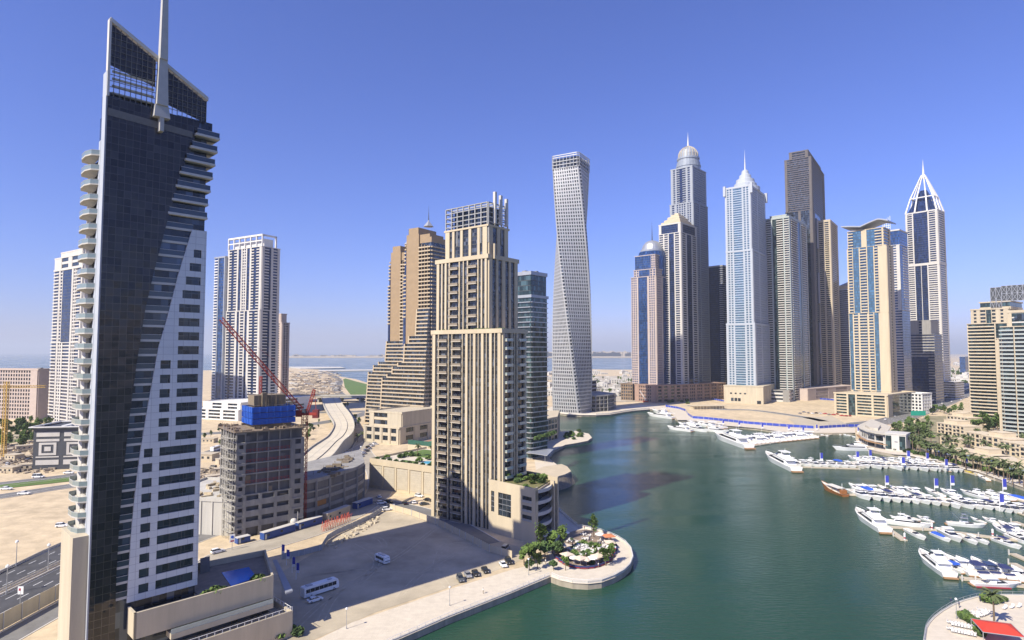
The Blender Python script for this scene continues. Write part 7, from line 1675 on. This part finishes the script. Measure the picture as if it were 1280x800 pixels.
def bus(L, W_, H, name, col='white'):
    r = thing(name, '-', 'bus', (0,0,-650)); b = MB(); b.xz([(-L/2,.4),(L/2-.15,.4),(L/2,.9),(L/2-.1,H*.72),(L/2-.45,H-.1),(L/2-.9,H),(-L/2+.3,H),(-L/2,H-.25)], -W_/2, W_/2); b.build('body', PAINT[col], r)
    n = int(L/1.5)
    for s_ in (-1,1):
        for i in range(n): x0 = -L/2+.5+i*(L-1.4)/n; b = MB(); y0, y1 = sorted((s_*W_/2, s_*(W_/2+.03))); b.box(x0,y0,H*.48,x0+(L-1.4)/n-.08,y1,H*.82); b.build('window', cg, r)
    b = MB(); b.add([(L/2+.02,-W_/2+.12,H*.42),(L/2+.02,W_/2-.12,H*.42),(L/2-.30,W_/2-.15,H*.88),(L/2-.30,-W_/2+.15,H*.88)], [(0,1,2,3)]); b.add([(L/2-.1,-W_/2+.12,H*.42),(L/2-.1,W_/2-.12,H*.42),(L/2-.38,W_/2-.15,H*.88),(L/2-.38,-W_/2+.15,H*.88)], [(3,2,1,0)]); b.build('windscreen', cg, r)
    b = MB(); b.box(-L/2+1.2,-.6,H,-L/2+3,.6,H+.25); b.box(L/2-3.2,-.5,H,L/2-2,.5,H+.2); b.build('roof_unit', PAINT['silver'], r)
    for s_ in (-1,1): b = MB(); b.box(L/2-.1,s_*W_*.36-.2,.6,L/2+.03,s_*W_*.36+.2,.85); b.build('headlight', lampm, r)
    wheels(r, (-L/2+2.2, L/2-1.7), W_/2, .45); return r
CARS = {}
def put_car(kind, col, px, ang, label, group=None, s=1, z=.1):
    k = (kind, col)
    if k not in CARS: CARS[k] = car(kind, col)
    return place(CARS[k], label, (*G(px[0], px[1], z), z), ang, group, s)
def dirp(p, q): P, Q = G(*p), G(*q); return atan2(Q[1]-P[1], Q[0]-P[0])
bz = bus(11.5, 2.55, 3.2, 'parked_coach'); place(bz, 'long white coach parked on the gravel lot', (*G(400,741,.05), .05), dirp((378,745),(422,731)))
bz = bus(6.4, 2.1, 2.6, 'parked_minibus'); place(bz, 'silver white minibus parked alone in the shadow of the lot', (*G(478,703,.05), .05), dirp((468,698),(488,707)))
put_car('car','white',(393.5,751.5),dirp((384,754),(404,748)),'white saloon car parked just below the long coach')
ag = dirp((570,719),(578,731)); g_ = 'cars parked on the sunlit strip'
for (x,y),k,c,lab in [((575.5,725.5),'suv','grey','dark grey car, leftmost on the sunlit strip'),((585,720.5),'car','silver','silver car, second from left on the sunlit strip'),((594.5,718.5),'car','black','black car, third from left on the sunlit strip'),((606.5,714.5),'car','black','black car standing alone in the middle of the sunlit strip'),((629,707.5),'car','white','white car beside a black one at the right end of the strip'),((636,703.5),'suv','black','black car at the right end of the sunlit strip')]: put_car(k,c,(x,y),ag,lab,g_)
put_car('van','silver',(632,687),dirp((628,690),(637,682)),'white and silver van parked in the corner below the cream block')
for j,((x,y),k,c) in enumerate([((477,630),'suv','white'),((484,638),'suv','white'),((491,634),'car','white'),((474,622),'car','white'),((486,628),'car','black'),((506,630),'car','black'),((517,629),'car','white'),((524,621),'suv','white'),((530,631),'car','grey'),((535,626),'car','black')]): put_car(k,c,(x,y),rg.choice([.5,2.0,-.5]),'car, %s in the cluster parked at the top of the lot' % ORD[j],'cars clustered at the top of the lot')
for j in range(16): t = j/15; put_car('car' if j%3 else 'suv', rg.choice(['white','silver','black','white','grey']), (441+t*24+(j%2)*3.5, 579-t*24), 1.15,'car, %s from the near end in the street queue by the viaduct' % ORD[j],'cars queued on the street beside the viaduct')
put_car('van','white',(432,566),.9,'white van under the viaduct wall')
for j,(x,y) in enumerate([(444,600),(470,556),(476,547),(462,549),(505,551)]): put_car('car','white' if j%2 else 'grey',(x,y),.6,'car on the street by the tan podium, %s from the near end' % ORD[j],'cars by the tan podium')
put_car('suv','white',(77.5,658.5),.25,'white off-road car alone on the sand left of the highway')
put_car('suv','white',(272,691),dirp((262,693),(282,688)),'white off-road car parked in the yard corner by the podium')
bz = bus(12, 2.6, 3.3, 'coach', 'white'); place(bz, 'white coach on the cross road behind the sail tower', (*G(270,563,.2),.2), dirp((262,565),(278,560)))
for j,((x,y),a_) in enumerate([((48,597),.1),((86,592),.1),((8,612),.1),((30,618),.1)]): put_car('van' if j==0 else 'car','white',(x,y),a_,'white vehicle on the cross road at far left, %s from left' % ORD[j] if j else 'white van on the far left cross road','traffic on the far left cross road',s=1.2,z=.2)
for j in range(13): t = rg.random(); x = 1000+j*5.2; put_car('car', rg.choice(['white','silver','black','red','grey']), (x, 516.5+(x-1000)*.05+rg.uniform(-1.2,1.2)), rg.uniform(0,3), 'car, %s from left in the car park behind the sandy plot' % ORD[j],'cars behind the sandy plot', s=1.1)
for j in range(12): t = j/11; p = (1095+t*130, 529-t*36+ (t*t)*4 -3*sin(t*3)); put_car('car', rg.choice(['white','silver','grey']), p, .9,'car, %s from left on the curving road' % ORD[j],'cars on the curving road', s=1.2, z=.3)
# truck crane on the far quay
r = thing('truck_crane', 'small mobile crane with raised white boom beside the brick podium', 'mobile crane', (*G(808,503),0)); b = MB(); b.box(-5,-1.3,.8,5,1.3,2.2); b.box(3,-1.2,2.2,5,1.2,3.4); b.build('body', PAINT['red'], r); wheels(r, (-3.5,-2,3), 1.3, .55); b = MB(); b.tube((0,0,2.2),(-9,2,17),.5,.3,6); b.build('boom', PAINT['white'], r)

# ---------- people
def person(cloth, legs, skin):
    r = thing('person', '-', 'person', (0,0,-650))
    def body():
        m = MB(); rings = []
        # one skin: a lofted torso with limbs branching through shared rings
        def limb(P, R, n=8):
            base = len(m.v); P = [Vector(p) for p in P]
            for i, (p, q) in enumerate(zip(P, R)):
                d = (P[min(i+1,len(P)-1)]-P[max(i-1,0)]).normalized(); a = d.cross(Vector((0,1,0))); a = a.normalized() if a.length > .1 else Vector((1,0,0)); b_ = d.cross(a).normalized()
                for k in range(n): t = 2*pi*k/n; m.v.append(tuple(p+a*cos(t)*q+b_*sin(t)*q))
            for i in range(len(P)-1):
                for k in range(n): m.f.append([base+i*n+k, base+i*n+(k+1)%n, base+(i+1)*n+(k+1)%n, base+(i+1)*n+k]); m.m.append(0)
            m.f.append([base+k for k in range(n)][::-1]); m.m.append(0); m.f.append([base+(len(P)-1)*n+k for k in range(n)]); m.m.append(0)
        limb([(0,0,.80),(0,0,.92),(0,0,1.05),(0,0,1.25),(0,0,1.40),(0,0,1.47),(0,0,1.52)], [.13,.165,.14,.175,.17,.08,.055])
        for s_ in (-1,1):
            limb([(s_*.09,0,.88),(s_*.10,.02,.5),(s_*.11+.0,-.02,.10),(s_*.11,-.01,.03)], [.095,.065,.045,.05])
            limb([(s_*.11,.02,.04),(s_*.11,-.14,.03)], [.05,.04])
            limb([(s_*.16,0,1.40),(s_*.21,.02,1.15),(s_*.22,-.05,.90),(s_*.22,-.08,.80)], [.06,.045,.035,.03])
        return m
    m = body(); me = m.mesh('person_body', [legs]); o = bpy.data.objects.new('body', me); COL.objects.link(o); o.parent = r
    rm = o.modifiers.new('remesh', 'REMESH'); rm.mode = 'VOXEL'; rm.voxel_size = .022; rm.use_smooth_shade = True
    b = MB(); b.lathe([(.175,.98),(.165,1.1),(.19,1.28),(.185,1.41),(.09,1.47)], 12)
    for s_ in (-1,1): b.tube((s_*.17,0,1.41),(s_*.22,.02,1.16),.07,.06,8)
    b.build('shirt', cloth, r, smooth=True)
    b = MB(); b.lathe([(.03,1.50),(.06,1.54),(.085,1.60),(.092,1.67),(.08,1.73),(.03,1.76)], 12); b.box(-.012,-.115,1.62,.012,-.08,1.66); b.build('head', skin, r, smooth=True)
    b = MB(); b.lathe([(.097,1.66),(.098,1.70),(.085,1.76),(.03,1.785)], 12, 0, .015); b.build('hair', dmetal, r, smooth=True); return r
sk = mat('skin', (.38,.22,.14), .6, .05, 1)
PE = [person(navy, mat('trouser_dark', (.04,.04,.06), .8), sk), person(canw, mat('trouser_tan', (.28,.22,.15), .8), sk), person(redh, mat('trouser_dark', (.04,.04,.06)), sk)]
for (x,y),k,lab in [((604,742),1,'person in light clothes walking alone on the sunlit promenade'),((682,705),1,'person in white standing where the promenade meets the round terrace'),((1189,755),0,'person in dark shirt leaning at the railing, left of the lamp'),((1199,759.5),0,'person in dark clothes just behind the terrace lamp post'),((1225,751.5),0,'person in navy walking along the bottom right railing'),((1237,750),2,'person in red shirt by the railing near the palm')]: place(PE[k], lab, (*G(x,y,.1),.1), rg.uniform(0,6))
for j in range(26): t = rg.uniform(0,6.28); p = ell(t, rg.uniform(.15,.9)); place(rg.choice(PE), 'guest standing among the tables of the round cafe terrace', (*p,.12), t, 'guests on the round cafe terrace')

# ---------- bottom right terrace
g_ = 'tables on the bottom right terrace'
for j in range(11): x, y = 1213+rg.uniform(0,22), 765+rg.uniform(0,9); p = G(x,y,.06); place(TB, 'white cafe table in the upper group on the bottom right terrace', (*p,.06), 0, g_); [place(CHR,'white chair in the upper group on the bottom right terrace',(p[0]+.9*cos(a_),p[1]+.9*sin(a_),.06),a_-pi/2,'chairs on the bottom right terrace') for a_ in (0,2.1,4.2)]
for j in range(16): x, y = 1190+(j%8)*4, 781+(j//8)*8+(j%8)*.8; p = G(x,y,.06); place(TB, 'white cafe table in the lower group on the bottom right terrace', (*p,.06), 0, g_); [place(CHR,'white chair in the lower group on the bottom right terrace',(p[0]+.9*cos(a_),p[1]+.9*sin(a_),.06),a_-pi/2,'chairs on the bottom right terrace') for a_ in (0,2.1,4.2)]
for j,(x,y,s) in enumerate([(1203,772,1.3),(1208,775,1.5),(1213,778,1.6),(1219,781,1.5),(1224,785,1.3),(1207,768,1),(1222,790,1.1),(1226,795,1.2),(1232,752,1.6),(1240,754,1.4),(1248,753,1.2),(1255,751,1.0),(1200,770,1)]): place(SH[j%2], 'leafy shrub, %s in the beds of the bottom right terrace' % ORD[j], (*G(x,y,.06),.06), 0, 'shrubs on the bottom right terrace', s)
place(PA[0], 'large spreading palm on the bottom right terrace above the red canopy', (*G(1243,781,.06),.06), 1, None, 1.05)
r = thing('shade_canopy', 'large red fabric canopy at the bottom right corner', 'canopy', (*G(1247,800,0), 0), -.35); b = MB(); W2, D2 = 8.5, 8
b.add([(-W2/2,-D2/2,3.0),(W2/2,-D2/2,3.0),(W2/2,D2/2,3.0),(-W2/2,D2/2,3.0),(-W2*.2,0,4.1),(W2*.25,0,4.1)], [(0,1,5,4),(1,2,5),(2,3,4,5),(3,0,4)]); b.add([(-W2/2,-D2/2,2.97),(W2/2,-D2/2,2.97),(W2/2,D2/2,2.97),(-W2/2,D2/2,2.97)], [(3,2,1,0)])
b.build('canopy', canr, r)
for x in (-W2/2,W2/2):
    for y in (-D2/2,D2/2): b = MB(); b.tube((x,y,0),(x,y,3),.08,n=6); b.build('post', metal, r)
b = MB(); b.box(-W2/2-.1,-D2/2-.1,2.95,W2/2+.1,-D2/2,3.1); b.box(-W2/2-.1,D2/2,2.95,W2/2+.1,D2/2+.1,3.1); b.box(-W2/2-.1,-D2/2,2.95,-W2/2,D2/2,3.1); b.box(W2/2,-D2/2,2.95,W2/2+.1,D2/2,3.1); b.build('frame', metal, r)
for j,(x,y) in enumerate([(1256,761),(1265,760),(1274,759)]):
    P = G(x,y,.06); r = thing('sun_lounger', 'white lounger, %s from left beside the bottom right palm' % ORD[j], 'lounger', (*P,.06), .6, 'loungers on the bottom right terrace'); b = MB(); b.box(-.9,-.35,.3,.9,.35,.42); b.build('frame', wmetal, r); b = MB(); b.box(-.85,-.32,.42,.5,.32,.5); b.add([(.5,-.32,.42),(.5,.32,.42),(1.1,.32,.85),(1.1,-.32,.85),(.5,-.32,.5),(.5,.32,.5),(1.05,.32,.93),(1.05,-.32,.93)], [(3,2,1,0),(4,5,6,7),(0,1,5,4),(2,3,7,6),(1,2,6,5),(3,0,4,7)]); b.build('cushion', canw, r)

# ================================================================== DISTANT THINGS
rg = random.Random(77)
def house():
    r = thing('low_house', '-', 'house', (0,0,-650)); b = MB(); b.box(-7,-6,0,7,6,6.5); b.box(-7.3,-6.3,6.5,7.3,6.3,7.1); b.box(-5,-3,7.1,1,3,9.4); b.build('wall', offwhite, r); b = MB()
    for i in range(4): b.box(-6+i*3.3,-6.1,3.8,-4.6+i*3.3,-6.02,5.4); b.box(-6+i*3.3,-6.1,.8,-4.6+i*3.3,-6.02,2.6)
    b.build('window_row', g_dark, r); return r
HO = house()
k = 0
for i in range(70):
    x, y = rg.uniform(686,806), rg.uniform(466,496); 
    place(HO, 'pale flat-roofed house in the low quarter beyond the twisted tower', (*G(x,y),0), rg.uniform(-.4,.6), 'low houses beyond the twisted tower', (rg.uniform(.8,1.9), rg.uniform(.8,1.5), rg.uniform(.6,1.3)))
for i in range(26): x, y = rg.uniform(1188,1214), rg.uniform(455,486); place(HO, 'pale building in the hazy district beyond the curving road', (*G(x,y),0), rg.uniform(-.4,.6), 'hazy district buildings', (rg.uniform(1,2.6), rg.uniform(1,2), rg.uniform(.8,2.4)))
for i in range(30): x, y = rg.uniform(362,428), rg.uniform(463,494); place(HO, 'small site hut on the sandy land before the bay', (*G(x,y),0), rg.uniform(-.4,.6), 'site huts on the bay land', (rg.uniform(.4,1.3), rg.uniform(.3,.8), rg.uniform(.25,.5)))
T = Tower('office_block', 'hazy blue glass slab in the far district right of the pointed tower', 'building', (1199,1206,1212), 1900, 50, b=60, wall=metal, gl=g_blue, slab=metal); T.tier(0, T.h(446), 4, F0='G4', F1='G4'); T.done()
b = MB()      # hotel crescent on the far artificial island
for i in range(150):
    x = rg.uniform(640,800) if i < 100 else rg.uniform(330,560); X, Y_ = G(x,446,0); h = rg.uniform(35,75) if i < 100 else rg.uniform(8,25); w = rg.uniform(40,110); b.box(X, Y_+100, 5, X+w, Y_+160+rg.uniform(0,80), 5+h); 
    if rg.random() < .3: b.box(X+w*.3, Y_+110, 5+h, X+w*.6, Y_+150, 5+h+12)
o = b.build('distant_buildings', beige, kind='stuff'); o['label'] = 'faint row of pale buildings on the far island'
def shed():
    r = thing('site_shed', '-', 'shed', (0,0,-650)); b = MB(); b.box(-5,-3,0,5,3,3.2); b.box(-5.3,-3.3,3.2,5.3,3.3,3.5); b.build('wall', beige, r)
    for x in (-3,0,3): b = MB(); b.box(x-.6,-3.08,1.2,x+.6,-3.01,2.3); b.build('window', g_dark, r)
    return r
SD_ = shed()
for j,(x,y) in enumerate([(6,566),(18,574),(30,562),(36,586),(12,590),(24,549),(262,553),(258,575),(281,579),(268,600),(285,608),(262,612),(276,590)]): place(SD_, 'low beige site shed among the materials, %s of thirteen' % ORD[j], (*G(x,y),0), rg.uniform(-.5,1), 'low site sheds', rg.uniform(.7,1.4))
for j,(x,y) in enumerate([(10,581),(22,568),(38,575),(52,566),(266,585),(279,602),(272,571),(288,593)]): put_car(['suv','van','car'][j%3], ['white','tan','grey'][j%3], (x,y), rg.uniform(0,3), 'site vehicle among the stacked materials, %s from far left' % ORD[j], 'site vehicles')
b = MB()      # debris and materials on open ground
rb_ = MB()
for i in range(420):
    x, y = rg.uniform(0,66), rg.uniform(552,592); P = G(x,y); s = rg.uniform(.5,2.2); rb_.T = Matrix.Translation((*P,0))@Matrix.Rotation(rg.uniform(0,3),4,'Z'); rb_.box(-s,-s*.3,0,s,s*.3,rg.uniform(.3,1.5))
for i in range(260):
    x, y = rg.uniform(245,292), rg.uniform(585,618); P = G(x,y); s = rg.uniform(.4,1.6); rb_.T = Matrix.Translation((*P,0))@Matrix.Rotation(rg.uniform(0,3),4,'Z'); rb_.box(-s,-s*.3,0,s,s*.3,rg.uniform(.3,1.2))
for i in range(420):
    x, y = rg.uniform(362,425), rg.uniform(464,495); P = G(x,y); s = rg.uniform(1,6); rb_.T = Matrix.Translation((*P,0))@Matrix.Rotation(rg.uniform(0,3),4,'Z'); rb_.box(-s*2,-s*.5,0,s*2,s*.5,rg.uniform(.5,2.0))
rb_.T = None; o = rb_.build('rubble', mat('rubble_mix', (.30,.25,.19), .95, .5, .05), kind='stuff')
b = MB()
for i in range(70):
    t = rg.random(); x, y = 415+t*60+rg.uniform(-4,4), 678-t*35+rg.uniform(-3,4)+4; P = G(x,y); s = rg.uniform(.3,1.3); b.T = Matrix.Translation((*P,0))@Matrix.Rotation(rg.uniform(0,3),4,'Z')@Matrix.Rotation(rg.uniform(-.4,.4),4,'X'); b.box(-s,-s*.5,-.2,s,s*.5,rg.uniform(.2,.9))
b.T = None; b.build('rubble', mat('pale_rubble', (.50,.43,.31), .95, .3, .5), kind='stuff')
for o in [o for o in bpy.data.objects if o.get('label') == '-']:      # prototypes that were never placed
    for c in list(o.children_recursive): bpy.data.objects.remove(c, do_unlink=True)
    bpy.data.objects.remove(o, do_unlink=True)
# ------------------------------------------------------------------ air: one closed box of thin even haze
hz = bpy.data.materials.new('haze'); hz.use_nodes = True; t = hz.node_tree; t.nodes.clear()
v = t.nodes.new('ShaderNodeVolumePrincipled'); v.inputs['Color'].default_value = (.86,.93,1.0,1); v.inputs['Density'].default_value = 7.5e-5; v.inputs['Anisotropy'].default_value = 0.1
o_ = t.nodes.new('ShaderNodeOutputMaterial'); t.links.new(v.outputs[0], o_.inputs['Volume'])
b = MB(); b.box(-33000, -3600, -7.2, 33000, 42500, 470); hb = b.build('haze', hz, kind='stuff')
